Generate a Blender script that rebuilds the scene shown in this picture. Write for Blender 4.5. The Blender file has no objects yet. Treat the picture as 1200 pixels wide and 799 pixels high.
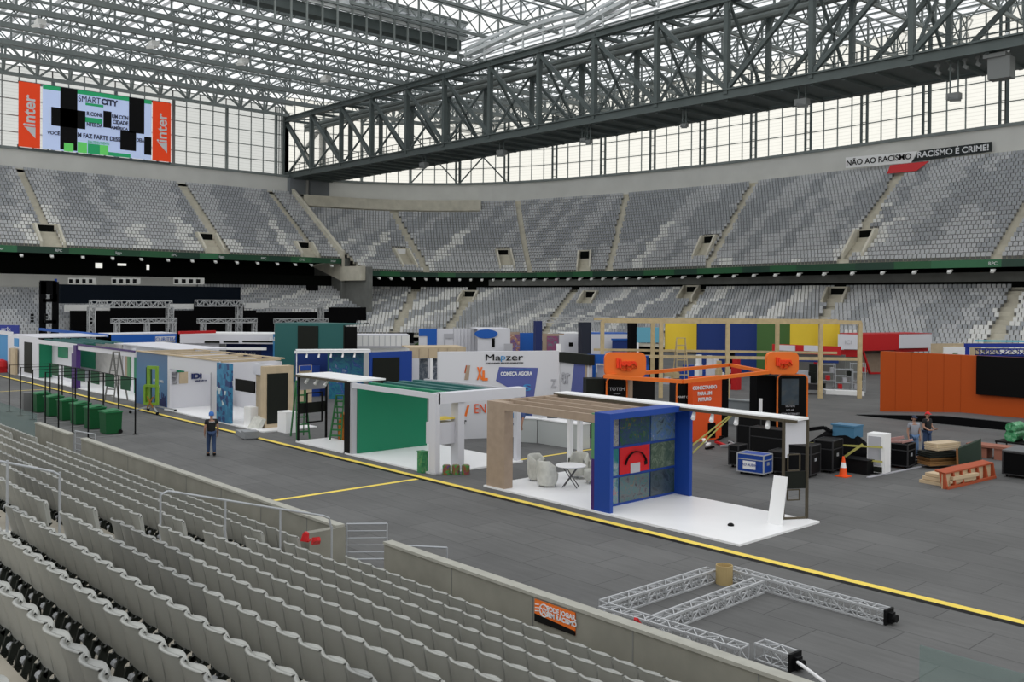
import bpy, math, random
from mathutils import Vector, Matrix
random.seed(7)
C = bpy.context.scene.collection
R = math.radians

# ---------------------------------------------------------------- camera
EYE = Vector((0, 0, 6.4))
FL, YAW, PITCH, ROLL, SH = 1106.0, R(47.82), R(.418), R(.442), -40.45
fw = Vector((-math.sin(YAW)*math.cos(PITCH), math.cos(YAW)*math.cos(PITCH), -math.sin(PITCH)))
rt = fw.cross(Vector((0, 0, 1))).normalized(); up = rt.cross(fw)
cr, sr = math.cos(ROLL), math.sin(ROLL)
RT = cr*rt + sr*up; UP = -sr*rt + cr*up
cam = bpy.data.cameras.new('camera'); camo = bpy.data.objects.new('camera', cam); C.objects.link(camo)
camo.matrix_world = Matrix(((RT.x, UP.x, -fw.x, 0), (RT.y, UP.y, -fw.y, 0), (RT.z, UP.z, -fw.z, 6.4), (0, 0, 0, 1)))
cam.sensor_width = 36; cam.lens = FL/1200*36; cam.shift_y = SH/1200; cam.clip_start = .1; cam.clip_end = 1000
bpy.context.scene.camera = camo

def ray(px, py): return RT*((px-600)/FL) - UP*((py-399.5-SH)/FL) + fw
def G(px, py, z=0.0):                      # survey: where a sight line meets the level z
    d = ray(px, py); return EYE + d*((z-6.4)/d.z)
def PX(px, py, X): d = ray(px, py); return EYE + d*(X/d.x)
def PY(px, py, Y): d = ray(px, py); return EYE + d*(Y/d.y)
def proj(p):
    v = Vector(p) - EYE; z = v.dot(fw)
    if z < .05: return (-9999, -9999, z)
    return (600+FL*v.dot(RT)/z, 399.5+SH-FL*v.dot(UP)/z, z)

# ---------------------------------------------------------------- materials
MATS = {}
def mat(name, col, rough=.6, metal=0.0, var=0.0, vscale=3.0, emit=None, bump=0.0, spec=.3):
    if name in MATS: return MATS[name]
    m = bpy.data.materials.new(name); m.use_nodes = True
    nt = m.node_tree; b = nt.nodes['Principled BSDF']
    b.inputs['Base Color'].default_value = (*col, 1); b.inputs['Roughness'].default_value = rough
    b.inputs['Metallic'].default_value = metal; b.inputs['Specular IOR Level'].default_value = spec
    tc = nt.nodes.new('ShaderNodeTexCoord')
    n = nt.nodes.new('ShaderNodeTexNoise'); n.inputs['Scale'].default_value = vscale; n.inputs['Detail'].default_value = 4
    nt.links.new(tc.outputs['Object'], n.inputs['Vector'])
    if var > 0:
        r = nt.nodes.new('ShaderNodeValToRGB')
        r.color_ramp.elements[0].position = .3; r.color_ramp.elements[1].position = .7
        r.color_ramp.elements[0].color = (*[c*(1-var) for c in col], 1); r.color_ramp.elements[1].color = (*[min(1, c*(1+var)) for c in col], 1)
        nt.links.new(n.outputs['Fac'], r.inputs['Fac']); nt.links.new(r.outputs['Color'], b.inputs['Base Color'])
    if bump > 0:
        bp = nt.nodes.new('ShaderNodeBump'); bp.inputs['Strength'].default_value = bump
        nt.links.new(n.outputs['Fac'], bp.inputs['Height']); nt.links.new(bp.outputs['Normal'], b.inputs['Normal'])
    if emit:
        b.inputs['Emission Color'].default_value = (*col, 1); b.inputs['Emission Strength'].default_value = emit
    MATS[name] = m; return m
def srgb(r, g, b):
    f = lambda c: ((c/255+.055)/1.055)**2.4 if c > 10 else c/255/12.92
    return (f(r), f(g), f(b))

concrete = mat('concrete', (.36, .35, .30), .85, var=.12, vscale=1.2)
concrete_dark = mat('concrete_dark', (.17, .175, .165), .85, var=.15, vscale=.6)
concrete_pale = mat('concrete_pale', (.63, .63, .60), .85, var=.05, vscale=.3)
beige = mat('concrete_beige', (.58, .55, .46), .85, var=.1, vscale=.8)
seat_lt = mat('seat_light', (.74, .74, .72), .45, var=.05, vscale=.7)
seat_md = mat('seat_grey', (.48, .49, .505), .45, var=.08, vscale=.7)
seat_dk = mat('seat_dark', (.34, .355, .375), .45, var=.08, vscale=.7)
seat_near = mat('seat_near', (.325, .33, .305), .38, var=.04, vscale=2, spec=.45)
bracket_m = mat('seat_bracket', (.018, .022, .018), .5)
hub_m = mat('seat_hub', (.35, .36, .37), .5)
steel = mat('painted_steel', (.085, .105, .104), .55, var=.1, vscale=.5)
steel_far = mat('hazed_steel', (.20, .225, .22), .6, var=.1, vscale=.5)  # paler than the girder steel: distance haze put into the colour
steel_pale = mat('pale_steel', (.72, .75, .76), .5, var=.06, vscale=.5)
alu = mat('aluminium', (.50, .51, .52), .42, metal=.35)
galv = mat('galvanised', (.40, .42, .44), .4, metal=.3)
black = mat('black_cloth', (.005, .005, .0055), .9, spec=.04)
blackp = mat('black_paint', (.007, .007, .0075), .5, spec=.1)
navycl = mat('dark_blue_cloth', (.006, .009, .014), .9, spec=.04)
dark_room = mat('dark_interior', (.007, .008, .007), .95, spec=.02)  # near-black: shade under the deck and in stair mouths put into the colour
white = mat('white_laminate', (.64, .64, .68), .5)
whitefl = mat('white_floor', (.86, .86, .86), .35, var=.02, vscale=1)
greyw = mat('grey_laminate', (.42, .42, .45), .5)
green = mat('green_laminate', (.008, .19, .095), .5)
green_pale = mat('pale_green_laminate', (.10, .25, .12), .5)
teal = mat('teal_panel', (.02, .11, .105), .5)
purple = mat('purple_laminate', (.055, .02, .14), .5)
blue = mat('blue_laminate', (.012, .055, .30), .45)
blue2 = mat('royal_blue_laminate', (.012, .10, .42), .5)
blue_lt = mat('sky_blue_laminate', (.05, .25, .52), .5)
navy = mat('navy_laminate', (.01, .02, .10), .5)
navyf = mat('navy_fabric', (.012, .035, .17), .7)
wood = mat('light_plywood', (.50, .40, .27), .6, var=.08, vscale=2)
wood2 = mat('taupe_wood', (.36, .275, .205), .6, var=.08, vscale=4)
timber = mat('raw_timber', (.50, .39, .22), .65, var=.12, vscale=3)
orange = mat('orange_paint', (.80, .17, .022), .5)
orange_dp = mat('deep_orange_panel', (.42, .062, .001), .55, var=.04, vscale=.3)
redor = mat('red_orange_panel', (.72, .085, .012), .5)
red = mat('red_paint', (.50, .012, .015), .5)
yellow = mat('yellow_fabric', (.78, .55, .04), .6, var=.05, vscale=.4)
greenf = mat('olive_green_fabric', (.06, .14, .035), .6)
binm = mat('green_plastic', (.006, .085, .025), .45)
lime = mat('lime_paint', (.20, .36, .04), .45)
screen = mat('dark_screen', (.004, .004, .004), .35, spec=.08)
screen2 = mat('grey_screen', (.016, .018, .015), .5, spec=.08)
skin = mat('skin', (.36, .20, .14), .6)
denim = mat('denim', (.03, .055, .12), .8)
greyshirt = mat('grey_shirt', (.28, .29, .33), .8)
blackshirt = mat('black_shirt', (.012, .012, .013), .8)
whitetxt = mat('white_lettering', (.75, .76, .78), .6)
glass_tint = None

# ---------------------------------------------------------------- mesh builder
class MB:
    def __init__(s): s.v = []; s.f = []; s.m = []; s.mi = 0
    def face(s, pts, mi=None):
        n = len(s.v); s.v += [tuple(p) for p in pts]; s.f.append(tuple(range(n, n+len(pts)))); s.m.append(s.mi if mi is None else mi)
    def box(s, x0, x1, y0, y1, z0, z1, mi=None, skip=()):
        n = len(s.v); s.v += [(x, y, z) for z in (z0, z1) for y in (y0, y1) for x in (x0, x1)]
        fs = {'b': (0, 2, 3, 1), 't': (4, 5, 7, 6), 'f': (0, 1, 5, 4), 'k': (2, 6, 7, 3), 'l': (0, 4, 6, 2), 'r': (1, 3, 7, 5)}
        for k, f in fs.items():
            if k in skip: continue
            s.f.append(tuple(n+i for i in f)); s.m.append(s.mi if mi is None else mi)
    def beam(s, p, q, w, h=None, mi=None, upv=(0, 0, 1)):
        p = Vector(p); q = Vector(q); h = h or w; d = (q-p)
        if d.length < 1e-6: return
        d.normalize(); u = Vector(upv)
        if abs(d.dot(u)) > .98: u = Vector((1, 0, 0))
        a = d.cross(u).normalized()*(w/2); b = a.cross(d).normalized()*(h/2)
        n = len(s.v)
        for o in (p, q): s.v += [tuple(o-a-b), tuple(o+a-b), tuple(o+a+b), tuple(o-a+b)]
        for f in ((0, 1, 5, 4), (1, 2, 6, 5), (2, 3, 7, 6), (3, 0, 4, 7), (3, 2, 1, 0), (4, 5, 6, 7)):
            s.f.append(tuple(n+i for i in f)); s.m.append(s.mi if mi is None else mi)
    def tube(s, p, q, r, n=8, r2=None, mi=None):
        p = Vector(p); q = Vector(q); r2 = r if r2 is None else r2; d = (q-p).normalized()
        u = Vector((0, 0, 1)) if abs(d.z) < .9 else Vector((1, 0, 0))
        a = d.cross(u).normalized(); b = a.cross(d).normalized(); k = len(s.v)
        for o, rr in ((p, r), (q, r2)):
            for i in range(n):
                t = 2*math.pi*i/n; s.v.append(tuple(o+a*math.cos(t)*rr+b*math.sin(t)*rr))
        mm = s.mi if mi is None else mi
        for i in range(n): s.f.append((k+i, k+(i+1) % n, k+n+(i+1) % n, k+n+i)); s.m.append(mm)
        s.f.append(tuple(k+n-1-i for i in range(n))); s.m.append(mm); s.f.append(tuple(k+n+i for i in range(n))); s.m.append(mm)
    def lathe(s, cx, cy, prof, n=16, mi=None):
        k = len(s.v); mm = s.mi if mi is None else mi
        for r_, z in prof:
            for i in range(n): t = 2*math.pi*i/n; s.v.append((cx+r_*math.cos(t), cy+r_*math.sin(t), z))
        for j in range(len(prof)-1):
            for i in range(n): s.f.append((k+j*n+i, k+j*n+(i+1) % n, k+(j+1)*n+(i+1) % n, k+(j+1)*n+i)); s.m.append(mm)
        s.f.append(tuple(k+n-1-i for i in range(n))); s.m.append(mm)
        s.f.append(tuple(k+(len(prof)-1)*n+i for i in range(n))); s.m.append(mm)
    def prism(s, pts, off, mi=None):       # planar outline extruded by a vector
        k = len(s.v); n = len(pts); off = Vector(off); mm = s.mi if mi is None else mi
        s.v += [tuple(p) for p in pts]; s.v += [tuple(Vector(p)+off) for p in pts]
        s.f.append(tuple(range(k+n-1, k-1, -1))); s.m.append(mm); s.f.append(tuple(range(k+n, k+2*n))); s.m.append(mm)
        for i in range(n): s.f.append((k+i, k+(i+1) % n, k+n+(i+1) % n, k+n+i)); s.m.append(mm)
    def grid(s, rows, mi=None, close=False):
        k = len(s.v); n = len(rows[0]); mm = s.mi if mi is None else mi
        for r_ in rows: s.v += [tuple(p) for p in r_]
        for j in range(len(rows)-1):
            for i in range(n-1): s.f.append((k+j*n+i, k+j*n+i+1, k+(j+1)*n+i+1, k+(j+1)*n+i)); s.m.append(mm)
    def build(s, name, mats, parent=None, smooth=False, origin=None):
        me = bpy.data.meshes.new(name)
        if not isinstance(mats, (list, tuple)): mats = [mats]
        o = bpy.data.objects.new(name, me)
        v = s.v
        if parent is not None and parent.get('_at') is not None:
            ox, oy, oz = parent['_at']; v = [(a-ox, b-oy, c-oz) for a, b, c in v]
        elif origin is not None:
            ox, oy, oz = origin; v = [(a-ox, b-oy, c-oz) for a, b, c in v]; o.location = origin
        me.from_pydata(v, [], s.f)
        for m_ in mats: me.materials.append(m_)
        if len(mats) > 1: me.polygons.foreach_set('material_index', s.m)
        if smooth: me.polygons.foreach_set('use_smooth', [True]*len(s.f))
        me.update(); C.objects.link(o)
        if parent is not None:
            o.parent = parent
            if parent.get('_at') is not None: o['_at'] = tuple(parent['_at'])
        return o

def tag(o, label=None, cat=None, group=None, kind=None):
    if label: o['label'] = label
    if cat: o['category'] = cat
    if group: o['group'] = group
    if kind: o['kind'] = kind
    return o
def part_of(t, name): return next((c for c in t.children if c.name.split('.')[0] == name), t)
ALL_EMPTIES = []
def thing(name, label, cat, at=(0, 0, 0), group=None):
    """an Empty at the thing's base; its parts are then given in world coordinates"""
    o = bpy.data.objects.new(name, None); C.objects.link(o); o.location = at; o.empty_display_size = .2
    o['_at'] = tuple(float(c) for c in at); tag(o, label, cat, group); ALL_EMPTIES.append(o)
    return o
def local_thing(name, label, cat, at=(0, 0, 0), rz=0.0, group=None):
    """the same with parts given in its own coordinates"""
    o = bpy.data.objects.new(name, None); C.objects.link(o); o.location = at; o.rotation_euler = (0, 0, rz)
    tag(o, label, cat, group); return o
def struct(mb, name, mats, label=None, parent=None, **k):
    o = mb.build(name, mats, parent, **k)
    if parent is None: o['kind'] = 'structure'
    if label: o['label'] = label
    return o
def copy_tree(o, parent=None):
    c = o.copy(); C.objects.link(c); c.parent = parent
    for ch in list(o.children): copy_tree(ch, c)
    return c
def text(body, parent, m, size, origin, ux, uz, name='lettering', ext=.004, sx=1.0, align='CENTER', bold=0.0, fit=None):
    """lettering lying in the plane of ux (reading direction) and uz (up), centred on origin (parent coordinates are world minus _at)"""
    cu = bpy.data.curves.new(name, 'FONT'); cu.body = body; cu.size = size; cu.align_x = align; cu.align_y = 'CENTER'; cu.extrude = ext; cu.offset = bold
    o = bpy.data.objects.new(name, cu); cu.materials.append(m); C.objects.link(o); bpy.context.view_layer.update()
    ux = Vector(ux).normalized(); uz = Vector(uz).normalized(); n = ux.cross(uz)
    og = Vector(origin)
    if parent is not None:
        if parent.get('_at') is not None: og = og - Vector(parent['_at'])
    dg = bpy.context.evaluated_depsgraph_get(); me = bpy.data.meshes.new_from_object(o.evaluated_get(dg))
    bpy.data.objects.remove(o); bpy.data.curves.remove(cu)
    if fit:
        xs = [v.co.x for v in me.vertices]; zs = [v.co.y for v in me.vertices]; w_ = max(xs)-min(xs); h_ = max(zs)-min(zs); cx = (max(xs)+min(xs))/2; cy = (max(zs)+min(zs))/2
        for v in me.vertices: v.co.x = (v.co.x-cx)*fit[0]/w_; v.co.y = (v.co.y-cy)*fit[1]/h_
    o = bpy.data.objects.new(name, me); C.objects.link(o)
    if parent is not None: o.parent = parent
    o.matrix_local = Matrix(((ux.x*sx, uz.x, n.x, og.x), (ux.y*sx, uz.y, n.y, og.y), (ux.z*sx, uz.z, n.z, og.z), (0, 0, 0, 1)))
    return o

# ---------------------------------------------------------------- the sheds' light: overcast sky
w = bpy.data.worlds.new('sky'); bpy.context.scene.world = w; w.use_nodes = True
wn = w.node_tree; bg = wn.nodes['Background']
tcw = wn.nodes.new('ShaderNodeTexCoord'); sep = wn.nodes.new('ShaderNodeSeparateXYZ'); rp = wn.nodes.new('ShaderNodeValToRGB')
wn.links.new(tcw.outputs['Generated'], sep.inputs[0]); wn.links.new(sep.outputs['Z'], rp.inputs['Fac'])
rp.color_ramp.elements[0].position = 0.0; rp.color_ramp.elements[0].color = (.80, .80, .77, 1)
rp.color_ramp.elements[1].position = .8; rp.color_ramp.elements[1].color = (.95, .97, 1.0, 1)
wn.links.new(rp.outputs['Color'], bg.inputs['Color']); bg.inputs['Strength'].default_value = 1.3
sc = bpy.context.scene
sc.view_settings.view_transform = 'Standard'; sc.view_settings.look = 'None'; sc.view_settings.exposure = 0.0
sc.view_settings.gamma = 1; sc.view_settings.use_curve_mapping = False
sc.cycles.max_bounces = 5; sc.cycles.diffuse_bounces = 3; sc.cycles.glossy_bounces = 2; sc.cycles.transmission_bounces = 3
sc.cycles.transparent_max_bounces = 10; sc.cycles.use_denoising = True; sc.cycles.caustics_reflective = False; sc.cycles.caustics_refractive = False

def sheet_mat(name, tint, bars=None, axis='X', period=1.2, duty=.3, mix=.5, barcol=.35):
    """translucent cladding: lets the overcast sky through, with ribs across it"""
    m = bpy.data.materials.new(name); m.use_nodes = True; nt = m.node_tree; nt.nodes.clear()
    out = nt.nodes.new('ShaderNodeOutputMaterial'); tr = nt.nodes.new('ShaderNodeBsdfTransparent'); tl = nt.nodes.new('ShaderNodeBsdfTranslucent')
    tr.inputs[0].default_value = (*tint, 1); tl.inputs[0].default_value = (*tint, 1)
    mx = nt.nodes.new('ShaderNodeMixShader'); mx.inputs[0].default_value = mix
    nt.links.new(tr.outputs[0], mx.inputs[1]); nt.links.new(tl.outputs[0], mx.inputs[2])
    tc = nt.nodes.new('ShaderNodeTexCoord'); sp = nt.nodes.new('ShaderNodeSeparateXYZ'); nt.links.new(tc.outputs['Object'], sp.inputs[0])
    mu = nt.nodes.new('ShaderNodeMath'); mu.operation = 'MULTIPLY'; mu.inputs[1].default_value = 1/period; nt.links.new(sp.outputs[axis], mu.inputs[0])
    fr = nt.nodes.new('ShaderNodeMath'); fr.operation = 'FRACT'; nt.links.new(mu.outputs[0], fr.inputs[0])
    lt = nt.nodes.new('ShaderNodeMath'); lt.operation = 'LESS_THAN'; lt.inputs[1].default_value = duty; nt.links.new(fr.outputs[0], lt.inputs[0])
    t2 = nt.nodes.new('ShaderNodeBsdfTransparent'); t2.inputs[0].default_value = (*[c*barcol for c in tint], 1); l2 = nt.nodes.new('ShaderNodeBsdfTranslucent'); l2.inputs[0].default_value = (*[c*barcol for c in tint], 1)
    df = nt.nodes.new('ShaderNodeMixShader'); df.inputs[0].default_value = mix; nt.links.new(t2.outputs[0], df.inputs[1]); nt.links.new(l2.outputs[0], df.inputs[2])
    m2 = nt.nodes.new('ShaderNodeMixShader'); nt.links.new(lt.outputs[0], m2.inputs[0]); nt.links.new(mx.outputs[0], m2.inputs[1]); nt.links.new(df.outputs[0], m2.inputs[2])
    nt.links.new(m2.outputs[0], out.inputs[0]); return m
roof_sheet = sheet_mat('roof_sheet', (.93, .95, .97), axis='Y', period=2.1, duty=.3, mix=.4, barcol=.35)
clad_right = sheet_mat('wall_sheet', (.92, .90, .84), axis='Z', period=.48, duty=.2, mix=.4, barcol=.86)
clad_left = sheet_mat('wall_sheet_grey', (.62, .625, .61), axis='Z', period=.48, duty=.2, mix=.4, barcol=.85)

# ---------------------------------------------------------------- floor
def floor_mat():
    m = bpy.data.materials.new('floor_tiles'); m.use_nodes = True; nt = m.node_tree; b = nt.nodes['Principled BSDF']
    tc = nt.nodes.new('ShaderNodeTexCoord')
    br = nt.nodes.new('ShaderNodeTexBrick'); br.inputs['Scale'].default_value = 1; br.inputs['Brick Width'].default_value = 2.4; br.inputs['Row Height'].default_value = 1.2
    br.inputs['Mortar Size'].default_value = .012; br.inputs['Color1'].default_value = (.100, .100, .098, 1); br.inputs['Color2'].default_value = (.119, .119, .116, 1); br.inputs['Mortar'].default_value = (.058, .058, .058, 1)
    br.inputs['Bias'].default_value = -.1; br.offset = .5
    nt.links.new(tc.outputs['Object'], br.inputs['Vector'])
    n1 = nt.nodes.new('ShaderNodeTexNoise'); n1.inputs['Scale'].default_value = .35; n1.inputs['Detail'].default_value = 5
    mp = nt.nodes.new('ShaderNodeMapping'); mp.inputs['Scale'].default_value = (.5, 5, 1); nt.links.new(tc.outputs['Object'], mp.inputs[0])
    n2 = nt.nodes.new('ShaderNodeTexNoise'); n2.inputs['Scale'].default_value = 1.3; n2.inputs['Detail'].default_value = 6; n2.inputs['Roughness'].default_value = .7
    nt.links.new(tc.outputs['Object'], n1.inputs['Vector']); nt.links.new(mp.outputs[0], n2.inputs['Vector'])
    def mixmul(a, fac, lo, hi):
        mr = nt.nodes.new('ShaderNodeMapRange'); mr.inputs['From Min'].default_value = .3; mr.inputs['From Max'].default_value = .7; mr.inputs['To Min'].default_value = lo; mr.inputs['To Max'].default_value = hi
        nt.links.new(fac, mr.inputs['Value'])
        mx = nt.nodes.new('ShaderNodeVectorMath'); mx.operation = 'SCALE'; nt.links.new(a, mx.inputs[0]); nt.links.new(mr.outputs[0], mx.inputs['Scale']); return mx.outputs[0]
    c = mixmul(br.outputs['Color'], n1.outputs['Fac'], .88, 1.12); c = mixmul(c, n2.outputs['Fac'], .9, 1.14)
    nt.links.new(c, b.inputs['Base Color']); b.inputs['Roughness'].default_value = .72; b.inputs['Specular IOR Level'].default_value = .25
    return m
mb = MB(); mb.face([(-160, 11.5, 0), (30, 11.5, 0), (30, 130, 0), (-160, 130, 0)])
struct(mb, 'floor', floor_mat(), 'dark grey event flooring tiles covering the pitch')
yl = mat('yellow_line', (.82, .62, .10), .6, var=.05, vscale=1.5)
def stripe(x0, x1, y0, y1, z=.004, m=yl, name='trim_1', label=None):
    b = MB(); b.box(x0, x1, y0, y1, 0.001, z); struct(b, name, m, label)
stripe(-140, 15, 20.22, 20.46, .006, name='trim_1', label='long yellow floor strip along the booths')
stripe(-140, 15, 20.02, 20.22, .004, blackp, 'trim_2', 'dark edging beside the long yellow strip')
stripe(-27.15, -26.95, 12.2, 20.05, name='trim_3', label='yellow cross strip reaching the long yellow strip')
stripe(-27.75, -27.6, 25.4, 30.5, name='trim_4', label='yellow cross strip behind the booths')
stripe(-69.5, -69.35, 12.2, 20.05, name='trim_5', label='yellow cross strip far to the left')
# ---------------------------------------------------------------- stands
def smooth_poly(pts, n=6):
    """Catmull-Rom through the surveyed points"""
    P = [Vector(p) for p in pts]; out = []
    for i in range(len(P)-1):
        a = P[max(0, i-1)]; b = P[i]; c = P[i+1]; d = P[min(len(P)-1, i+2)]
        for k in range(n):
            t = k/n; out.append(.5*((2*b)+(c-a)*t+(2*a-5*b+4*c-d)*t*t+(3*b-a-3*c+d)*t**3))
    out.append(P[-1]); return out
class Tier:
    def __init__(s, F, B, z0, z1, n, sm=6):
        s.F = smooth_poly([(*p, 0) for p in F], sm); s.B = smooth_poly([(*p, 0) for p in B], sm); s.z0 = z0; s.z1 = z1; s.n = n; s.N = len(s.F)
    def at(s, u, t):                        # u along (index), t depth 0..1
        i = min(int(u), s.N-2); k = u-i
        f = s.F[i].lerp(s.F[i+1], k); b = s.B[i].lerp(s.B[i+1], k); p = f.lerp(b, t); p = p.copy(); p.z = s.z0+(s.z1-s.z0)*t; return p
    def pick(s, px, py):
        best = None
        for a in range((s.N-1)*4):
            for t in range(0, 21):
                q = proj(s.at(a/4, t/20)); e = (q[0]-px)**2+(q[1]-py)**2
                if best is None or e < best[0]: best = (e, a/4, t/20)
        return best[1], best[2]
    def shell(s, name, m, label):
        b = MB(); n = s.n
        for i in range(n):
            z = s.z0+(s.z1-s.z0)*i/n; z2 = s.z0+(s.z1-s.z0)*(i+1)/n
            r0 = []; r1 = []; r2 = []
            for k in range(s.N):
                p = s.F[k].lerp(s.B[k], i/n); q = s.F[k].lerp(s.B[k], (i+1)/n)
                r0.append((p.x, p.y, z)); r1.append((q.x, q.y, z)); r2.append((q.x, q.y, z2))
            b.grid([r0, r1, r2])
        f = [(p.x, p.y, s.z0) for p in s.F]; f2 = [(p.x, p.y, s.z0-.35) for p in s.F]
        k = [(p.x, p.y, s.z1-.1) for p in s.B]; k0 = [(p.x, p.y, s.z0-.35+(s.z1-s.z0)*.35) for p in s.B]
        b.grid([f, f2, [tuple(a) for a in k0], k])
        return struct(b, name, m, label)

up_right = Tier([(25, 101.5), (-10, 101.5), (-36, 101.5), (-52, 102), (-66.6, 104), (-80, 106.6), (-92, 108.4), (-102, 108.7), (-112, 108.2), (-120, 106), (-126.3, 101), (-129, 93), (-128.3, 83.8)],
                [(25, 120.2), (-10, 120.2), (-36, 120.2), (-53, 120.8), (-69, 122), (-84, 123), (-98, 122.3), (-111, 120.6), (-124, 117.8), (-134.5, 113), (-142.5, 106), (-148.5, 96.5), (-151.5, 84.4)], 10.9, 24.35, 25, 4)
up_left = Tier([(-134, 8), (-134, 30), (-134, 60), (-134, 83.2)], [(-151, 8), (-151, 30), (-151, 60), (-151, 83.2)], 12.9, 25.0, 22, 4)
low_right = Tier([(25, 92), (-10, 92), (-50, 92), (-80, 93.5), (-100, 93), (-113, 88), (-121, 80), (-125, 70), (-126, 60)],
                 [(25, 106), (-10, 106), (-54, 107), (-86, 110), (-110, 109.5), (-126, 104), (-135.5, 93), (-140.5, 78), (-141, 62)], .9, 8.1, 17, 4)
low_left = Tier([(-126, 5), (-126, 25), (-126, 59.9)], [(-141, 5), (-141, 25), (-141, 61.9)], .9, 7.2, 17, 4)
up_right.shell('upper_stand_wall', beige, 'stepped concrete upper tier curving along the far side')
up_left.shell('upper_stand_wall', beige, 'stepped concrete upper tier behind the far end')
low_right.shell('lower_stand_wall', beige, 'stepped concrete lower tier on the far side')
low_left.shell('lower_stand_wall', beige, 'stepped concrete lower tier at the far end')

# aisles and vomitories, surveyed on the tiers
def aisle_at(tier, pts): return [tier.pick(*p) for p in pts]
A_UR = [aisle_at(up_right, [p])[0] for p in ((1035, 240), (868, 248), (728, 258), (610, 258), (468, 262), (1190, 262))]
A_UL = [aisle_at(up_left, [p])[0] for p in ((35, 230), (226, 245), (340, 255))]
A_LR = [aisle_at(low_right, [p])[0] for p in ((535, 375), (655, 370), (800, 370), (975, 375), (1185, 385), (470, 372))]
A_LL = [aisle_at(low_left, [p])[0] for p in ((160, 365),)]
V_UR = [up_right.pick(*p) for p in ((1008, 283), (828, 290), (683, 303), (592, 300), (473, 300))]
V_UL = [up_left.pick(*p) for p in ((49, 275), (242, 285), (358, 290))]
V_LR = [low_right.pick(*p) for p in ((548, 348), (690, 348), (808, 346), (985, 350))]

def seat_pattern(arc, row, seed, nrows):
    sk = {2: .10, 3: -.10, 4: .14, 5: -.12}[seed]
    a = arc + row*sk + .6*math.sin(row*1.3+seed)
    k = math.floor(a/1.9 + .9*math.sin(a*.13+seed)); rnd = random.Random(k*7919+seed*31)
    v = rnd.random(); lo = rnd.random()*.5; hi = lo+.25+rnd.random()*.6; top = row/nrows
    if v < .34 and top < rnd.random()*.55: return 0
    if v < .22 and seed in (4, 5): return 0
    if lo < top < hi: return 2 if v > .42 else 1
    return 1 if (v < .7 or top < .3) else 2
FAR = MB()
def far_seats(tier, aisles, voms, seed, zshift=0.0, skip_rows=(), gap=.62):
    n = tier.n
    for i in range(n):
        t = (i+.5)/n; z = tier.z0+(tier.z1-tier.z0)*i/n
        pts = [tier.F[k].lerp(tier.B[k], t) for k in range(tier.N)]
        arc = 0.0; nxt = .25
        ap = [tier.at(u, t) for u, tt in aisles]
        vp = [(tier.at(u, t), tt) for u, tt in voms]
        for k in range(tier.N-1):
            a, b = pts[k], pts[k+1]; L = (b-a).length; d = (b-a)/L
            inw = (tier.F[k]-tier.B[k]); inw.z = 0; inw.normalize()
            while nxt <= arc+L:
                p = a+d*(nxt-arc); nxt += .52
                if (i, k) in skip_rows: continue
                bad = False
                for q in ap:
                    if (p.x-q.x)**2+(p.y-q.y)**2 < gap*gap: bad = True
                for q, tt in vp:
                    if (tt-.13) < t < (tt+.1) and (p.x-q.x)**2+(p.y-q.y)**2 < 1.9: bad = True
                if bad: continue
                q = proj((p.x, p.y, z+.5))
                if not (-220 < q[0] < 1500 and -20 < q[1] < 470 and q[2] > 5): continue
                mi = seat_pattern(nxt, i, seed, n)
                s_ = d*.21; o = inw*.06
                n0 = len(FAR.v); zt = z+.80; zb = z+.36
                c1 = p - s_; c2 = p + s_
                for c in (c1, c2):
                    FAR.v += [(c.x-o.x*1.6, c.y-o.y*1.6, zt), (c.x+o.x, c.y+o.y, zt-.03), (c.x+o.x*2.4, c.y+o.y*2.4, zb), (c.x-o.x, c.y-o.y, zb-.05)]
                b1 = c1+o*2.0; b2 = c2+o*2.0; k0 = len(FAR.v); FAR.v += [(b1.x, b1.y, zb), (b2.x, b2.y, zb), (b2.x, b2.y, z+.05), (b1.x, b1.y, z+.05)]; FAR.f.append((k0, k0+1, k0+2, k0+3)); FAR.m.append(7)  # dark quad below each seat: brackets and shade between rows in one colour
                for f in ((0, 1, 5, 4), (1, 2, 6, 5), (2, 3, 7, 6), (0, 3, 2, 1), (4, 5, 6, 7), (0, 4, 7, 3)):
                    FAR.f.append(tuple(n0+j for j in f)); FAR.m.append(mi)
            arc += L
nk = up_right.N-1
beige_rows = {(i, k) for i in range(21, 25) for k in range(nk-12, nk)}
far_seats(up_right, A_UR, V_UR, 2, skip_rows=beige_rows)
far_seats(up_left, A_UL, V_UL, 3)
far_seats(low_right, A_LR, V_LR, 4, gap=.75)
far_seats(low_left, A_LL, [], 5)

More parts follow.
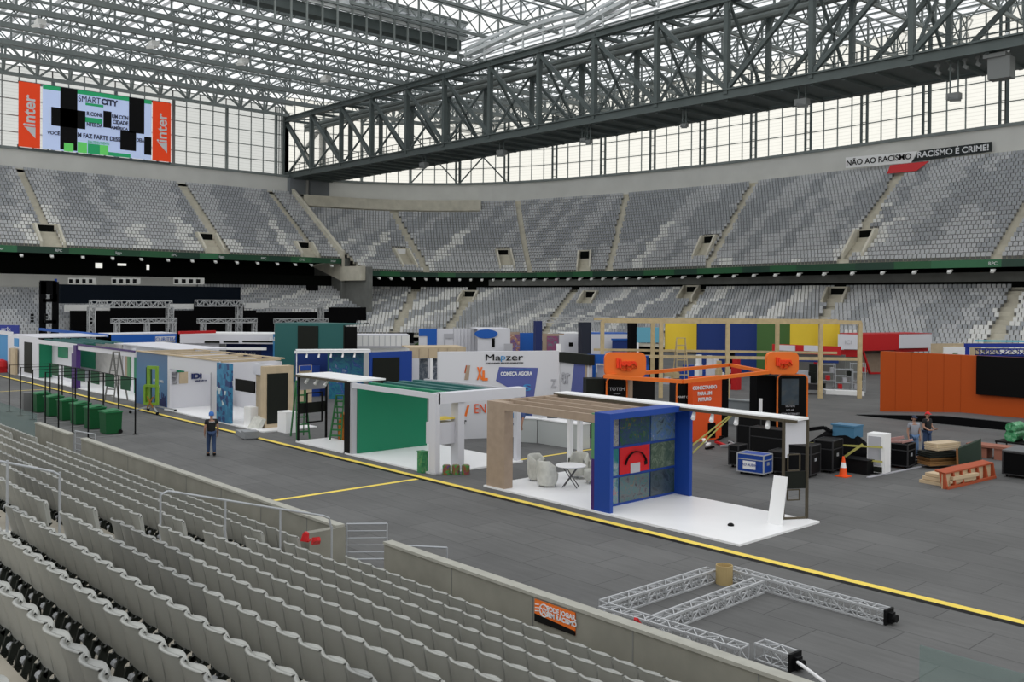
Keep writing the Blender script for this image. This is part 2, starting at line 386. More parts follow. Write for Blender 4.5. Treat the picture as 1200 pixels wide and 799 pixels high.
def vomitory(tier, u, t, wd=1.15, door=None, dark=True, idx=1, depth=.16):
    """a stair mouth let into the tier: two raking parapets and the dark opening behind"""
    c = tier.at(u, t); e = tier.at(min(u+.2, tier.N-1.01), t); d = (e-c); d.z = 0; d.normalize()
    f = tier.at(u, max(0, t-depth)); b = tier.at(u, min(1, t+.05)); inw = f-b; inw.z = 0; inw.normalize()
    m_ = MB(); zt = tier.at(u, min(1, t+.05)).z + .9
    for sgn in (-1, 1):
        o = d*(wd*sgn)
        m_.prism([(f+o)+Vector((0, 0, .0)), (b+o)-Vector((0, 0, .4)), Vector(((b+o).x, (b+o).y, zt)), Vector(((b+o+inw*.6).x, (b+o+inw*.6).y, zt)), (f+o)+Vector((0, 0, .75))], d*(.3*sgn))
    m_.prism([b-d*(wd+.3), b+d*(wd+.3), (b+d*(wd+.3))+Vector((0, 0, zt-b.z)), (b-d*(wd+.3))+Vector((0, 0, zt-b.z))], -inw*.3)
    fl = [f-d*wd, f+d*wd, b+d*wd, b-d*wd]; zf = f.z+.05
    m_.prism([Vector((p.x, p.y, zf)) for p in fl], (0, 0, .02))
    o_ = struct(m_, 'vomitory_wall', beige, 'pale concrete stair mouth set into the stand')
    k = MB(); z0 = b.z-.1; z1 = zt-.2
    p0 = b+inw*.03-d*(wd*.8); p1 = b+inw*.03+d*(wd*.8)
    k.prism([Vector((p0.x, p0.y, z0-1.0)), Vector((p1.x, p1.y, z0-1.0)), Vector((p1.x, p1.y, z1)), Vector((p0.x, p0.y, z1))], inw*.05)
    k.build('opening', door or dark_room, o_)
for j, (u, t) in enumerate(V_UR): vomitory(up_right, u, t, door=whitefl if j == 4 else None)
for j, (u, t) in enumerate(V_UL): vomitory(up_left, u, t, wd=1.3)
for j, (u, t) in enumerate(V_LR): vomitory(low_right, u, t, wd=1.2)

# concrete back walls above the upper tier, and what carries the glazing
def ribbon(tier_pts, off_in, z0, z1, thick, name, m, label, parent=None, normal=None):
    b = MB(); A = []; B = []
    n = len(tier_pts)
    for k, p in enumerate(tier_pts):
        a = tier_pts[max(0, k-1)]; c = tier_pts[min(n-1, k+1)]; d = (c-a); d.z = 0; d.normalize(); nn = Vector((-d.y, d.x, 0))*off_in
        A.append(p+nn); B.append(p+nn+Vector((-d.y, d.x, 0))*thick)
    b.grid([[(p.x, p.y, z0) for p in A], [(p.x, p.y, z1) for p in A], [(p.x, p.y, z1) for p in B], [(p.x, p.y, z0) for p in B], [(p.x, p.y, z0) for p in A]])
    for k in (0, -1): b.face([(A[k].x, A[k].y, z0), (B[k].x, B[k].y, z0), (B[k].x, B[k].y, z1), (A[k].x, A[k].y, z1)])
    return struct(b, name, m, label, parent)
# up_right runs towards -X, its left-hand normal (-dy,dx) points towards -Y (to the field); outward is negative
ribbon(up_right.B, -.3, 24.2, 27.7, -.4, 'wall_far_side', concrete_pale, 'pale concrete wall above the top row of the far side')
ribbon(up_left.B, .3, 24.2, 27.8, .4, 'wall_far_end', concrete_pale, 'pale concrete wall above the top row of the far end')
bb = MB()
bw = up_right.B[nk-12:]; fwd = [up_right.F[k].lerp(up_right.B[k], 21/25) for k in range(nk-12, nk+1)]
bb.grid([[(p.x, p.y, 22.7) for p in fwd], [(p.x, p.y, 24.6) for p in fwd], [(p.x, p.y, 24.9) for p in bw]])
struct(bb, 'corner_wall', beige, 'beige concrete shelf closing the corner of the upper tier')
# sill beam under the glazing
ribbon(up_right.B, -.1, 27.7, 28.1, -.7, 'sill_beam', steel_far, 'steel sill under the far side glazing')
ribbon(up_left.B, .1, 27.8, 28.2, .7, 'sill_beam', steel_far, 'steel sill under the far end glazing')

# raking end wall of the left upper tier with its white rail
e = MB(); F0 = up_left.F[-1]; B0 = up_left.B[-1]
e.prism([(F0.x+.3, 83.4, 9.2), (F0.x+.3, 83.4, 13.9), (B0.x, 83.4, 25.9), (B0.x, 83.4, 14)], (0, .5, 0))
e.prism([(F0.x+.3, 83.35, 13.9), (F0.x+.3, 83.35, 14.15), (B0.x, 83.35, 26.15), (B0.x, 83.35, 25.9)], (0, .6, 0))
e.box(-134.2, -127.8, 83.3, 84.1, 9.3, 11.6)
struct(e, 'raking_wall', beige, 'raking pale wall where the end stand meets the corner')

# advertising ribbons at the front of both upper tiers
def led_mat():
    m = bpy.data.materials.new('ribbon_screen'); m.use_nodes = True; nt = m.node_tree; b = nt.nodes['Principled BSDF']
    tc = nt.nodes.new('ShaderNodeTexCoord'); sp = nt.nodes.new('ShaderNodeSeparateXYZ'); nt.links.new(tc.outputs['Object'], sp.inputs[0])
    ad = nt.nodes.new('ShaderNodeMath'); ad.operation = 'ADD'; nt.links.new(sp.outputs['X'], ad.inputs[0]); nt.links.new(sp.outputs['Y'], ad.inputs[1])
    cb = nt.nodes.new('ShaderNodeCombineXYZ'); nt.links.new(ad.outputs[0], cb.inputs[0])
    v = nt.nodes.new('ShaderNodeTexVoronoi'); v.inputs['Scale'].default_value = .27; v.voronoi_dimensions = '1D'
    nt.links.new(ad.outputs[0], v.inputs['W'])
    r = nt.nodes.new('ShaderNodeValToRGB'); r.color_ramp.interpolation = 'CONSTANT'
    cols = [(0, (.006, .05, .022)), (.3, (.012, .085, .03)), (.55, (.004, .035, .02)), (.75, (.02, .12, .05)), (.88, (.05, .17, .03)), (.94, (.25, .35, .38))]
    el = r.color_ramp.elements
    el[0].position = 0; el[0].color = (*cols[0][1], 1); el[1].position = cols[1][0]; el[1].color = (*cols[1][1], 1)
    for p, c in cols[2:]: x = el.new(p); x.color = (*c, 1)
    nt.links.new(v.outputs['Color'], r.inputs['Fac']); nt.links.new(r.outputs['Color'], b.inputs['Base Color'])
    nt.links.new(r.outputs['Color'], b.inputs['Emission Color']); b.inputs['Emission Strength'].default_value = .12
    return m
ledm = led_mat()
rb = ribbon(up_right.F, .15, 10.1, 10.9, .25, 'ribbon_screen', ledm, None); rb['kind'] = 'thing'
tag(rb, 'long green advertising ribbon screen along the front of the far side upper tier', 'screen')
rb2 = ribbon(up_left.F, -.15, 12.05, 12.9, -.25, 'ribbon_screen', ledm, None); rb2['kind'] = 'thing'
tag(rb2, 'green advertising ribbon screen across the far end stand', 'screen')
for tier, o_, z, sg in ((up_right, rb, 10.45, 1), (up_left, rb2, 12.45, -1)):
    arc = 0
    for k in range(tier.N-1):
        a = tier.F[k]; b = tier.F[k+1]; L = (b-a).length; d = (b-a)/L; x = 2.5
        nn = Vector((-d.y, d.x, 0))*sg
        while x < L-1.5:
            p = a+d*x+nn*.42
            q = proj(p)
            if -10 < q[0] < 1210:
                text(['FPF', 'NIKE RUN', 'LIGGA', 'PARANA'][(int(arc+x)//3) % 4] if False else ['KTO', 'ligga', 'inter', 'RPC'][(int(arc+x)//4) % 4], o_, whitetxt, .5, (p.x, p.y, z), -d if sg > 0 else d, (0, 0, 1), ext=.01)
            x += 5.2
        arc += L
# lights on brackets hanging under the ribbon
for tier, z, sg, step in ((up_right, 9.75, 1, 2), (up_left, 11.7, -1, 1)):
    for k in range(0, tier.N-1):
        for fr in ((.2, .7) if (tier.F[k]-tier.F[k+1]).length > 5 else (.5,)):
            p = tier.F[k].lerp(tier.F[k+1], fr); d = (tier.F[k+1]-tier.F[k]).normalized(); nn = Vector((-d.y, d.x, 0))*sg
            q = proj((p.x, p.y, z))
            if not (0 < q[0] < 1200): continue
            m_ = MB(); c = p+nn*.7
            m_.beam((p.x, p.y, z+.15), (c.x, c.y, z+.1), .08)
            m_.beam((c.x-d.x*.2, c.y-d.y*.2, z), (c.x+d.x*.2, c.y+d.y*.2, z), .24, .26)
            m_.beam((c.x, c.y, z), (c.x+nn.x*.25, c.y+nn.y*.25, z-.2), .34, .2)
            o = m_.build('floodlight', seat_lt)
            tag(o, 'small pale floodlight on a bracket under the green ribbon screen', 'floodlight', 'small floodlights under the ribbon screens')

# under-deck: ceiling slab, back walls, beam
u = MB()
u.grid([[(p.x, p.y, 10.5) for p in up_right.F], [(p.x, p.y, 9.75) for p in up_right.B]])
u.grid([[(p.x, p.y, 12.5) for p in up_left.F], [(p.x, p.y, 11.7) for p in up_left.B]])
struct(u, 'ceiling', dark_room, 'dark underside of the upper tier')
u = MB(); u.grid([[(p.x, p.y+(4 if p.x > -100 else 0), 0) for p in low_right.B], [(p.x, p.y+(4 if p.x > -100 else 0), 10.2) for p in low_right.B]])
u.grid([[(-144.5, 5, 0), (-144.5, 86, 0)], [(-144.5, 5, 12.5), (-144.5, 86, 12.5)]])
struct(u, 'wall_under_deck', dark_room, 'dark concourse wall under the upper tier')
ribbon(low_right.B[:20], .3, 8.75, 9.75, -.5, 'concourse_beam', concrete_dark, 'grey green concrete beam over the far side lower tier')
ribbon(low_right.B, -.4, 8.0, 8.9, -.2, 'concourse_wall', dark_room, 'dark strip behind the lower tier')
u = MB(); u.box(-141.6, -141.3, 5, 83, 7.0, 9.4); struct(u, 'concourse_wall', concrete_pale, 'pale grey parapet wall behind the end stand lower tier')
u = MB(); u.box(-141.6, -141.3, 83, 104, 7.0, 9.6); u.box(-152, -134.0, 84.6, 85, 0, 13.6); u.box(-134.2, -133.8, 83.4, 85, 6, 13.0)
u.box(-134.5, -127.0, 84.2, 84.9, 0, 11.5)
struct(u, 'corner_wall', concrete_dark, 'dark concrete wall in the corner under the upper tier')

# red banner on the far upper tier and the anti-racism banner on the wall
u0, t0 = up_right.pick(1058, 202)
c = up_right.at(u0, t0-.06); c.x += .8
b = MB(); b.prism([(c.x-2.2, c.y-.6, c.z+.25), (c.x+1.7, c.y-.6, c.z+.25), (c.x+2.9, c.y+.3, c.z+1.45), (c.x-2.2, c.y+.3, c.z+1.45)], (0, .05, .0))
o = b.build('red_banner', red); tag(o, 'red banner draped over the top rows of the far stand', 'banner')
# wall banners
t_ = thing('wall_banner', 'white and black banner reading NÃO AO RACISMO RACISMO É CRIME! on the far wall', 'banner', (-55, 120.6, 25.2))
def wl(px, py): return PY(px, py, 120.28)
y_ = None
p = [wl(991, 197), wl(1068, 190.5), wl(1075, 177), wl(991, 184.5)]
b = MB(); b.prism(p, (0, .06, 0)); b.build('white_panel', whitefl, t_)
p = [wl(1068, 190), wl(1162, 177.5), wl(1162, 166), wl(1078, 176.5)]
b = MB(); b.prism(p, (0, .06, 0)); b.build('dark_panel', mat('banner_black', (.02, .025, .025), .6), t_)
c = wl(1029, 187.5); text('NÃO AO RACISMO', part_of(t_, 'white_panel'), blackp, 1.05, (c.x, c.y-.05, c.z), (1, 0, 0), (0, 0, 1), bold=.02)
c = wl(1116, 177.5); text('RACISMO É CRIME!', part_of(t_, 'dark_panel'), whitetxt, 1.05, (c.x, c.y-.05, c.z), (1, 0, 0), (0, 0, 1), bold=.02)

litm = mat('lit_opening', (.8, .8, .75), .6, emit=1.0)
for k, (xa_, xb_, ya_, yb2_) in enumerate(((112, 120, 308, 314), (138, 148, 308.5, 311.5), (172, 175, 310, 316))):
    a_, c_ = PX(xa_, ya_, -144.3), PX(xb_, yb2_, -144.3); m_ = MB(); m_.box(-144.4, -144.3, a_.y, c_.y, c_.z, a_.z); struct(m_, 'window_%d' % (60+k), litm, 'small lit opening in the dark wall under the far end tier')
# ---------------------------------------------------------------- glazing
WN = [0]
def glazed_bay(a, b, z0, z1, m, nx=4, nz=4, fr=steel_far, name=None):
    WN[0] += 1; a = Vector(a); b = Vector(b); d = (b-a); L = d.length; d.normalize()
    g = MB(); g.face([(a.x, a.y, z0), (b.x, b.y, z0), (b.x, b.y, z1), (a.x, a.y, z1)])
    o = struct(g, 'window_%d' % WN[0], m, 'tall translucent glazing bay above the stand wall')
    f = MB()
    for i in range(nx+1):
        p = a+d*(L*i/nx); f.beam((p.x, p.y, z0), (p.x, p.y, z1), .13, .16)
    for j in range(nz+1):
        z = z0+(z1-z0)*j/nz; f.beam((a.x, a.y, z), (b.x, b.y, z), .14, .12)
    f.build('window_frame', fr, o)
def col_pair(p, z0, z1, d, name='column', sep=.45, m=steel):
    f = MB(); p = Vector(p); inw = Vector((-d.y, d.x, 0))
    for s_ in (-sep, sep):
        q = p+d*s_; f.beam((q.x, q.y, z0), (q.x, q.y, z1), .22, .3)
    k = 0; z = z0+.6
    while z < z1: f.beam(p+d*(-sep)+Vector((0, 0, z)), p+d*sep+Vector((0, 0, z)), .08); z += 1.2
    struct(f, name, m, 'lattice steel column between glazing bays')
# end stand side, plane X=-153.4
ys = [-2+9.3*i for i in range(0, 10)]
ys = [y for y in ys if y < 83] + [83.2]
for i in range(len(ys)-1):
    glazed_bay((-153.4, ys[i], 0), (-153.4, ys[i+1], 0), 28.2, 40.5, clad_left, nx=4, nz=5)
    f = MB(); f.beam((-153.1, ys[i], 28.2), (-153.1, ys[i], 39), .42, .42); struct(f, 'column', steel_far, 'steel post between end glazing bays')
# corner and far side
path = [Vector((-153.4, 83.6, 0)), Vector((-152.5, 91, 0)), Vector((-150.5, 98, 0)), Vector((-146, 106, 0)), Vector((-139.5, 112.6, 0)), Vector((-131, 117.4, 0)), Vector((-121.5, 120.6, 0)),
        Vector((-111.5, 122.6, 0)), Vector((-101.5, 123.9, 0)), Vector((-91.8, 124.6, 0)), Vector((-82.3, 124.6, 0)), Vector((-72.8, 124.2, 0)), Vector((-63.8, 123.4, 0)), Vector((-54.8, 122.4, 0)), Vector((-45.2, 122, 0)), Vector((-35.5, 122, 0)), Vector((-26, 122, 0)), Vector((-16, 122, 0)), Vector((-6, 122, 0))]
for i in range(len(path)-1):
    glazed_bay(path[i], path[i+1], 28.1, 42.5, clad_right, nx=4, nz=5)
    d = (path[i+1]-path[i]).normalized()
    if i > 3: col_pair(path[i]+Vector((d.y, -d.x, 0))*(.5), 28.1, 42, d)
    elif i: 
        f = MB(); f.beam((path[i].x, path[i].y, 28.1), (path[i].x, path[i].y, 42), .4, .4); struct(f, 'column', steel_far, 'steel post in the glazed corner')
xb = MB()
for (a, b) in ((path[3], path[4]), (path[4], path[5])):
    o_ = Vector((.6, -.6, 0))
    xb.beam(a+o_+Vector((0, 0, 28)), b+o_+Vector((0, 0, 38)), .22); xb.beam(b+o_+Vector((0, 0, 28)), a+o_+Vector((0, 0, 38)), .22)
struct(xb, 'wind_bracing_beam', steel, 'crossed steel bracing before the corner glazing')

# ---------------------------------------------------------------- roof
def lattice(mb, a, b, dep, wid, step, ch=.45, di=.2, flat=False, upz=1, post=None):
    """box of two top chords and one bottom chord with posts and diagonals; a,b on the bottom chord"""
    a = Vector(a); b = Vector(b); L = (b-a).length; d = (b-a)/L; s_ = Vector((-d.y, d.x, 0))*(wid/2); n = max(1, round(L/step)); z = Vector((0, 0, dep*upz))
    mb.beam(a, b, ch, ch); 
    if flat: mb.beam(a+z, b+z, ch*.5, ch*.5)
    else: mb.beam(a+z+s_, b+z+s_, ch*.8); mb.beam(a+z-s_, b+z-s_, ch*.8)
    for i in range(n):
        p = a+d*(L*i/n); q = a+d*(L*(i+1)/n)
        if flat:
            mb.beam(p, p+z, di*1.3); mb.beam(p, q+z, di*.8); mb.beam(p+z, q, di*.8)
        else:
            for t in (s_, -s_):
                mb.beam(p, p+z+t, di); mb.beam(p, q+z+t, di); mb.beam(p+z+t, q, di*.8)
            mb.beam(p+z+s_, p+z-s_, di)
def roof_obj(mb, name, m, label): return struct(mb, name, m, label)
TZ = 39.0
for x in (-142, -133.8, -125.5, -117.3, -109.2):
    m_ = MB(); lattice(m_, (x, 12, TZ), (x, 121, TZ), 3.6, 3.2, 3.6, ch=.62, di=.16, flat=True)
    for q_ in range(18, 120, 11): m_.beam((x, q_, TZ), (x+4.1, q_, TZ+3.9), .13); m_.beam((x, q_, TZ), (x-4.1, q_, TZ+3.9), .13)
    # hangers
    roof_obj(m_, 'roof_truss_beam', steel_far, 'lattice roof truss spanning across the pitch')
for x in (-101, -92.5, -84, -75.5, -67, -58.5, -50, -41.5, -33):
    m_ = MB(); lattice(m_, (x, 92, TZ-.2), (x, 124, TZ-.2), 3.6, 3.2, 3.6, ch=.36, di=.17, flat=True); lattice(m_, (x, 64, TZ+4.2), (x, 92, TZ+4.2), 3.0, 3.2, 3.6, ch=.36, di=.17, flat=True)
    for q_ in range(96, 122, 11): m_.beam((x, q_, TZ), (x+4.1, q_, TZ+3.9), .13)
    roof_obj(m_, 'roof_truss_beam', steel_far, 'lattice roof truss over the far stand')
m_ = MB(); lattice(m_, (-151.5, 5, 38.8), (-151.5, 83.4, 38.8), 4.2, 2.6, 4.6, ch=.5, di=.26)
m_.beam((-150.2, 5, 40.4), (-150.2, 83.4, 40.4), .2)
roof_obj(m_, 'roof_truss_beam', steel_far, 'lattice truss over the end glazing')
m_ = MB(); lattice(m_, (-150.5, 98, 39), (-121.5, 120.6, 39), 3.6, 2.6, 3, ch=.4); lattice(m_, (-121.5, 120.6, 39), (-91.8, 124, 39), 3.6, 2.6, 3, ch=.4)
roof_obj(m_, 'roof_truss_beam', steel_far, 'lattice truss over the corner glazing')
for y in range(14, 126, 3):
    m_ = MB(); x1 = -103 if y < 84 else -20
    m_.beam((-155, y, 43.6), (x1, y, 43.6), .12, .2)
    roof_obj(m_, 'purlin_beam', steel_far, 'slender roof purlin')
for x in list(range(-153, -103, 3)):
    pass
s_ = MB()
s_.face([(-157, 5, 44.1), (-102, 5, 44.1), (-102, 84, 44.1), (-157, 84, 44.1)]); s_.face([(-157, 84, 44.1), (-102, 84, 44.1), (-102, 128, 44.1), (-157, 128, 44.1)]); s_.face([(-102, 64, 47.0), (0, 64, 47.0), (0, 92, 47.0), (-102, 92, 47.0)]); s_.face([(-102, 92, 44.1), (0, 92, 44.1), (0, 128, 44.1), (-102, 128, 44.1)])
struct(s_, 'roof_sheet', roof_sheet, 'ribbed translucent roof sheeting')

# main girder
XS = [-153, -144.1, -134.5, -125.6, -116.1, -107, -97, -87.4, -77.8, -68.2, -58.8, -48.9, -39, -29.3, -19.6, -9.9, 0]
g = MB(); Y1, Y2, ZB, ZT = 83.6, 91.4, 28.2, 38.3
for Y in (Y1, Y2):
    for zz, hh in ((ZB, 1.1), (ZT, .85)):
        g.beam((XS[0], Y, zz+hh*.42), (XS[-1], Y, zz+hh*.42), .85, .16); g.beam((XS[0], Y, zz-hh*.42), (XS[-1], Y, zz-hh*.42), .85, .16); g.beam((XS[0], Y, zz), (XS[-1], Y, zz), .35, hh*.8)
    for i, x in enumerate(XS):
        g.beam((x, Y, ZB), (x, Y, ZT), .62 if Y == Y1 else .55, .5)
        if i < len(XS)-1:
            x2 = XS[i+1]
            if x < -60: g.beam((x, Y, ZT-.5), (x2, Y, ZB+.5), .42, .42)
            else: g.beam((x, Y, ZB+.5), (x2, Y, ZT-.5), .42, .42)
            g.beam((x+.5, Y, ZT-.4), (x-.1, Y, ZT-2.0), .5, .3)
for i, x in enumerate(XS):
    g.beam((x, Y1, ZB), (x, Y2, ZT), .26); g.beam((x, Y2, ZB), (x, Y1, ZT), .26)
    g.beam((x, Y1, ZT), (x, Y2, ZT), .4)
    if i < len(XS)-1:
        x2 = XS[i+1]; xm = (x+x2)/2
        g.beam((x, Y1, ZT), (x2, Y2, ZT), .22); g.beam((x, Y2, ZT), (x2, Y1, ZT), .22)
        for xx in (x, x+(x2-x)/3, x+(x2-x)*2/3): g.beam((xx, Y1, ZB-.45), (xx, Y2, ZB-.45), .35, .5)
g.box(XS[0], XS[-1], Y1+.6, Y2-.6, ZB-.35, ZB-.2)
for zz in (ZB+1.4, ZB+2.1):
    g.beam((XS[0], Y1+1.4, zz), (XS[-1], Y1+1.4, zz), .09)
x = XS[0]
while x < XS[-1]: g.beam((x, Y1+1.4, ZB), (x, Y1+1.4, ZB+2.1), .09); x += 2.4
struct(g, 'roof_girder_beam', steel, 'deep dark steel girder with cross braced bays crossing the hall')
g = MB()
for zz in (36.9, 37.6): g.tube((XS[0], 87.5, zz), (XS[-1], 87.5, zz), .35, 8)
struct(g, 'roof_rail_beam', steel_far, 'pale pipes inside the top of the main girder')
g = MB()
g.beam((-153.2, 83.6, 27.8), (-153.2, 83.6, 39), .9, .9); g.beam((-153.2, 91.2, 27.8), (-153.2, 91.2, 39), .9, .9)
g.beam((-153.5, 84.2, 28.5), (-153.5, 90.8, 38), .35); g.beam((-153.5, 90.8, 28.5), (-153.5, 84.2, 38), .35)
struct(g, 'girder_column', steel, 'dark steel columns at the end of the main girder')
g = MB(); g.box(-152.6, -150.4, 83, 86.2, 24.6, 27.7); g.box(-152.6, -150.4, 87.2, 92, 24.4, 27.7)
struct(g, 'girder_pier_wall', mat('pier_grey', (.17, .185, .2), .8), 'grey concrete pedestal under the girder end')

# edge of the opened roof panel: pale fascia with hanging posts, running across
g = MB()
g.box(-103.2, -102.7, 20, 84, 42.7, 44.9); ww = g.build('roof_panel_edge_beam', steel_pale); tag(ww, 'pale metal fascia along the edge of the sliding roof', None, None, 'structure')
d_ = MB(); d_.box(-105.0, -103.3, 20, 83.6, 41.4, 42.7); 
y = 20
d2 = MB()
while y < 84.5:
    d2.beam((-102.4, y, 45.1), (-102.4, y, 39.2), .2, .2); d2.beam((-102.4, y, 43.3), (-105.6, y, 41.4), .2); y += 2.15
d2.beam((-102.4, 20, 45.0), (-102.4, 84, 45.0), .3); d2.beam((-102.4, 20, 43.2), (-102.4, 84, 43.2), .3); d2.beam((-101.5, 20, 39), (-101.5, 84, 39), .5)
d2.build('hanger_posts', steel_far, ww); d_.build('gutter', steel, ww)
# arched beams of the sliding panel
for (xa, xb, y0, y1, za, rise) in ((-103, -84, 84.2, 88.5, 40.6, 2.0), (-85, -60, 88, 90, 41.6, 2.6), (-62, -38, 90, 92, 42.6, 2.6)):
    g = MB()
    for off, ww_ in ((0, .5), (.9, .35), (-1.0, .35)):
        prev = None
        for k in range(13):
            t = k/12; p = Vector((xa+(xb-xa)*t, y0+(y1-y0)*t, za+off+rise*math.sin(math.pi*t*.62)+.9*t))
            if prev is not None: g.beam(prev, p, .9 if off == 0 else .4, ww_)
            if k % 2 == 0 and off == 0: g.beam(p+Vector((0, 0, 1)), p+Vector((0, 0, -2.6)), .22)
            prev = p
    struct(g, 'arched_roof_beam', steel_pale, 'pale arched beam of the sliding roof')
# floodlights hanging from the roof and the girder
def flood(c, s=1.0, label='', m=seat_lt, tilt=.5, g='roof floodlights', drop=1.0):
    o = thing('roof_floodlight', label, 'floodlight', c, g); c = Vector(c)
    h = MB(); h.beam(c+Vector((-.55*s, 0, 0)), c+Vector((.55*s, 0, 0)), .75*s, .55*s); h.beam(c+Vector((0, 0, -.1*s)), c+Vector((.35*s, -.5*s, -.45*s)), .9*s, .25*s); h.build('housing', m, o)
    h = MB(); h.beam(c+Vector((-.35*s, 0, .25*s)), c+Vector((-.35*s, 0, drop)), .1); h.beam(c+Vector((.35*s, 0, .25*s)), c+Vector((.35*s, 0, drop)), .1); h.build('bracket', steel, o)
lampg = mat('lamp_grey', (.16, .17, .17), .5)
for px, py in ((47, 27), (180, 52), (285, 72), (382, 92)):
    p = G(px, py, 38.0); flood(p, 1.25, 'pale floodlight box hanging under the end roof trusses', seat_lt, drop=1.4, g='pale floodlights under the roof')
for px, py in ((497, 192), (588, 178), (690, 165), (940, 119), (1118, 112), (684, 163), (802, 146)):
    p = PY(px, py+1, 84.4); p.z = min(p.z, 27.1)
    s = 1.15 if px in (497, 588, 940) else .7
    if px == 1118: s = 1.0
    flood(p, s, 'grey floodlight hanging under the main roof girder', lampg, drop=27.9-p.z if p.z < 27.5 else .6, g='floodlights under the girder')
# speaker cluster right end
p = PY(1175, 76, 84.4); o = thing('speaker_cluster', 'large grey loudspeaker cluster hanging from the girder near the right', 'loudspeaker', p)
h = MB(); h.box(p.x-1, p.x+.8, p.y-.6, p.y+.6, p.z-1.2, p.z+.6); h.box(p.x-1.3, p.x+.5, p.y-.8, p.y+.4, p.z+.6, p.z+.95); h.build('housing', lampg, o)
h = MB(); h.beam((p.x-.4, p.y, p.z+.9), (p.x+.5, p.y-.2, p.z+2.6), .25); h.beam((p.x+.3, p.y, p.z+.9), (p.x+.9, p.y-.2, p.z+2.2), .25); h.build('bracket', steel_pale, o)
p = PY(1000, 115, 84.4)
for px, py in ((1099, 84), (1114, 80), (1131, 77), (1146, 74)):
    p = PY(px, py, 84.6); m_ = MB(); m_.beam(p+Vector((0, 0, 1.2)), p, .16); m_.beam(p+Vector((-.1, 0, -.0)), p+Vector((.25, 0, -.25)), .3, .3); m_.beam(p+Vector((-.2, 0, .5)), p+Vector((.2, 0, .5)), .25)
    tag(m_.build('stage_light', lampg), 'small stage light hanging in a row under the girder', 'stage light', 'small stage lights under the girder')

# ---------------------------------------------------------------- scoreboard on the end glazing
XP = -150.9
t_ = thing('video_scoreboard', 'large video screen with white picture, black failed patches and two red end panels', 'screen', (XP, 50, 28.9))
def pp(px, py): return PX(px, py, XP)
def panel(mb, x0, y0, x1, y1, mi=0, th=.15, xoff=0.0):
    q = lambda a, b: pp(a, b)
    z = lambda P: P
    P = [pp(x0, y0[0]), pp(x1, y0[1]), pp(x1, y1[1]), pp(x0, y1[0])]
    mb.prism([Vector((XP+xoff, p.y, p.z)) for p in P], (-th, 0, 0), mi)
L0, L1 = pp(21.8, 171), pp(200.5, 190)
def SB(u, v, off=0):     # u 0..1 along board between red ends, v 0..1 height -> world
    a = pp(21.8, 95); b = pp(200.7, 121); c = pp(21.8, 171); d = pp(198.6, 190)
    zt = (a.z+b.z)/2; zb = (c.z+d.z)/2; ya = (a.y+c.y)/2; yb = (b.y+d.y)/2
    return Vector((XP+off, ya+(yb-ya)*u, zb+(zt-zb)*v))
# board u from photo: convert px to board u
def ub(px): return (pp(px, 140).y-SB(0, 0).y)/(SB(1, 0).y-SB(0, 0).y)
def rectb(mb, px0, px1, v0, v1, off=.02, th=.12):
    u0_, u1_ = ub(px0), ub(px1)
    mb.prism([SB(u0_, v0, off), SB(u1_, v0, off), SB(u1_, v1, off), SB(u0_, v1, off)], (-th, 0, 0))
inter_red = mat('scoreboard_red', (.80, .06, .012), .5, emit=.25)
scr_white = mat('screen_white', (.50, .60, .86), .5, emit=.35)
scr_green = mat('screen_green', (.02, .30, .12), .5, emit=.4); scr_green2 = mat('screen_lime', (.12, .55, .12), .5, emit=.4); scr_dk = mat('screen_ink', (.04, .05, .10), .5)
m_ = MB(); rectb(m_, 21.8, 47, 0, 1); rp1 = m_.build('side_panel', inter_red, t_); rp1['label'] = 'red left end panel reading inter'
m_ = MB(); rectb(m_, 179, 200.3, 0, 1); rp2 = m_.build('side_panel', inter_red, t_); rp2['label'] = 'red right end panel reading inter'
m_ = MB(); rectb(m_, 50, 177.5, 0.0, 1.0); disp = m_.build('display', scr_white, t_)
for a, b, v0, v1 in ((70.5, 90.5, .02, 1.0), (60, 100, .38, .67), (151, 169, .42, 1.0), (141, 159.5, .12, .44), (169, 177.5, .08, .38), (121, 130.5, .45, .72)):
    dead = MB(); rectb(dead, a, b, v0, v1, .05, .04); dead.build('dead_patch', blackp, disp)
for a, b, v0, v1 in ((50, 70.5, .935, 1.0), (90.5, 151, .935, 1.0), (169, 177.5, .935, 1.0), (103, 117, .0, .16), (100, 121, .77, .81), (100, 120, .5, .58), (127, 153, .0, .06)): gr = MB(); rectb(gr, a, b, v0, v1, .045, .03); gr.build('green_bar', scr_green, disp)
for a, b, v0, v1 in ((75, 86, .0, .13), (91, 102, .0, .17), (117, 127, .0, .16)): gr = MB(); rectb(gr, a, b, v0, v1, .06, .03); gr.build('lime_tile', scr_green2, disp)
def stext(tx, px0, px1, v, h_, m_, bold=.0):
    a_, b_ = SB(ub(px0), v, .08), SB(ub(px1), v, .08); text(tx, disp, m_, 1, (a_+b_)/2, (0, 1, 0), (0, 0, 1), bold=bold, fit=((b_-a_).length, h_), ext=.03)
stext('SMART', 91.5, 117.5, .865, .95, scr_dk); stext('CITY', 118.5, 138, .865, .95, scr_dk, .05)
for tx, x0, x1, v, h_ in (('R CONE', 101.5, 120, .64, .62), ('UM CON', 131, 150, .65, .62), ('CIDADE', 132, 150, .56, .62), ('NTES DA', 101.5, 120, .47, .62), ('AMÉRICA', 130, 150, .47, .62), ('VOCÊ', 55, 70, .27, .62), ('M FAZ PARTE DESS', 91, 141, .28, .7), ('DEIA', 160, 169, .31, .6)): stext(tx, x0, x1, v, h_, scr_dk, .03)
stext('REALIZE SEU EVENTO', 103, 128, .19, .4, scr_green)
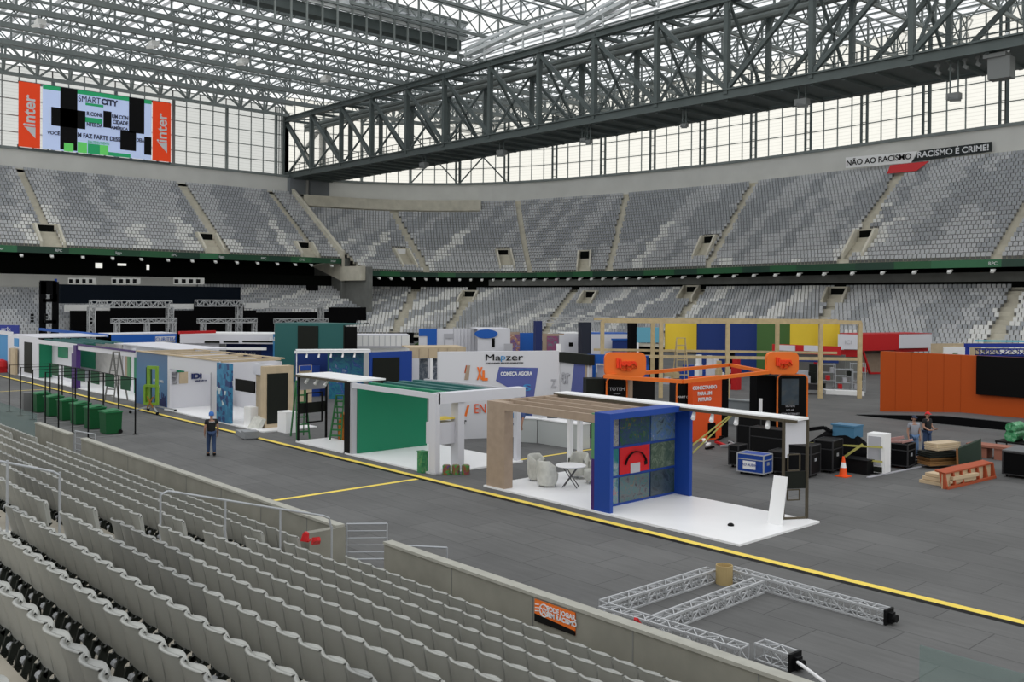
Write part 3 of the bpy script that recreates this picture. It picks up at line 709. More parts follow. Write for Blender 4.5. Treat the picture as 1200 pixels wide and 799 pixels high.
for rp_, px in ((rp1, 34.5), (rp2, 190)):
    p = SB(ub(px), .56, .06); text('inter', rp_, whitetxt, 2.4, p, (0, 0, 1), (0, -1, 0), bold=.05)
    q = SB(ub(px), .22, .06); tri = MB(); tri.prism([q+Vector((0, -.75, 0)), q+Vector((0, .8, .1)), q+Vector((0, .8, .95)), q+Vector((0, -.75, .95))][:3] if False else [q+Vector((0, .8, -.7)), q+Vector((0, .8, .9)), q+Vector((0, -.75, .9))], (.03, 0, 0)); tri.build('logo', whitetxt, rp_)
fr_ = MB()
for k in range(12):
    p = SB(k/11, 0, -.2); fr_.beam(p+Vector((0, 0, .3)), Vector((p.x, p.y, 28.1)), .22)
a = SB(0, 0, -.3); b = SB(1, 0, -.3); fr_.beam(a+Vector((0, 0, -.25)), b+Vector((0, 0, -.25)), .25)
fr_.beam(SB(0, 1, -.3), SB(1, 1, -.3), .25)
fr_.build('support_frame', steel, t_)
# ---------------------------------------------------------------- near stand
Y0R, DR, ZR, HR = 10.9, .9, .1, .26
ORD = ['front', 'second', 'third', 'fourth', 'fifth', 'sixth', 'seventh', 'eighth', 'ninth', 'tenth', 'eleventh', 'twelfth', 'thirteenth', 'fourteenth', 'fifteenth']
b = MB()
for i in range(15):
    yb = Y0R-DR*i-.17; yf = yb+DR if i else 11.95; z = ZR+HR*i
    b.box(-70, 4, yb, yf, z-.6, z, skip=('b',))
o = struct(b, 'near_stand_floor', mat('stand_concrete', (.36, .33, .27), .85, var=.1, vscale=1.5), 'stepped concrete treads of the nearest stand')
b = MB()
for x0 in (-19.3, -39.2):
    for i in range(1, 15):
        y = Y0R-DR*i-.17+DR; z = ZR+HR*(i-1)
        b.box(x0, x0+1.2, y-.02, y+.42, z, z+HR*.5)
struct(b, 'stair_steps_floor', concrete_pale, 'half steps of the stair aisles in the nearest stand')
wallm = mat('field_wall_concrete', (.235, .23, .195), .8, var=.12, vscale=1.3, bump=.05)
def wall_seg(x0, x1):
    m_ = MB(); m_.box(x0, x1, 11.95, 12.13, 0, .96); m_.box(x0, x1, 11.92, 12.16, .96, 1.02, 1); 
    x = x0+2.4
    while x < x1-1: m_.box(x-.012, x+.012, 11.944, 11.95, .1, .96, 2); x += 2.4
    struct(m_, 'wall_pitchside', [wallm, mat('wall_cap', (.36, .355, .31), .8, var=.08), concrete_dark], 'low concrete wall between the nearest seats and the floor')
wall_seg(-43.4, -39.0); wall_seg(-37.5, -19.3); wall_seg(-17.35, 4)
m_ = MB(); m_.box(-19.5, -19.28, 11.2, 12.17, 0, .955); struct(m_, 'wall_pitchside', wallm, 'return of the low wall at the stair opening')
gl = bpy.data.materials.new('tinted_glass'); gl.use_nodes = True; nt = gl.node_tree; nt.nodes.clear()
out = nt.nodes.new('ShaderNodeOutputMaterial'); tr = nt.nodes.new('ShaderNodeBsdfTransparent'); tr.inputs[0].default_value = (.84, .92, .91, 1)
gs = nt.nodes.new('ShaderNodeBsdfGlossy'); gs.inputs['Roughness'].default_value = .08; df = nt.nodes.new('ShaderNodeBsdfDiffuse'); df.inputs[0].default_value = (.30, .37, .37, 1)
mx = nt.nodes.new('ShaderNodeMixShader'); mx.inputs[0].default_value = .16; nt.links.new(tr.outputs[0], mx.inputs[1]); nt.links.new(df.outputs[0], mx.inputs[2])
m2 = nt.nodes.new('ShaderNodeMixShader'); m2.inputs[0].default_value = .05; nt.links.new(mx.outputs[0], m2.inputs[1]); nt.links.new(gs.outputs[0], m2.inputs[2]); nt.links.new(m2.outputs[0], out.inputs[0])
def glass_panel(x0, x1, z0, z1, label):
    t_ = thing('glass_balustrade', label, 'glass balustrade', ((x0+x1)/2, 12.04, z0), 'glass balustrades')
    m_ = MB(); m_.box(x0, x1, 12.02, 12.05, z0, z1); m_.build('glass_pane', gl, t_)
    m_ = MB()
    x = x0+.4
    while x < x1: m_.box(x-.04, x+.04, 11.99, 12.08, z0, z0+.16); x += 1.1
    m_.build('clamp', alu, t_)
glass_panel(-5.42, 3.5, 1.02, 2.0, 'tinted glass balustrade on the wall in the near right corner')
pz = PY(0, 481, 12.04).z
glass_panel(-60, -43.5, .05, 1.35, 'tinted glass balustrade beyond the far left end of the concrete wall')

# the tip-up seats
def seat_meshes(tone):
    n = 6; bk = MB(); rows = []
    vs = [0, .3, .62, .86, 1.0]
    for j, v in enumerate(vs):
        r_ = []
        for i in range(n+1):
            u_ = -1+2*i/n; x = .238*u_*(1-.03*v); z = .34+.51*v-(.03*u_*u_ if v > .8 else 0)-.012*(1-u_*u_)*v
            y = .03-.085*v-.075*(1-u_*u_)*(.3+.7*v); r_.append((x, y, z))
        rows.append(r_)
    back = rows; front = [[(x, y+.028, z) for x, y, z in r_] for r_ in rows]
    bk.grid(back); bk.grid([list(reversed(r_)) for r_ in front])
    # rolled rim along the top and the sides
    top = back[-1]; tf = front[-1]
    bk.grid([top, [(x, y-.012, z+.006) for x, y, z in top], [(x, y+.002, z+.02) for x, y, z in top], [(x, y+.008, z+.016) for x, y, z in tf], tf])
    for i in (0, -1):
        L = [r_[i] for r_ in back]; F = [r_[i] for r_ in front]; s_ = -1 if i == 0 else 1
        bk.grid([L, [(x+.006*s_, y+.014, z) for x, y, z in L], F] if s_ < 0 else [F, [(x+.006, y+.014, z) for x, y, z in L], L])
    bk.grid([[(x, y, z) for x, y, z in front[0]], back[0]])
    pn = MB(); A = []; B = []
    for j, v in enumerate([0, .5, .88, 1.0]):
        a = []; c = []
        for i in range(n+1):
            u_ = -1+2*i/n; x = .222*u_*(1-.05*v); z = .40+.40*v-(.03*u_*u_ if v > .8 else 0)
            vb = (z-.34)/.51; a.append((x, .065-.085*vb-.075*(1-u_*u_)*(.3+.7*vb), z)); c.append((x, .10-.055*v+.045*(1-u_*u_)-(.015 if v == 1.0 else 0), z))
        A.append(a); B.append(c)
    pn.grid(A); pn.grid([list(reversed(r_)) for r_ in B]); pn.grid([A[-1], [((a_[0]+b_[0])/2, (a_[1]+b_[1])/2, a_[2]+.022) for a_, b_ in zip(A[-1], B[-1])], B[-1]]); pn.grid([B[0], A[0]])
    for i in (0, -1): pn.grid([[r_[i] for r_ in A], [r_[i] for r_ in B]])
    br = MB(); br.mi = 0
    for s_ in (-.13, .13):
        br.beam((s_, .12, .40), (s_, -.02, .28), .035, .07); br.beam((s_, -.02, .33), (s_, -.07, .14), .035, .06); br.beam((s_-.03, -.07, .14), (s_+.03, -.07, .14), .05, .05)
    br.beam((-.2, .03, .33), (.2, .03, .33), .035)
    br.mi = 1; br.tube((-.05, -.02, .25), (.05, -.02, .25), .045, 8)
    br.mi = 0; br.beam((0, .05, 0), (0, .02, .33), .05, .07)
    return bk, pn, br
BK, PN, BR = seat_meshes(0)
seat_near_dk = mat('seat_near_dark', (.25, .255, .24), .38, var=.04, vscale=2, spec=.45)
def near_tone(i, x):
    k = math.floor(x/3.5+i*.37+.3); r_ = random.Random(k*131+i*17).random()
    return 1 if (r_ < .26 and i > 3) else 0
proto = {}
for tone, m_ in ((0, seat_near), (1, seat_near_dk)):
    proto[tone] = None
cands = []
GAPS = ((-19.3, -18.1), (-39.2, -38.0))
for i in range(0, 14):
    for k in range(-120, 24):
        x = -12.66+.505*(k+.5)
        if x > 2: continue
        if any(a-.1 < x < c_+.1 for a, c_ in GAPS): continue
        if i == 0 and (-19.3 < x < -17.3): continue
        y = Y0R-DR*i; z = ZR+HR*i
        q = [proj((x+dx, y, z+h)) for dx in (-.24, .24) for h in (.3, .85)]
        if min(a[2] for a in q) < .6: continue
        if not any(-25 < a[0] < 1225 and 300 < a[1] < 830 for a in q): continue
        vis = any(5 < a[0] < 1195 and 0 < a[1] < 790 for a in q[1::2])
        cands.append((q[0][2] if vis else q[0][2]+100, i, x, y, z))
cands.sort()
near, rest = cands[:300], cands[300:]
def row_label(i, x, tone):
    side = 'right of the stairs' if x > -18.5 else ('between both stairs' if x > -38.5 else 'left of both stairs')
    return '%s tip-up seat, %s row from the field wall, %s' % ('dark grey' if tone else 'light grey', ORD[i], side)
for d, i, x, y, z in near:
    tone = near_tone(i, x)
    if proto[tone] is None:
        o = local_thing('stadium_seat', '', 'stadium seat')
        mt = seat_near_dk if tone else seat_near
        BK.build('backrest', mt, o, smooth=True); PN.build('seat_pan', mt, o, smooth=True); BR.build('bracket', [bracket_m, hub_m], o); proto[tone] = o; c = o
    else: c = copy_tree(proto[tone])
    c.location = (x, y, z); c.rotation_euler = (0, 0, random.uniform(-.012, .012))
    tag(c, row_label(i, x, tone), 'stadium seat', '%s seats of the %s row, %s' % ('dark grey' if tone else 'light grey', ORD[i], 'right' if x > -18.5 else 'middle' if x > -38.5 else 'left'))
# everything past the nearest three hundred goes with the far stands into one object
for d, i, x, y, z in rest:
    if d > 100: d -= 100
    tone = near_tone(i, x)
    for src, mi in ((BK, 3+tone), (PN, 3+tone), (BR, 5)):
        if src is BR and d > 30: continue
        n0 = len(FAR.v); FAR.v += [(a+x, b_+y, c_+z) for a, b_, c_ in src.v]; FAR.f += [tuple(n0+j for j in f) for f in src.f]
        FAR.m += [mi]*len(src.f) if src is not BR else [5+k_ for k_ in src.m]
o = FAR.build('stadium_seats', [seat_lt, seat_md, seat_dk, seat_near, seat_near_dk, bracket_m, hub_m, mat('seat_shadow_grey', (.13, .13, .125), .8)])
tag(o, 'all the further grey and white tip-up seats filling the stands', 'stadium seats', None, 'stuff')
print('seats', len(near), len(rest), len(FAR.f))

# handrails in the stair aisle
def rail(name, pts, posts, r, label, m=galv):
    t_ = thing(name, label, 'handrail', (pts[0][0], pts[0][1], posts[0][2]))
    m_ = MB()
    for a, c_ in zip(pts[:-1], pts[1:]): m_.tube(a, c_, r, 8)
    m_.build('rail', m, t_)
    for x, y, z0, z1 in posts:
        m_ = MB(); m_.tube((x, y, z0), (x, y, z1), r, 8); m_.build('post', m, t_)
def floor_at(y): 
    i = max(0, math.ceil((Y0R-.17-y)/DR)) if y < Y0R-.17 else 0
    return ZR+HR*i
xr = -19.0
def rline(y): return 1.35+(11.5-y)*.284
rail('handrail', [(xr, 11.62, 1.0), (xr, 11.55, 1.3), (xr, 11.4, 1.38), (xr, 7.75, rline(7.7)), (xr, 7.6, rline(7.7)-.06)],
     [(xr, 11.62, floor_at(11.6), 1.1), (xr, 10.3, floor_at(10.3), rline(10.3)), (xr, 9.0, floor_at(9), rline(9)), (xr, 7.6, floor_at(7.6), rline(7.7))], .024, 'galvanised handrail low in the stair aisle near the wall opening')
p1 = PX(70, 553, xr); p0 = PX(0, 540, xr)
sl = (p0.z-p1.z)/(p1.y-p0.y)
rail('handrail', [(xr, p1.y, p1.z-.06), (xr, p1.y-.12, p1.z+.02), (xr, p0.y-.8, p0.z+sl*.8)],
     [(xr, p1.y, floor_at(p1.y), p1.z), (xr, p0.y+.12, floor_at(p0.y), p0.z), (xr, p0.y-.8, floor_at(p0.y-.8), p0.z+sl*.8)], .024, 'galvanised handrail higher in the stair aisle at the left edge')
# gates at the openings
def barrier(name, a, b_, h, label, bars=4, m=galv):
    a = Vector((*a, 0)); b_ = Vector((*b_, 0)); t_ = thing(name, label, 'gate', tuple(a)); m_ = MB(); r = .022
    for p in (a, b_): m_.tube(p, p+Vector((0, 0, h)), r, 6)
    for z in (h, .15): m_.tube(a+Vector((0, 0, z)), b_+Vector((0, 0, z)), r, 6)
    m_.build('frame', m, t_)
    m_ = MB()
    for k in range(1, bars+1): z = .15+(h-.15)*k/(bars+1); m_.tube(a+Vector((0, 0, z)), b_+Vector((0, 0, z)), .012, 5)
    if bars: m_.build('bars', m, t_)
    return t_
barrier('metal_gate', (-19.35, 12.25), (-18.75, 13.0), 1.0, 'galvanised metal gate standing open at the wall opening')
p_ = G(447, 636, 1.0); 
barrier('metal_gate', (-17.55, 12.6), (-16.75, 13.25), .78, 'galvanised metal gate folded back behind the nearer end of the wall', bars=0)
barrier('metal_gate', (-39.0, 12.2), (-37.6, 12.5), 1.1, 'small metal gate at the farther wall opening on the left', bars=3)
for px, py, rz in ((357, 640, .3), (371, 646, 1.3)):
    p = PY(px, py, 10.93); m_ = MB(); m_.prism([Vector((-.13, -.05, -.12)), Vector((.12, -.05, -.1)), Vector((.09, 0, .13)), Vector((-.02, 0, .17)), Vector((-.1, 0, .08))], (0, .1, 0))
    m_.prism([Vector((-.12, .02, -.14)), Vector((.13, .02, -.14)), Vector((.12, .16, -.1)), Vector((-.1, .16, -.1))], (0, 0, .05))
    o = m_.build('red_cloth', red, smooth=False); o.location = (p.x, 10.93, .95); o.scale = (.75, .75, .75); o.rotation_euler = (0 if rz < 1 else 1.1, 0, rz)
    tag(o, 'crumpled red cloth %s over a front row seat back beside the gate' % ('standing up' if rz < 1 else 'lying flat'), 'cloth')
# notice on the field wall
t_ = thing('wall_notice', 'orange and black notice plate with a football emblem on the low concrete wall', 'sign', (-11.5, 11.93, .3))
def wp(px, py): p = PY(px, py, 11.93); return Vector((p.x, 11.93, p.z))
a = wp(626.7, 704); b_ = wp(674, 719.8); x0, x1 = a.x, b_.x; zt = .92; zb = .52
m_ = MB(); m_.box(x0, x1, 11.925, 11.945, zb, zt); m_.build('plate', orange, t_)
m_ = MB(); m_.prism([(x0, 11.922, zb), (x1, 11.922, zb), (x1, 11.922, zb+.08), (x0, 11.922, zb+.14)], (0, .02, 0)); m_.build('black_band', blackp, t_)
text('PODE JOGAR,', part_of(t_, 'plate'), whitetxt, .12, (x0+(x1-x0)*.68, 11.915, zt-.09), (1, 0, 0), (0, 0, 1), ext=.002, bold=.004)
text('SEM RACISMO', part_of(t_, 'plate'), whitetxt, .12, (x0+(x1-x0)*.68, 11.915, zt-.2), (1, 0, 0), (0, 0, 1), ext=.002, bold=.004)
m_ = MB(); cx = x0+(x1-x0)*.25; cz = zt-.15
for k in range(16):
    a0 = 2*math.pi*k/16; a1 = 2*math.pi*(k+1)/16; m_.beam((cx+.11*math.cos(a0), 11.918, cz+.11*math.sin(a0)), (cx+.11*math.cos(a1), 11.918, cz+.11*math.sin(a1)), .012, .02)
for k in range(5):
    a0 = 2*math.pi*k/5+.3; m_.beam((cx+.045*math.cos(a0), 11.918, cz+.045*math.sin(a0)), (cx+.11*math.cos(a0), 11.918, cz+.11*math.sin(a0)), .01, .016)
    m_.beam((cx+.045*math.cos(a0), 11.918, cz+.045*math.sin(a0)), (cx+.045*math.cos(a0+1.257), 11.918, cz+.045*math.sin(a0+1.257)), .01, .016)
for k in range(3): m_.beam((x0+.02, 11.918, cz+.06-.06*k), (x0+.13, 11.918, cz+.08-.06*k), .01, .014)
m_.build('emblem', whitetxt, part_of(t_, 'plate'))
# ---------------------------------------------------------------- exhibition booths
def bx(parent, name, m, x0, x1, y0, y1, z0, z1, label=None):
    b = MB(); b.box(min(x0, x1), max(x0, x1), min(y0, y1), max(y0, y1), z0, z1); o = b.build(name, m, parent)
    if label: o['label'] = label
    return o
def slab(name, label, x0, x1, y0, y1, z=.06, m=whitefl):
    b = MB(); b.box(x0, x1, y0, y1, 0, z); o = b.build(name, m); tag(o, label, 'platform'); return o
def spot(parent, x, y, z, d=(0, -.5, -.6)):
    b = MB(); b.tube((x, y, z), (x, y, z-.12), .02, 6); c = Vector((x, y, z-.16)); v = Vector(d).normalized()*.13
    b.tube(c-v, c+v, .055, 8, .075); b.build('spotlight', whitefl, parent)
def vwall(parent, name, m, a, b_, z0, z1, th=.1, label=None, lab=None):
    """vertical panel between two plan points, thickness away from the viewer"""
    a = Vector((a[0], a[1], 0)); b_ = Vector((b_[0], b_[1], 0)); d = (b_-a).normalized(); n = Vector((-d.y, d.x, 0))
    if n.dot(a+b_) < 0: n = -n
    m_ = MB(); m_.prism([a+Vector((0, 0, z0)), b_+Vector((0, 0, z0)), b_+Vector((0, 0, z1)), a+Vector((0, 0, z1))], n*th)
    o = m_.build(name, m, parent)
    if lab: o['label'] = lab
    return o
def T(px, py, z): p = G(px, py, z); return (p.x, p.y)
def zat(px, py, a):      # height seen at pixel row py above plan point a
    d = ray(px, py); n = Vector((a[0], a[1])); k = (n.x*d.x+n.y*d.y)/(d.x*d.x+d.y*d.y); return 6.4+d.z*k

def image_mat(name, cols, scale=2.0, dist=1.5, seed=0.0, emit=0.0, rough=.35):
    m = bpy.data.materials.new(name); m.use_nodes = True; nt = m.node_tree; b = nt.nodes['Principled BSDF']
    tc = nt.nodes.new('ShaderNodeTexCoord'); mp = nt.nodes.new('ShaderNodeMapping'); mp.inputs['Location'].default_value = (seed, seed*1.7, seed*.6); nt.links.new(tc.outputs['Object'], mp.inputs[0])
    n = nt.nodes.new('ShaderNodeTexNoise'); n.inputs['Scale'].default_value = scale; n.inputs['Distortion'].default_value = dist; n.inputs['Detail'].default_value = 5; n.inputs['Roughness'].default_value = .65
    nt.links.new(mp.outputs[0], n.inputs['Vector']); r = nt.nodes.new('ShaderNodeValToRGB'); nt.links.new(n.outputs['Fac'], r.inputs['Fac'])
    e = r.color_ramp.elements; e[0].position = .3; e[0].color = (*cols[0], 1); e[1].position = .7; e[1].color = (*cols[-1], 1)
    for k, c in enumerate(cols[1:-1]): x = e.new(.3+.4*(k+1)/(len(cols)-1)); x.color = (*c, 1)
    nt.links.new(r.outputs['Color'], b.inputs['Base Color']); b.inputs['Roughness'].default_value = rough
    if emit: nt.links.new(r.outputs['Color'], b.inputs['Emission Color']); b.inputs['Emission Strength'].default_value = emit
    return m

# --- pergola booth with the blue picture portal
slab('booth_platform', 'white floor platform under the pergola booth with the blue portal', -24.5, -14.2, 20.95, 24.95)
t = thing('pergola_booth', 'exhibition booth with taupe wooden pergola and blue portal of picture tiles', 'booth', (-19.4, 23, .06))
bx(t, 'wooden_column', wood2, -24.4, -23.5, 21.0, 21.38, .06, 2.95)
for k, y in enumerate((21.0, 21.9, 22.75, 23.6, 24.4)):
    bx(t, 'slat', wood2, -23.5 if k == 0 else -24.4, -19.42, y, y+.11, 2.70, 2.94)
bx(t, 'end_beam', wood2, -24.4, -24.28, 21.38, 24.9, 2.7, 2.95)
bx(t, 'back_post', whitefl, -24.25, -24.08, 24.75, 24.9, .06, 2.7); bx(t, 'back_post', whitefl, -23.75, -23.6, 24.75, 24.9, .06, 2.7)
b = MB(); XA, XB = -19.42, -18.78
b.box(XA, XB, 21.0, 21.14, .06, 3.02); b.box(XA, XB, 24.85, 24.99, .06, 3.02); b.box(XA, XB, 21.14, 24.85, 2.84, 3.02); b.box(XA, XA+.06, 21.14, 24.85, .06, 2.84)
b.build('blue_portal', blue, t)
bx(t, 'edge_panel', green_pale, -19.56, -19.43, 21.02, 21.12, 1.6, 2.98); bx(t, 'edge_panel', purple, -19.56, -19.43, 21.02, 21.12, .06, 1.6)
XM = -19.34
yb = [21.2, 22.02, 23.52, 24.8]; zb = [.12, .98, 1.88, 2.80]
tiles = {(0, 0): ([(.02, .08, .11), (.12, .25, .27), (.4, .1, .1)], 2.2), (1, 0): ([(.03, .03, .04), (.10, .11, .12), (.05, .13, .14), (.2, .09, .05)], 2.6), (2, 0): ([(.01, .015, .02), (.04, .06, .08), (.01, .03, .02)], 1.4),
         (0, 1): ([(.01, .12, .12), (.02, .16, .17), (.35, .38, .4)], 1.2), (1, 1): ([(.50, .01, .015), (.55, .015, .02)], 1), (2, 1): ([(.03, .06, .045), (.07, .10, .07), (.16, .2, .15)], 2.5),
         (0, 2): ([(.02, .02, .03), (.3, .3, .3), (.05, .05, .05)], 3), (1, 2): ([(.01, .03, .015), (.015, .08, .03), (.02, .03, .12), (.02, .10, .04), (.25, .05, .02)], 3.2), (2, 2): ([(.02, .03, .05), (.1, .16, .2), (.05, .12, .30), (.3, .3, .3)], 2)}
for (i, j), (cols, scl) in tiles.items():
    b = MB(); b.box(XM-.02, XM+.02, yb[i]+.03, yb[i+1]-.04, zb[j]+.03, zb[j+1]-.05)
    o = b.build('picture_tile', image_mat('tile_%d%d' % (i, j), cols, scl, 2, i*3.1+j*5.7, .0, .2), t)
    if (i, j) == (1, 1): o['label'] = 'red picture tile with a dark arch'
b = MB(); cy, cz = 22.78, 1.35
for k in range(12):
    a0 = math.pi*(.08+.9*k/12); a1 = math.pi*(.08+.9*(k+1)/12)
    b.beam((XM+.03, cy-.52*math.cos(a0), cz-.18+.5*math.sin(a0)), (XM+.03, cy-.52*math.cos(a1), cz-.18+.5*math.sin(a1)), .13, .02)
b.build('picture_arch', blackp, t)
b = MB(); b.box(XM+.02, XM+.035, 22.55, 23.0, 1.0, 1.3); b.build('picture_block', greyw, t)
bx(t, 'canopy_board', whitefl, -24.5, -14.6, 24.32, 24.98, 2.96, 3.03)
bx(t, 'canopy_frame', mat('bronze_metal', (.10, .085, .06), .4, .5), -24.5, -14.58, 24.28, 24.34, 2.9, 2.99)
for x in (-18.3, -17.6, -16.7, -15.6): spot(t, x, 24.4, 2.92, (.3, -.6, -.6))
bronze = MATS['bronze_metal']
for (x, y) in ((-15.0, 24.3), (-14.62, 24.95)): bx(t, 'end_post', bronze, x-.035, x+.035, y-.035, y+.035, .06, 2.96)
vwall(t, 'end_board', white, (-14.97, 24.33), (-14.63, 24.93), 2.25, 2.92, .03); vwall(t, 'end_board', white, (-14.97, 24.33), (-14.9, 24.42), 1.85, 2.25, .03)
vwall(t, 'end_screen', screen2, (-14.99, 24.3), (-14.6, 24.98), .95, 1.45, .05)
for z0, z1 in ((1.48, 1.95), (.62, .92)):
    b = MB(); P = [Vector((-14.92, 24.4, z0)), Vector((-14.74, 24.75, z0)), Vector((-14.74, 24.75, z1)), Vector((-14.92, 24.4, z1))]
    for a, c_ in zip(P, P[1:]+P[:1]): b.beam(a, c_, .035)
    b.build('end_frame', bronze, t)
b = MB(); b.beam((-15, 24.3, .09), (-14.62, 24.95, .09), .06); b.build('bottom_rail', bronze, t)
b = MB(); b.prism([(-15.05, 23.55, .06), (-14.62, 23.62, .06), (-14.55, 23.78, 1.42), (-14.95, 23.72, 1.42)], (0, .04, 0)); o = b.build('leaning_panel', whitefl); tag(o, 'narrow white panel leaning near the right end of the white platform', 'panel')
b = MB(); b.lathe(-15.55, 22.5, [(.09, .06), (.09, .10), (.05, .13)], 12); tag(b.build('black_puck', blackp), 'small black disc on the white platform', 'fitting')

# wrapped chairs and folding table on the platform
wrap = mat('wrapped_white', (.56, .56, .51), .35, var=.12, vscale=6, bump=.6)
def tub_chair(x, y, rz, label):
    t_ = local_thing('tub_chair', label, 'chair', (x, y, .06), rz, 'wrapped chairs round the white table')
    b = MB(); b.lathe(0, 0, [(.02, .46), (.33, .47), (.37, .42), (.36, .25), (.31, .12)], 16); b.build('seat', wrap, t_, smooth=True)
    b = MB(); rows = []
    for z, r_ in ((.06, .33), (.3, .39), (.62, .41), (.86, .38), (.90, .34), (.84, .31), (.6, .33), (.44, .31)):
        rows.append([(r_*math.cos(a)*(1+.05*math.sin(5*a+z*9)), r_*math.sin(a), z*(.80 if k in (0, 12) else .88 if k in (1, 11) else 1)) for k, a in enumerate([math.pi*(-.1+1.2*k/12) for k in range(13)])])
    b.grid(rows); b.build('backrest', wrap, t_, smooth=True)
    for k in range(4):
        a = math.pi/4+k*math.pi/2; b = MB(); b.tube((.24*math.cos(a), .24*math.sin(a), .2), (.28*math.cos(a), .28*math.sin(a), 0), .018, 6); b.build('leg', galv, t_)
tub_chair(-23.95, 23.0, 1.9, 'white wrapped tub chair farthest left, by the wooden column')
tub_chair(-22.95, 22.5, 2.9, 'white wrapped tub chair in front of the folding table')
tub_chair(-23.3, 24.35, .1, 'white wrapped tub chair behind the folding table')
tub_chair(-22.3, 24.1, -.6, 'white wrapped tub chair right of the folding table, by the blue portal')
t = local_thing('folding_table', 'round white folding table with crossed metal legs on the white platform', 'table', (-22.3, 22.95, .06), .5)
b = MB(); b.lathe(0, 0, [(.5, .72), (.52, .735), (.52, .75), (.5, .76)], 28); b.build('tabletop', whitefl, t)
for s_ in (-1, 1):
    for dy in (-.14, .14):
        b = MB(); b.tube((-.26*s_, dy, .72), (.26*s_, dy, 0), .016, 6); b.build('leg', mat('dark_metal', (.06, .06, .065), .35, .6), t)

# --- green booth
slab('booth_platform', 'white floor platform in the booth with the green wall', -33.3, -27.2, 20.95, 25.3)
slab('booth_platform', 'white floor platform left of the booth with the green wall', -37.4, -33.5, 21.0, 22.7)
t = thing('green_wall_booth', 'exhibition booth with a big green wall, white portal and teal roof slats', 'booth', (-30, 23, .06))
bx(t, 'black_column', blackp, -33.4, -32.98, 20.98, 21.2, .0, 2.95)
bx(t, 'edge_column', greyw, -32.95, -32.78, 20.98, 21.2, .06, 2.95)
bx(t, 'green_wall', green, -32.85, -32.74, 21.2, 24.75, .06, 2.78)
bx(t, 'front_fascia', white, -32.8, -27.57, 20.96, 21.04, 2.76, 2.96)
for k, y in enumerate((21.75, 22.5, 23.25, 24.0)): bx(t, 'roof_slat', teal if k else green, -32.8, -27.55, y, y+.28, 2.82, 2.93)
bx(t, 'roof_beam', greyw, -32.8, -27.5, 24.6, 24.75, 2.76, 2.94)
bx(t, 'portal_column', white, -27.55, -27.15, 20.9, 21.12, .06, 2.96); bx(t, 'portal_column', white, -27.62, -27.2, 22.0, 22.3, .06, 2.7)
bx(t, 'portal_header', white, -27.58, -27.15, 21.04, 25.35, 2.58, 2.96)
bx(t, 'portal_column', white, -27.55, -27.35, 25.1, 25.3, .0, 2.58)
bx(t, 'display_box', white, -28.0, -27.4, 21.12, 22.0, 1.05, 1.85); bx(t, 'display_shelf', yl, -28.0, -27.4, 21.3, 22.0, 1.95, 2.0)
t = thing('side_canopy', 'flat white canopy on thin dark posts at the left of the green wall booth', 'canopy', (-35.5, 22, .06))
bx(t, 'canopy_board', whitefl, -37.5, -33.0, 21.05, 22.75, 2.97, 3.04); bx(t, 'canopy_frame', bronze, -37.5, -33.3, 21.0, 21.06, 2.9, 3.0)
for (x, y) in ((-37.35, 21.1), (-37.5, 22.6)): bx(t, 'post', blackp, x-.04, x+.04, y-.04, y+.04, .06, 2.96)
vwall(t, 'dark_board', screen2, (-37.36, 21.12), (-37.5, 22.55), 1.25, 1.72, .05); vwall(t, 'white_board', greyw, (-37.36, 21.12), (-37.5, 22.55), 2.3, 2.9, .04)
b = MB(); P = [Vector((-37.3, 21.5, .85)), Vector((-37.35, 22.3, .85)), Vector((-37.35, 22.3, 2.15)), Vector((-37.3, 21.5, 2.15))]
for a, c_ in zip(P, P[1:]+P[:1]): b.beam(a, c_, .06)
b.build('open_frame', blackp, t)
for x in (-36.8, -36.0, -35.2): spot(t, x, 21.2, 2.92)
# boxes on the floor beside the green booth
cgreen = image_mat('green_carton', [(.01, .12, .04), (.04, .25, .1), (.25, .3, .1)], 6, 1, 2)
b = MB(); b.box(-28.1, -27.78, 20.8, 21.05, .0, .78); b.box(-28.12, -27.76, 20.78, 21.07, .78, .8); o = b.build('green_carton', cgreen); tag(o, 'tall green carton standing before the white portal column', 'carton')
for k, (x, y) in enumerate(((-27.05, 21.35), (-26.85, 21.62), (-26.62, 21.9))):
    b = MB(); b.lathe(x, y, [(.15, 0), (.15, .33), (.12, .34), (.12, .36)], 14); o = b.build('paint_pot', image_mat('pot%d' % k, [(.01, .15, .05), (.05, .3, .08), (.3, .05, .02), (.03, .08, .3)], 7, 1, k*4))
    tag(o, ['green paint pot nearest the white portal column', 'middle of the three green paint pots by the portal', 'farthest right of the three green paint pots by the portal'][k], 'pot', 'paint pots')

# --- blue panel booth with the patterned column
slab('booth_platform', 'white floor platform in the booth with the blue city panel', -52.8, -46.1, 21.3, 25.2)
slab('booth_platform', 'white floor platform before the plywood booth with the dark door', -46.1, -41.0, 21.3, 24.2)
city = bpy.data.materials.new('city_panel'); city.use_nodes = True; nt = city.node_tree; b_ = nt.nodes['Principled BSDF']
tc = nt.nodes.new('ShaderNodeTexCoord'); sp = nt.nodes.new('ShaderNodeSeparateXYZ'); rr = nt.nodes.new('ShaderNodeValToRGB'); nt.links.new(tc.outputs['Generated'], sp.inputs[0]); nt.links.new(sp.outputs['Z'], rr.inputs['Fac']); nt.links.new(rr.outputs['Color'], b_.inputs['Base Color'])
rr.color_ramp.elements[0].color = (.03, .10, .24, 1); rr.color_ramp.elements[1].color = (.055, .12, .23, 1); x = rr.color_ramp.elements.new(.45); x.color = (.05, .17, .33, 1)
t = thing('city_panel_booth', 'booth with dark blue city panel, open front and blue patterned column', 'booth', (-50, 23, .06))
bx(t, 'city_panel', city, -57.4, -52.7, 21.45, 21.55, .0, 3.1, 'dark blue printed panel with a city skyline')
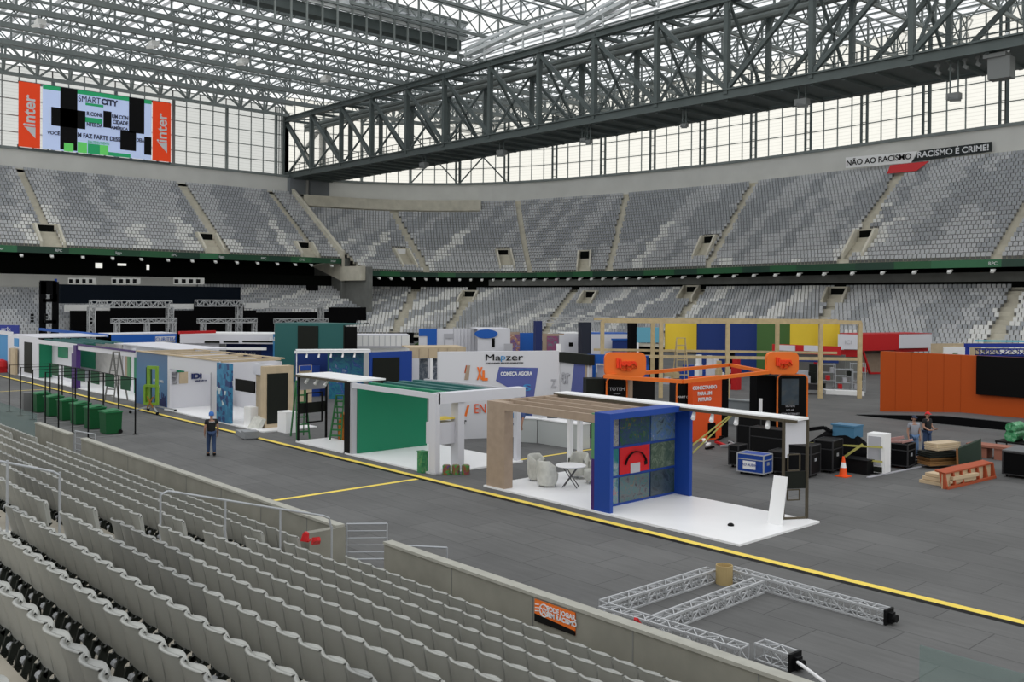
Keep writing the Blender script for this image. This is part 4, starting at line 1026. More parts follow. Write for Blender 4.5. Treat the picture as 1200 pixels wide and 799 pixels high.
b = MB(); rs = random.Random(3)
for k in range(16):
    x = -54.6+k*.11; h_ = .25+rs.random()*.55; b.box(x, x+.08, 21.43, 21.46, .15, .15+h_)
b.build('skyline', navy, part_of(t, 'city_panel'))
text('ENERGIA PARA', part_of(t, 'city_panel'), whitetxt, .22, (-53.95, 21.42, 1.55), (1, 0, 0), (0, 0, 1)); text('CIDADES', part_of(t, 'city_panel'), whitetxt, .22, (-54.2, 21.42, 1.25), (1, 0, 0), (0, 0, 1))
bx(t, 'header_wall', white, -52.7, -46.1, 21.45, 21.55, 2.35, 3.1); bx(t, 'front_post', white, -52.7, -52.4, 21.45, 21.55, .06, 2.35); bx(t, 'front_post', white, -46.9, -46.1, 21.45, 21.55, .06, 2.35)
bx(t, 'lower_wall', white, -52.6, -46.2, 25.0, 25.1, .06, 2.95); bx(t, 'left_wall', white, -52.8, -52.7, 21.5, 25.1, .06, 3.05)
def lw(px, py): p = PX(px, py, -52.69); return p.y, p.z
def lbox(name, m, px0, py0, px1, py1):
    (ya, za), (yb2, zb2) = lw(px0, py0), lw(px1, py1); b = MB(); b.box(-52.7, -52.66, min(ya, yb2), max(ya, yb2), min(za, zb2), max(za, zb2)); return b.build(name, m, t)
lbox('wall_screen', image_mat('wall_pic', [(.03, .03, .04), (.2, .2, .22), (.6, .6, .6)], 2, 1, 4), 200, 436, 208, 450); lbox('wood_board', wood, 210, 436, 220, 449)
lbox('green_sign', green, 207, 432, 216, 436)
for tx, px0, px1, py0, py1 in (('IDI', 224, 236, 444, 437), ('cidades', 228, 242, 447, 444.6)):
    (ya, za), (yb2, zb2) = lw(px0, py0), lw(px1, py1); text(tx, t, navy, 1, (-52.64, (ya+yb2)/2, (za+zb2)/2), (0, 1, 0), (0, 0, 1), bold=.05, ext=.02, fit=(abs(yb2-ya), abs(zb2-za)))
b = MB(); b.box(-51.6, -51.2, 24.0, 24.6, .06, 1.0); b.build('counter', whitefl, t)
b = MB(); b.tube((-46.7, 21.3, .06), (-46.7, 21.3, 2.5), .035, 6); b.build('thin_post', greyw, t)
patt = bpy.data.materials.new('blue_tile_pattern'); patt.use_nodes = True; nt = patt.node_tree; b_ = nt.nodes['Principled BSDF']
tc = nt.nodes.new('ShaderNodeTexCoord'); vo = nt.nodes.new('ShaderNodeTexVoronoi'); vo.inputs['Scale'].default_value = 4.2; vo.distance = 'CHEBYCHEV'; rr = nt.nodes.new('ShaderNodeValToRGB'); rr.color_ramp.interpolation = 'CONSTANT'
nt.links.new(tc.outputs['Object'], vo.inputs['Vector']); nt.links.new(vo.outputs['Color'], rr.inputs['Fac']); nt.links.new(rr.outputs['Color'], b_.inputs['Base Color'])
rr.color_ramp.elements[0].color = (.02, .15, .30, 1); rr.color_ramp.elements[1].position = .45; rr.color_ramp.elements[1].color = (.03, .21, .38, 1)
for p_, c_ in ((.7, (.012, .04, .15)), (.84, (.5, .58, .6)), (.92, (.03, .2, .36))): x = rr.color_ramp.elements.new(p_); x.color = (*c_, 1)
bx(t, 'pattern_column', patt, -46.05, -44.5, 21.3, 21.45, .06, 3.05, 'blue column with small white and navy symbols')
b = MB(); b.box(-57.4, -46.1, 21.4, 21.6, 3.1, 3.16); b.box(-57.4, -46, 25.0, 25.15, 3.1, 3.16)
for k in range(6): b.box(-57.3+k*2.2, -57.15+k*2.2, 21.6, 25.0, 3.02, 3.14)
b.build('roof_frame', wood, t)
t = thing('plywood_booth', 'light plywood booth with a tall dark door panel and wall screen', 'booth', (-43, 23, .06))
bx(t, 'back_wall', wood, -44.5, -42.5, 22.7, 22.8, .06, 2.75); bx(t, 'header', white, -44.5, -42.4, 22.55, 22.68, 2.5, 3.05)
b = MB(); b.box(PY(275, 455, 22.6).x, PY(297.5, 455, 22.6).x, 22.62, 22.69, 1.5, 2.12); b.build('wall_screen', screen, t)
b = MB(); b.box(-42.45, -41.95, 21.9, 23.4, .06, 3.05); b.build('side_wall', wood, t); bx(t, 'dark_door', screen2, -41.95, -41.93, 21.98, 23.1, .25, 2.7)
vwall(t, 'rear_wall', wood, (-42.2, 23.9), (-42.2, 24.6), .9, 3.0, .1); bx(t, 'blue_strip', blue, -42.2, -42.1, 23.9, 24.5, 2.75, 3.0)
b = MB(); b.box(-43.6, -42.9, 21.6, 22.0, .06, 1.0); o = b.build('display_plinth', whitefl); tag(o, 'white plinth in front of the plywood booth wall screen', 'plinth')
b = MB(); b.prism([(-42.8, 21.4, .06), (-42.0, 21.5, .06), (-41.9, 21.7, .5), (-42.7, 21.7, .6)], (0, .25, 0)); o = b.build('plastic_bag', wrap); tag(o, 'crumpled white plastic sheet lying before the plywood booth', 'plastic sheet')
b = MB(); b.box(-40.9, -40.1, 22.0, 22.6, .0, 1.0); o = b.build('white_cabinet', whitefl); tag(o, 'low white cabinet right of the plywood booth', 'cabinet')

# --- far left row of booths
slab('booth_platform', 'white floor platform of the far left green booths', -84.5, -58.0, 21.6, 25.4)
t = thing('white_booth', 'white booth at the far left with light blue panel and dark doorway', 'booth', (-83, 23, 0))
bx(t, 'front_wall', white, -85.6, -78.5, 21.7, 21.8, .0, 3.15); bx(t, 'doorway', screen2, -81.7, -79.6, 21.66, 21.7, .35, 2.75); bx(t, 'blue_square', blue_lt, -84.6, -83.3, 21.66, 21.7, 2.3, 2.95)
bx(t, 'taupe_column', wood2, -85.0, -84.5, 21.4, 21.6, .0, 2.1); bx(t, 'wood_column', wood, -84.5, -83.3, 21.4, 21.6, .0, 2.15)
bx(t, 'roof', white, -85.6, -78.5, 21.7, 27, 3.15, 3.22); bx(t, 'roof_edge', blue2, -97, -78.5, 27, 27.1, 3.1, 3.35)
t = thing('light_blue_booth', 'light blue booth wall cut by the left edge', 'booth', (-92, 22, 0)); bx(t, 'wall', blue_lt, -97, -86.6, 21.9, 22, 0, 3.1); bx(t, 'fascia', white, -97, -85.7, 21.8, 21.9, 3.1, 3.4); bx(t, 'edge', white, -86.6, -85.6, 21.7, 21.9, 0, 3.1)
b = MB(); b.lathe(-86.9, 21.3, [(.05, 0.0), (.4, .1), (.5, .5), (.42, .95), (.1, 1.1)], 14); b.box(-87.3, -86.5, 20.95, 21.65, 0, .35); o = b.build('red_machine', red); tag(o, 'rounded red machine before the light blue booth', 'machine')
t = thing('green_lined_booth', 'white booth lined with green panels, left of the purple column', 'booth', (-74, 23, 0))
yb3 = PX(61, 425, -78.3).y
bx(t, 'green_wall', green, -78.4, -78.3, 21.8, yb3, .1, 2.95); bx(t, 'fascia', white, -78.5, -69.0, 21.7, 21.8, 2.75, 3.05); bx(t, 'back_wall', white, -78.4, PY(88, 425, yb3).x, yb3, yb3+.1, 0, 3.0)
bx(t, 'green_square', green, PY(68, 412, yb3-.05).x, PY(79, 412, yb3-.05).x, yb3-.06, yb3, 1.75, 2.55); bx(t, 'front_post', white, -78.5, -78.2, 21.7, 21.8, 0, 2.75)
for k in range(5): bx(t, 'roof_slat', teal, -78.4, -69.4, 22.2+k*.65, 22.4+k*.65, 3.0, 3.1)
t = thing('purple_column_booth', 'booth with a purple corner column and green back wall', 'booth', (-64, 23, 0))
b = MB(); b.box(-69.6, -69.2, 21.5, 21.8, 0, 2.4); b.box(-69.2, -68.6, 21.5, 21.8, 0, 3.0); b.build('purple_column', purple, t)
bx(t, 'fascia', purple, -68.6, -58.0, 21.55, 21.62, 3.0, 3.12); bx(t, 'fascia_white', white, -68.6, -58, 21.6, 21.7, 2.7, 3.0)
bx(t, 'green_back', green, PY(94, 425, 24.6).x, PY(111, 425, 24.6).x, 24.6, 24.7, .9, 2.75); bx(t, 'back_wall', white, PY(89, 425, 24.7).x, -60.5, 24.7, 24.8, 0, 3.0)
bx(t, 'printed_wall', image_mat('grey_print', [(.40, .39, .38), (.46, .45, .43), (.34, .33, .32)], 1.2, .6, 5, rough=.7), PY(112, 425, 24.62).x, PY(143, 425, 24.62).x, 24.62, 24.7, .1, 2.95)
text('A A', t, mat('ink_teal', (.1, .3, .3)), .7, (PY(127, 425, 24.6).x, 24.58, 2.5), (1, 0, 0), (0, 0, 1))
bx(t, 'green_strip', green_pale, PY(149, 425, 24.5).x, PY(152, 425, 24.5).x, 24.5, 24.6, .2, 2.6); bx(t, 'taupe_strip', wood2, PY(146, 425, 24.5).x, PY(149, 425, 24.5).x, 24.5, 24.6, .2, 2.6)
bx(t, 'right_green_wall', green, PY(157, 430, 23.2).x, PY(166.5, 430, 23.2).x, 23.2, 23.3, .1, 2.65); bx(t, 'right_white_wall', white, PY(154, 430, 23.2).x, PY(157, 430, 23.2).x, 23.2, 23.3, .1, 3.0)
bx(t, 'roof', white, -68.5, -58, 24.2, 27.5, 3.04, 3.1)
# more rooflines behind these booths
t = thing('blue_banner_board', 'dark blue banner board high behind the left booths', 'banner', (*T(10, 381, 4.0), 0)); vwall(t, 'board', mat('banner_blue', (.025, .04, .26), .5), T(-6, 380.5, 3.6), T(22, 381, 3.6), 2.8, 3.6, .1); vwall(t, 'post', white, T(20, 381, 3.6), T(22, 381, 3.6), 0, 2.8)
text('urbs', t, whitetxt, .6, (*T(8, 380.8, 3.6), 3.2), (.64, .77, 0), (0, 0, 1))

# --- booths behind: placed by the height of their fascias
def booth_far(name, label, a, b_, zt, parts, depth=3.0, cat='booth', roofm=None):
    """a, b_: plan ends of the front; parts: (part name, material, f0, f1, z0, z1[, setback])"""
    A = Vector((*a, 0)); B = Vector((*b_, 0)); d = B-A; L = d.length; u_ = d/L; n = Vector((-u_.y, u_.x, 0))
    if n.dot(A) < 0: n = -n
    t_ = thing(name, label, cat, tuple((A+B)/2))
    for p in parts:
        sb = p[6] if len(p) > 6 else 0.0; o = n*sb
        vwall(t_, p[0], p[1], (A+u_*L*p[2]+o)[:2], (A+u_*L*p[3]+o)[:2], p[4], p[5], .12)
    if roofm:
        m_ = MB(); m_.prism([A+Vector((0, 0, zt)), B+Vector((0, 0, zt)), B+n*depth+Vector((0, 0, zt)), A+n*depth+Vector((0, 0, zt))], (0, 0, .08)); m_.build('roof', roofm, t_)
    return t_, A, u_, n, L
t, A, u_, n, L = booth_far('blue_fascia_booth', 'booth with long royal blue fascia and white name plate, left of middle', T(131, 392.5, 3.3), T(207, 391, 3.3), 3.3,
    [('fascia', blue2, 0, 1, 2.45, 3.3), ('name_plate', white, .66, .97, 2.62, 3.1, -.1), ('back_wall', navy, 0, 1, 0, 2.45, 3), ('corner_post', greyw, 0, .03, 0, 2.45), ('corner_post', purple, .96, 1, 0, 2.45)], roofm=white)
c = A+u_*L*.82+Vector((0, 0, 2.86))-n*.18; text('CURITIBA', part_of(t, 'name_plate'), blue2, .42, c, u_, (0, 0, 1))
t, A, u_, n, L = booth_far('white_fascia_booth', 'wide white booth with dark blue open front, behind the plywood booth', T(211, 391, 3.5), T(322, 392, 3.5), 3.5,
    [('fascia', white, 0, 1, 2.75, 3.5), ('lower_fascia', whitefl, .36, .97, 2.35, 2.55, -1.5), ('left_wall', white, 0, .4, 0, 2.75, .3), ('door', navy, .11, .15, 1.4, 2.5, .25),
     ('dark_wall', navy, .4, .8, 0, 2.75, 2.0), ('blue_wall', navyf, .8, 1, 0, 2.75, 1.5), ('slot', screen2, .26, .42, 2.78, 2.95, -.03), ('slot', screen2, .46, .62, 2.82, 2.98, -.03), ('slot', screen2, .66, .98, 2.86, 3.0, -.03)], roofm=whitefl)
c = A+u_*L*.25+Vector((0, 0, 2.1)); text('ippuc', t, greyw, .5, c, u_, (0, 0, 1))
c = A+u_*L*.62+Vector((0, 0, 1.9))+n*1.9; text('cidade viva', t, whitetxt, .35, c, u_, (0, 0, 1))
m_ = MB(); m_.beam(Vector(T(210, 389, 3.75)).to_3d()+Vector((0, 0, 3.7)), Vector(T(252, 388, 3.75)).to_3d()+Vector((0, 0, 3.7)), .25, .2); m_.build('red_strip', red, t)
t, A, u_, n, L = booth_far('light_blue_sign', 'light blue sign board with white title right of the white booths', T(320, 391.5, 3.6), T(346, 391.5, 3.6), 3.6, [('board', blue_lt, 0, 1, 1.7, 3.6), ('post', greyw, 0, .06, 0, 1.7), ('post', greyw, .94, 1, 0, 1.7)], cat='sign')
c = A+u_*L*.5+Vector((0, 0, 3.2))-n*.03; text('INOVAÇÃO', part_of(t, 'board'), whitetxt, .42, c, u_, (0, 0, 1), bold=.01)
for k in range(3): c = A+u_*L*.5+Vector((0, 0, 2.6-.3*k))-n*.03; text('parque tecnologico', part_of(t, 'board'), whitetxt, .15, c, u_, (0, 0, 1))
t, A, u_, n, L = booth_far('teal_booth', 'dark teal booth wall with two dark screens before the black curtain', T(322, 379.5, 4.4), T(404, 381, 4.4), 4.4, [('wall', teal, 0, 1, 0, 4.4), ('screen', screen2, .34, .63, 2.5, 4.3, -.06), ('post', screen2, .985, 1, 0, 4.4, -.05), ('side_screen', screen, 1.0, 1.16, 2.4, 4.3)], roofm=teal)
mural = image_mat('blue_mural', [(.01, .05, .25), (.01, .10, .22), (.02, .2, .25), (.012, .06, .3), (.3, .4, .45)], 1.6, 1.5, 8)
t, A, u_, n, L = booth_far('blue_mural_booth', 'deep blue booth with a printed mural and a large dark screen', T(347, 411, 3.1), T(434, 410.5, 3.1), 3.1, [('back_wall', navyf, 0, .45, 0, 3.0, 2.5), ('mural_wall', mural, .45, .92, 0, 2.95, .6), ('canopy', whitefl, -.02, 1.0, 2.98, 3.12, -.3), ('canopy_top', greyw, -.02, 1.05, 2.85, 2.98, 1.2), ('blue_box', blue, .2, .34, 0, 2.0, 2.2), ('post', whitefl, 0, .012, 0, 3.0, -.2)])
m_ = MB(); a = A-n*.3; m_.prism([a+Vector((0, 0, 3.1)), a+u_*L+Vector((0, 0, 3.1)), a+u_*L+n*1.3+Vector((0, 0, 3.1)), a+n*1.3+Vector((0, 0, 3.1))], (0, 0, .05)); m_.build('canopy_roof', whitefl, t)
for k in range(5): c = A+u_*L*(.14+.16*k)-n*.2; spot(t, c.x, c.y, 2.95, (.2, -.3, -.8))
vwall(t, 'screen_wall', blue, T(434, 411, 3.1), T(483, 411, 3.0), 0, 3.0, .15)
a = Vector((*T(436.5, 416, 2.75), 0)); b2 = Vector((*T(467, 416, 2.75), 0)); q0 = Vector((*T(434, 411, 3.1), 0)); q1 = Vector((*T(483, 411, 3.0), 0)); uu = (q1-q0).normalized(); nn = Vector((uu.y, -uu.x, 0)); LL = (q1-q0).length
vwall(t, 'screen', screen2, (q0+uu*LL*.05+nn*.06)[:2], (q0+uu*LL*.68+nn*.06)[:2], .5, 2.62, .05)
t['label'] = 'deep blue booth with a printed mural and a large dark screen'
# beige fascia booth
t, A, u_, n, L = booth_far('beige_fascia_booth', 'booth with a panelled beige fascia left of the big white lettered wall', T(480, 408.5, 3.1), T(546, 408, 3.1), 3.1, [('fascia', wood, 0, 1, 2.45, 3.1), ('wall', white, 0, .17, 0, 2.45), ('picture', image_mat('pic_a', [(.35, .36, .38), (.05, .07, .1), (.4, .42, .45)], 1.4, 1, 3), .17, .34, 0, 2.4, .4), ('post', whitefl, .36, .41, 0, 2.45), ('picture', image_mat('pic_b', [(.32, .34, .36), (.04, .06, .09), (.38, .4, .45), (.3, .25, .4)], 1.3, 1, 9), .41, .66, 0, 2.4, .4), ('wall', whitefl, .67, .80, 0, 2.3), ('blue_panel', mat('violet_blue', (.09, .11, .32), .5), .82, 1.0, 0, 2.4, .1)], roofm=wood)
for k in range(1, 6):
    c = A+u_*L*k/6-n*.015; m_ = MB(); m_.beam(c+Vector((0, 0, 2.46)), c+Vector((0, 0, 3.09)), .03, .03); m_.build('fascia_joint', wood2, t)

# --- the big lettered wall
vio = MATS['violet_blue']
a = Vector((*T(544, 412, 4.0), 0)); c_ = Vector((*T(655, 411, 4.0), 0)); u_ = (c_-a).normalized(); L = (c_-a).length; n = Vector((-u_.y, u_.x, 0)); nf = Vector((u_.y, -u_.x, 0))
t = thing('lettered_wall', 'tall white exhibition wall lettered Mapzer with slanted blue panel reading COMEÇA AGORA', 'exhibition wall', tuple((a+c_)/2))
wl_m = mat('white_print_wall', (.62, .62, .65), .6)
vwall(t, 'wall_board', wl_m, (a-u_*1.2)[:2], c_[:2], 0, 4.0, .25)
a -= u_*0
def on(f, z, off=.02): return a+u_*L*f+nf*off+Vector((0, 0, z))
def quad(name, m, pts, off=.015, th=.02):
    b = MB(); b.prism([on(f, z, off) for f, z in pts], nf*(-th)); return b.build(name, m, t)
def fz(px, py):   # pixel on the wall -> (fraction, height)
    d = ray(px, py); k = (a.x*nf.x+a.y*nf.y)/(d.x*nf.x+d.y*nf.y); p = EYE+d*k; return ((p-a).dot(u_)/L, p.z)
quad('slanted_panel', vio, [fz(581, 446), fz(625, 470), fz(630.5, 431), fz(585, 430)])
quad('slanted_panel', vio, [fz(606, 462), fz(622, 500), fz(626, 466), fz(606, 462)][:3])
quad('orange_stripe', orange_dp, [fz(544, 437), fz(548, 437), fz(550, 428), fz(546, 428)]); quad('taupe_stripe', wood2, [fz(544, 445), fz(549, 445), fz(551, 428), fz(547, 428)], .02)
def wtext(tx, px0, px1, py0, py1, m_, off=.03, bold=0.0):
    a_, b_ = fz(px0, py0), fz(px1, py1); w_ = abs(b_[0]-a_[0])*L; h_ = abs(a_[1]-b_[1]); text(tx, part_of(t, 'wall_board'), m_, 1, on((a_[0]+b_[0])/2, (a_[1]+b_[1])/2, off), u_, (0, 0, 1), bold=bold, fit=(w_, h_), ext=.01)
wtext('Ma', 569, 586.5, 422.5, 415, blackp); wtext('p', 586.8, 592.2, 424, 417, blue_lt); wtext('zer', 592.6, 612.8, 422.5, 417, blackp)
wtext('CIDADES INTELIGENTES', 569, 613, 426.3, 424.3, blackp, bold=.02)
wtext('COMEÇA AGORA', 586.5, 623.5, 441.5, 435, whitetxt, bold=.03); wtext('A CIDADE DO FUTURO', 590, 622, 434.2, 432, blue_lt)
wtext('X', 558.5, 565.5, 445, 430, orange, bold=.06); wtext('L', 565, 571.5, 446, 434, orange, bold=.06); wtext('S', 613, 622, 458, 450, blue_lt, bold=.02)
quad('blue_patch', blue_lt, [fz(598, 490), fz(620, 489), fz(622, 481), fz(598, 484)])
# lower left leaf with er and the orange outline
a0 = a.copy()
q0 = Vector((*T(538, 411, 4.0), 0)); q1 = Vector((*G(552, 507, 0)[:2], 0))
wtext('z', 645.5, 652, 454, 444, greyw)
wtext('er', 539.2, 546.5, 497, 492, blackp, .05, .03)
quad('blue_stripe', vio, [fz(540, 481), fz(542.5, 481), fz(546, 458), fz(542, 458)], .03); quad('wood_stripe', wood2, [fz(538.5, 470), fz(541, 468), fz(542, 459), fz(539, 459)], .03)
quad('orange_mark', orange, [fz(544, 487), fz(546.5, 488), fz(550, 475), fz(547.5, 475)], .03)
wtext('EN', 556, 569, 484, 473, redor, .04, -.0)
# second leaf to the right
a = Vector((*T(657, 417, 3.6), 0)); c_ = Vector((*T(690, 420.5, 3.6), 0)); u_ = (c_-a).normalized(); L = (c_-a).length; nf = Vector((u_.y, -u_.x, 0))
t = thing('lettered_wall', 'white exhibition wall with grey zer lettering and slanted blue panel, right of the Mapzer wall', 'exhibition wall', tuple((a+c_)/2))
vwall(t, 'wall_board', wl_m, a[:2], c_[:2], 0, 3.45, .2); vwall(t, 'dark_header', screen2, (a+nf*.1)[:2], (c_+nf*.1+u_*.2)[:2], 3.3, 3.8, .3)
quad('slanted_panel', vio, [fz(668, 470), fz(684, 470), fz(686, 424), fz(673.5, 422)]); quad('wood_edge', wood2, [fz(684, 470), fz(687, 470), fz(688.5, 424), fz(686, 424)])
wtext('er', 658.5, 668, 449, 437, greyw, .03, .01)
vwall(t, 'edge_post', whitefl, (a-u_*.25+nf*.1)[:2], (a+nf*.1)[:2], 0, 4.2, .1)
# blue frame wall beyond
t, A, u2, n2, L2 = booth_far('blue_frame_wall', 'royal blue frame wall behind the left orange kiosk', T(688, 416, 3.7), T(760, 413, 3.9), 3.8, [('blue_post', blue2, 0, .14, 0, 3.7), ('blue_top', blue2, 0, 1.0, 3.3, 3.75), ('blue_post', blue2, .9, 1.0, 0, 3.7), ('white_back', white, .14, .9, 0, 3.2, .4)], cat='exhibition wall')
# white counters in front of the lettered wall
def counter(px0, py0, px1, py1, h_, label, dep=.7, m=white):
    p = G(px0, py0); q = G(px1, py1); d = (q-p).normalized(); n_ = Vector((-d.y, d.x, 0))
    if n_.dot(p) < 0: n_ = -n_
    t_ = thing('reception_counter', label, 'counter', tuple(p)); b = MB(); b.prism([p, q, q+n_*dep, p+n_*dep], (0, 0, h_-.05)); b.build('body', m, t_)
    b = MB(); e = d*.03; b.prism([p-e-n_*.03+Vector((0, 0, h_-.05)), q+e-n_*.03+Vector((0, 0, h_-.05)), q+e+n_*(dep+.03)+Vector((0, 0, h_-.05)), p-e+n_*(dep+.03)+Vector((0, 0, h_-.05))], (0, 0, .05)); b.build('worktop', whitefl, t_)
counter(603, 517.5, 629, 519, 1.1, 'white counter seen behind the wooden pergola column', m=mat('counter_pale', (.50, .52, .51), .5)); counter(630, 519, 678, 527, 1.1, 'longer white counter in front of the lettered wall', m=MATS['counter_pale'])
p = G(558, 510); b = MB(); b.box(-.9, .7, -.4, .4, .35, .45); b.box(-.9, -.82, -.4, .4, 0, .45); b.box(.62, .7, -.4, .4, 0, .45); b.prism([(-.95, -.42, .45), (.7, -.42, .45), (.7, -.42, 1.0), (-.7, -.42, 1.05), (-.95, -.42, .9)], (0, .8, 0)); o = b.build('draped_table', mat('grey_drape', (.10, .10, .105), .8)); o.location = (p.x-.2, p.y+1.0, 0); o.rotation_euler = (0, 0, .5); tag(o, 'table draped in dark grey cloth left of the wooden pergola column', 'table')
# ---------------------------------------------------------------- the stage over the end stand's lower tier
XS_ = -124.5
def SX(px, py, X=XS_): p = PX(px, py, X); return (p.y, p.z)
def sxbox(parent, name, m, px0, py0, px1, py1, X=XS_, th=.3, z0=None):
    (ya, za), (yb_, zb_) = SX(px0, py0, X), SX(px1, py1, X)
    zz0 = min(za, zb_) if z0 is None else z0
    b = MB(); b.box(X-th, X, min(ya, yb_), max(ya, yb_), zz0, max(za, zb_)); return b.build(name, m, parent)
t = thing('stage_backdrop', 'long black draped stage front before the end stand, with black curtains below', 'stage', (XS_, 55, 0))
sxbox(t, 'black_band', navycl, 71, 333, 282, 356, -127.5, 1.0); sxbox(t, 'curtain', black, 83, 364, 300, 420, -126.0, .4, 0.0); sxbox(t, 'curtain', black, 130, 356, 197, 366, -126.3, .3); sxbox(t, 'curtain', black, 228, 356, 286, 366, -126.3, .3)
sxbox(t, 'curtain', black, 290, 366, 429, 420, -125.0, .4, 0.0); sxbox(t, 'curtain', black, 428, 378, 445, 420, -124.0, .4, 0.0)
sxbox(t, 'curtain', black, 386, 360, 429, 380, -125.2, .3); sxbox(t, 'white_valance', seat_lt, 77, 357, 130, 365, -126.6, .6); sxbox(t, 'white_valance', seat_lt, 197, 356, 228, 362, -126.6, .6); sxbox(t, 'white_valance', seat_lt, 285, 355, 372, 361, -126.6, .6)
for px0, px1, n_ in ((82, 113, 4), (133, 165, 4), (206, 240, 4)):      # amplifier racks / projectors on top of the band
    for k in range(n_):
        a = px0+(px1-px0)*k/n_
        o = sxbox(None, 'equipment_rack', concrete_pale, a, 325.5, a+(px1-px0)/n_*.94, 333.2, -128.2, .8); o['kind'] = 'thing'
        y0, z0 = SX(a+1.2, 331.5, -127.39); y1, z1 = SX(a+(px1-px0)/n_*.7, 327, -127.39)
        o2 = MB(); o2.box(-128.19, -128.17, y0, y1, z0, z1); o2.build('front', blackp, o)
        tag(o, 'pale equipment rack with black front on the %s end of the black stage band' % ('left' if px0 == 82 else 'middle' if px0 == 133 else 'right'), 'rack', 'equipment racks on the stage band, %s cluster' % ('left' if px0 == 82 else 'middle' if px0 == 133 else 'right'))
def truss_seg(b, p, q, w_=.3, r=.03, step=.45, r2=None):
    """square box truss between two points"""
    p = Vector(p); q = Vector(q); d = (q-p).normalized(); u_ = Vector((0, 0, 1)) if abs(d.z) < .9 else Vector((1, 0, 0)); s1 = d.cross(u_).normalized()*(w_/2); s2 = s1.cross(d).normalized()*(w_/2)
    c = [s1+s2, s1-s2, -s1-s2, -s1+s2]; L = (q-p).length; n = max(2, round(L/step)); r2 = r2 or r*.6
    for o in c: b.beam(p+o, q+o, r*2)
    for k in range(n):
        a0 = p+d*(L*k/n); a1 = p+d*(L*(k+1)/n)
        for j in range(4):
            o1, o2 = c[j], c[(j+1) % 4]; b.beam(a0+(o1 if k % 2 else o2), a1+(o2 if k % 2 else o1), r2*2)
            if k == 0: b.beam(a0+o1, a0+o2, r2*2)
            b.beam(a1+o1, a1+o2, r2*2)
def goalpost(label, px0, px1, pyt, pyb, X, legs, w_=.7):
    t_ = thing('stage_truss', label, 'truss', (X, SX(px0, pyt, X)[0], 0), None)
    y0, z = SX(px0, pyt, X); y1, _ = SX(px1, pyt, X); b = MB(); truss_seg(b, (X, y0, z), (X, y1, z), w_, .07, .9, .05); b.build('crossbar', alu, t_)
    for px in legs:
        y, _ = SX(px, pyt, X); b = MB(); truss_seg(b, (X, y, 0), (X, y, z-w_/2), w_*.8, .07, .9, .05); b.build('leg', alu, t_)
goalpost('tall grey lattice truss frame, leftmost before the black curtain', 106, 200, 356, 0, -121.5, (107, 199), .85)
goalpost('tall grey lattice truss frame in the middle of the black curtain', 230, 286, 355, 0, -121.5, (280,), .8)
goalpost('grey lattice truss frame at the right end of the curtain', 317, 377, 357, 0, -121.5, (376,), .7)
goalpost('lower grey lattice truss frame, left before the curtain', 131, 206, 376, 0, -117.5, (137, 172, 203), .55)
goalpost('lower grey lattice truss frame, middle before the curtain', 232, 300, 376, 0, -117.5, (238, 268, 298), .55)
goalpost('lower grey lattice truss bar at the right before the curtain', 322, 383, 376, 0, -117.5, (325,), .55)
t = thing('scaffold_tower', 'tall black scaffold tower draped with black cloth left of the stage curtain', 'scaffold', (-123, SX(58, 360)[0], 0))
sxbox(t, 'cloth', black, 48, 328.5, 66, 345, -123, .5); sxbox(t, 'cloth', black, 60, 345, 67, 353, -123, .5)
b = MB()
for px in (50.5, 65.5):
    y, _ = SX(px, 350, -123); zt = SX(px, 330, -123)[1]; b.box(-123.4, -123.0, y-.35, y+.35, 0, zt)
for py in (352, 377): (y0, z0), (y1, z1) = SX(50, py, -123), SX(66, py, -123); b.beam((-123.2, y0, z0), (-123.2, y1, z1), .4)
y0, z0 = SX(51, 377, -123); y1, z1 = SX(65, 377, -123); b.beam((-123.2, y0, z0), (-123.2, (y0+y1)/2, 0), .3); b.beam((-123.2, y1, z1), (-123.2, (y0+y1)/2, 0), .3)
b.build('frame', black, t)
o = sxbox(None, 'blue_lamp', blue, 64.7, 326.5, 67, 330, -123, .3); o['kind'] = 'thing'; tag(o, 'tiny blue lamp on top of the scaffold tower', 'lamp')
for k, px in enumerate((38, 54.5)):
    for j in range(3):
        y, z = SX(px, 369+3.6*j, -121); b = MB(); b.box(-121.2, -121, y-.16, y+.16, z-.14, z+.14)
        tag(b.build('black_speaker', blackp), 'small black speaker box in the %s hanging column by the scaffold tower' % ('left' if k == 0 else 'right'), 'loudspeaker', 'speaker columns by the scaffold, %s' % ('left' if k == 0 else 'right'))
sx_ = sxbox(None, 'curtained_box', black, 361, 334, 373, 345, -138, .6); sx_['kind'] = 'thing'; tag(sx_, 'small black box before the grey parapet of the end stand', 'box')

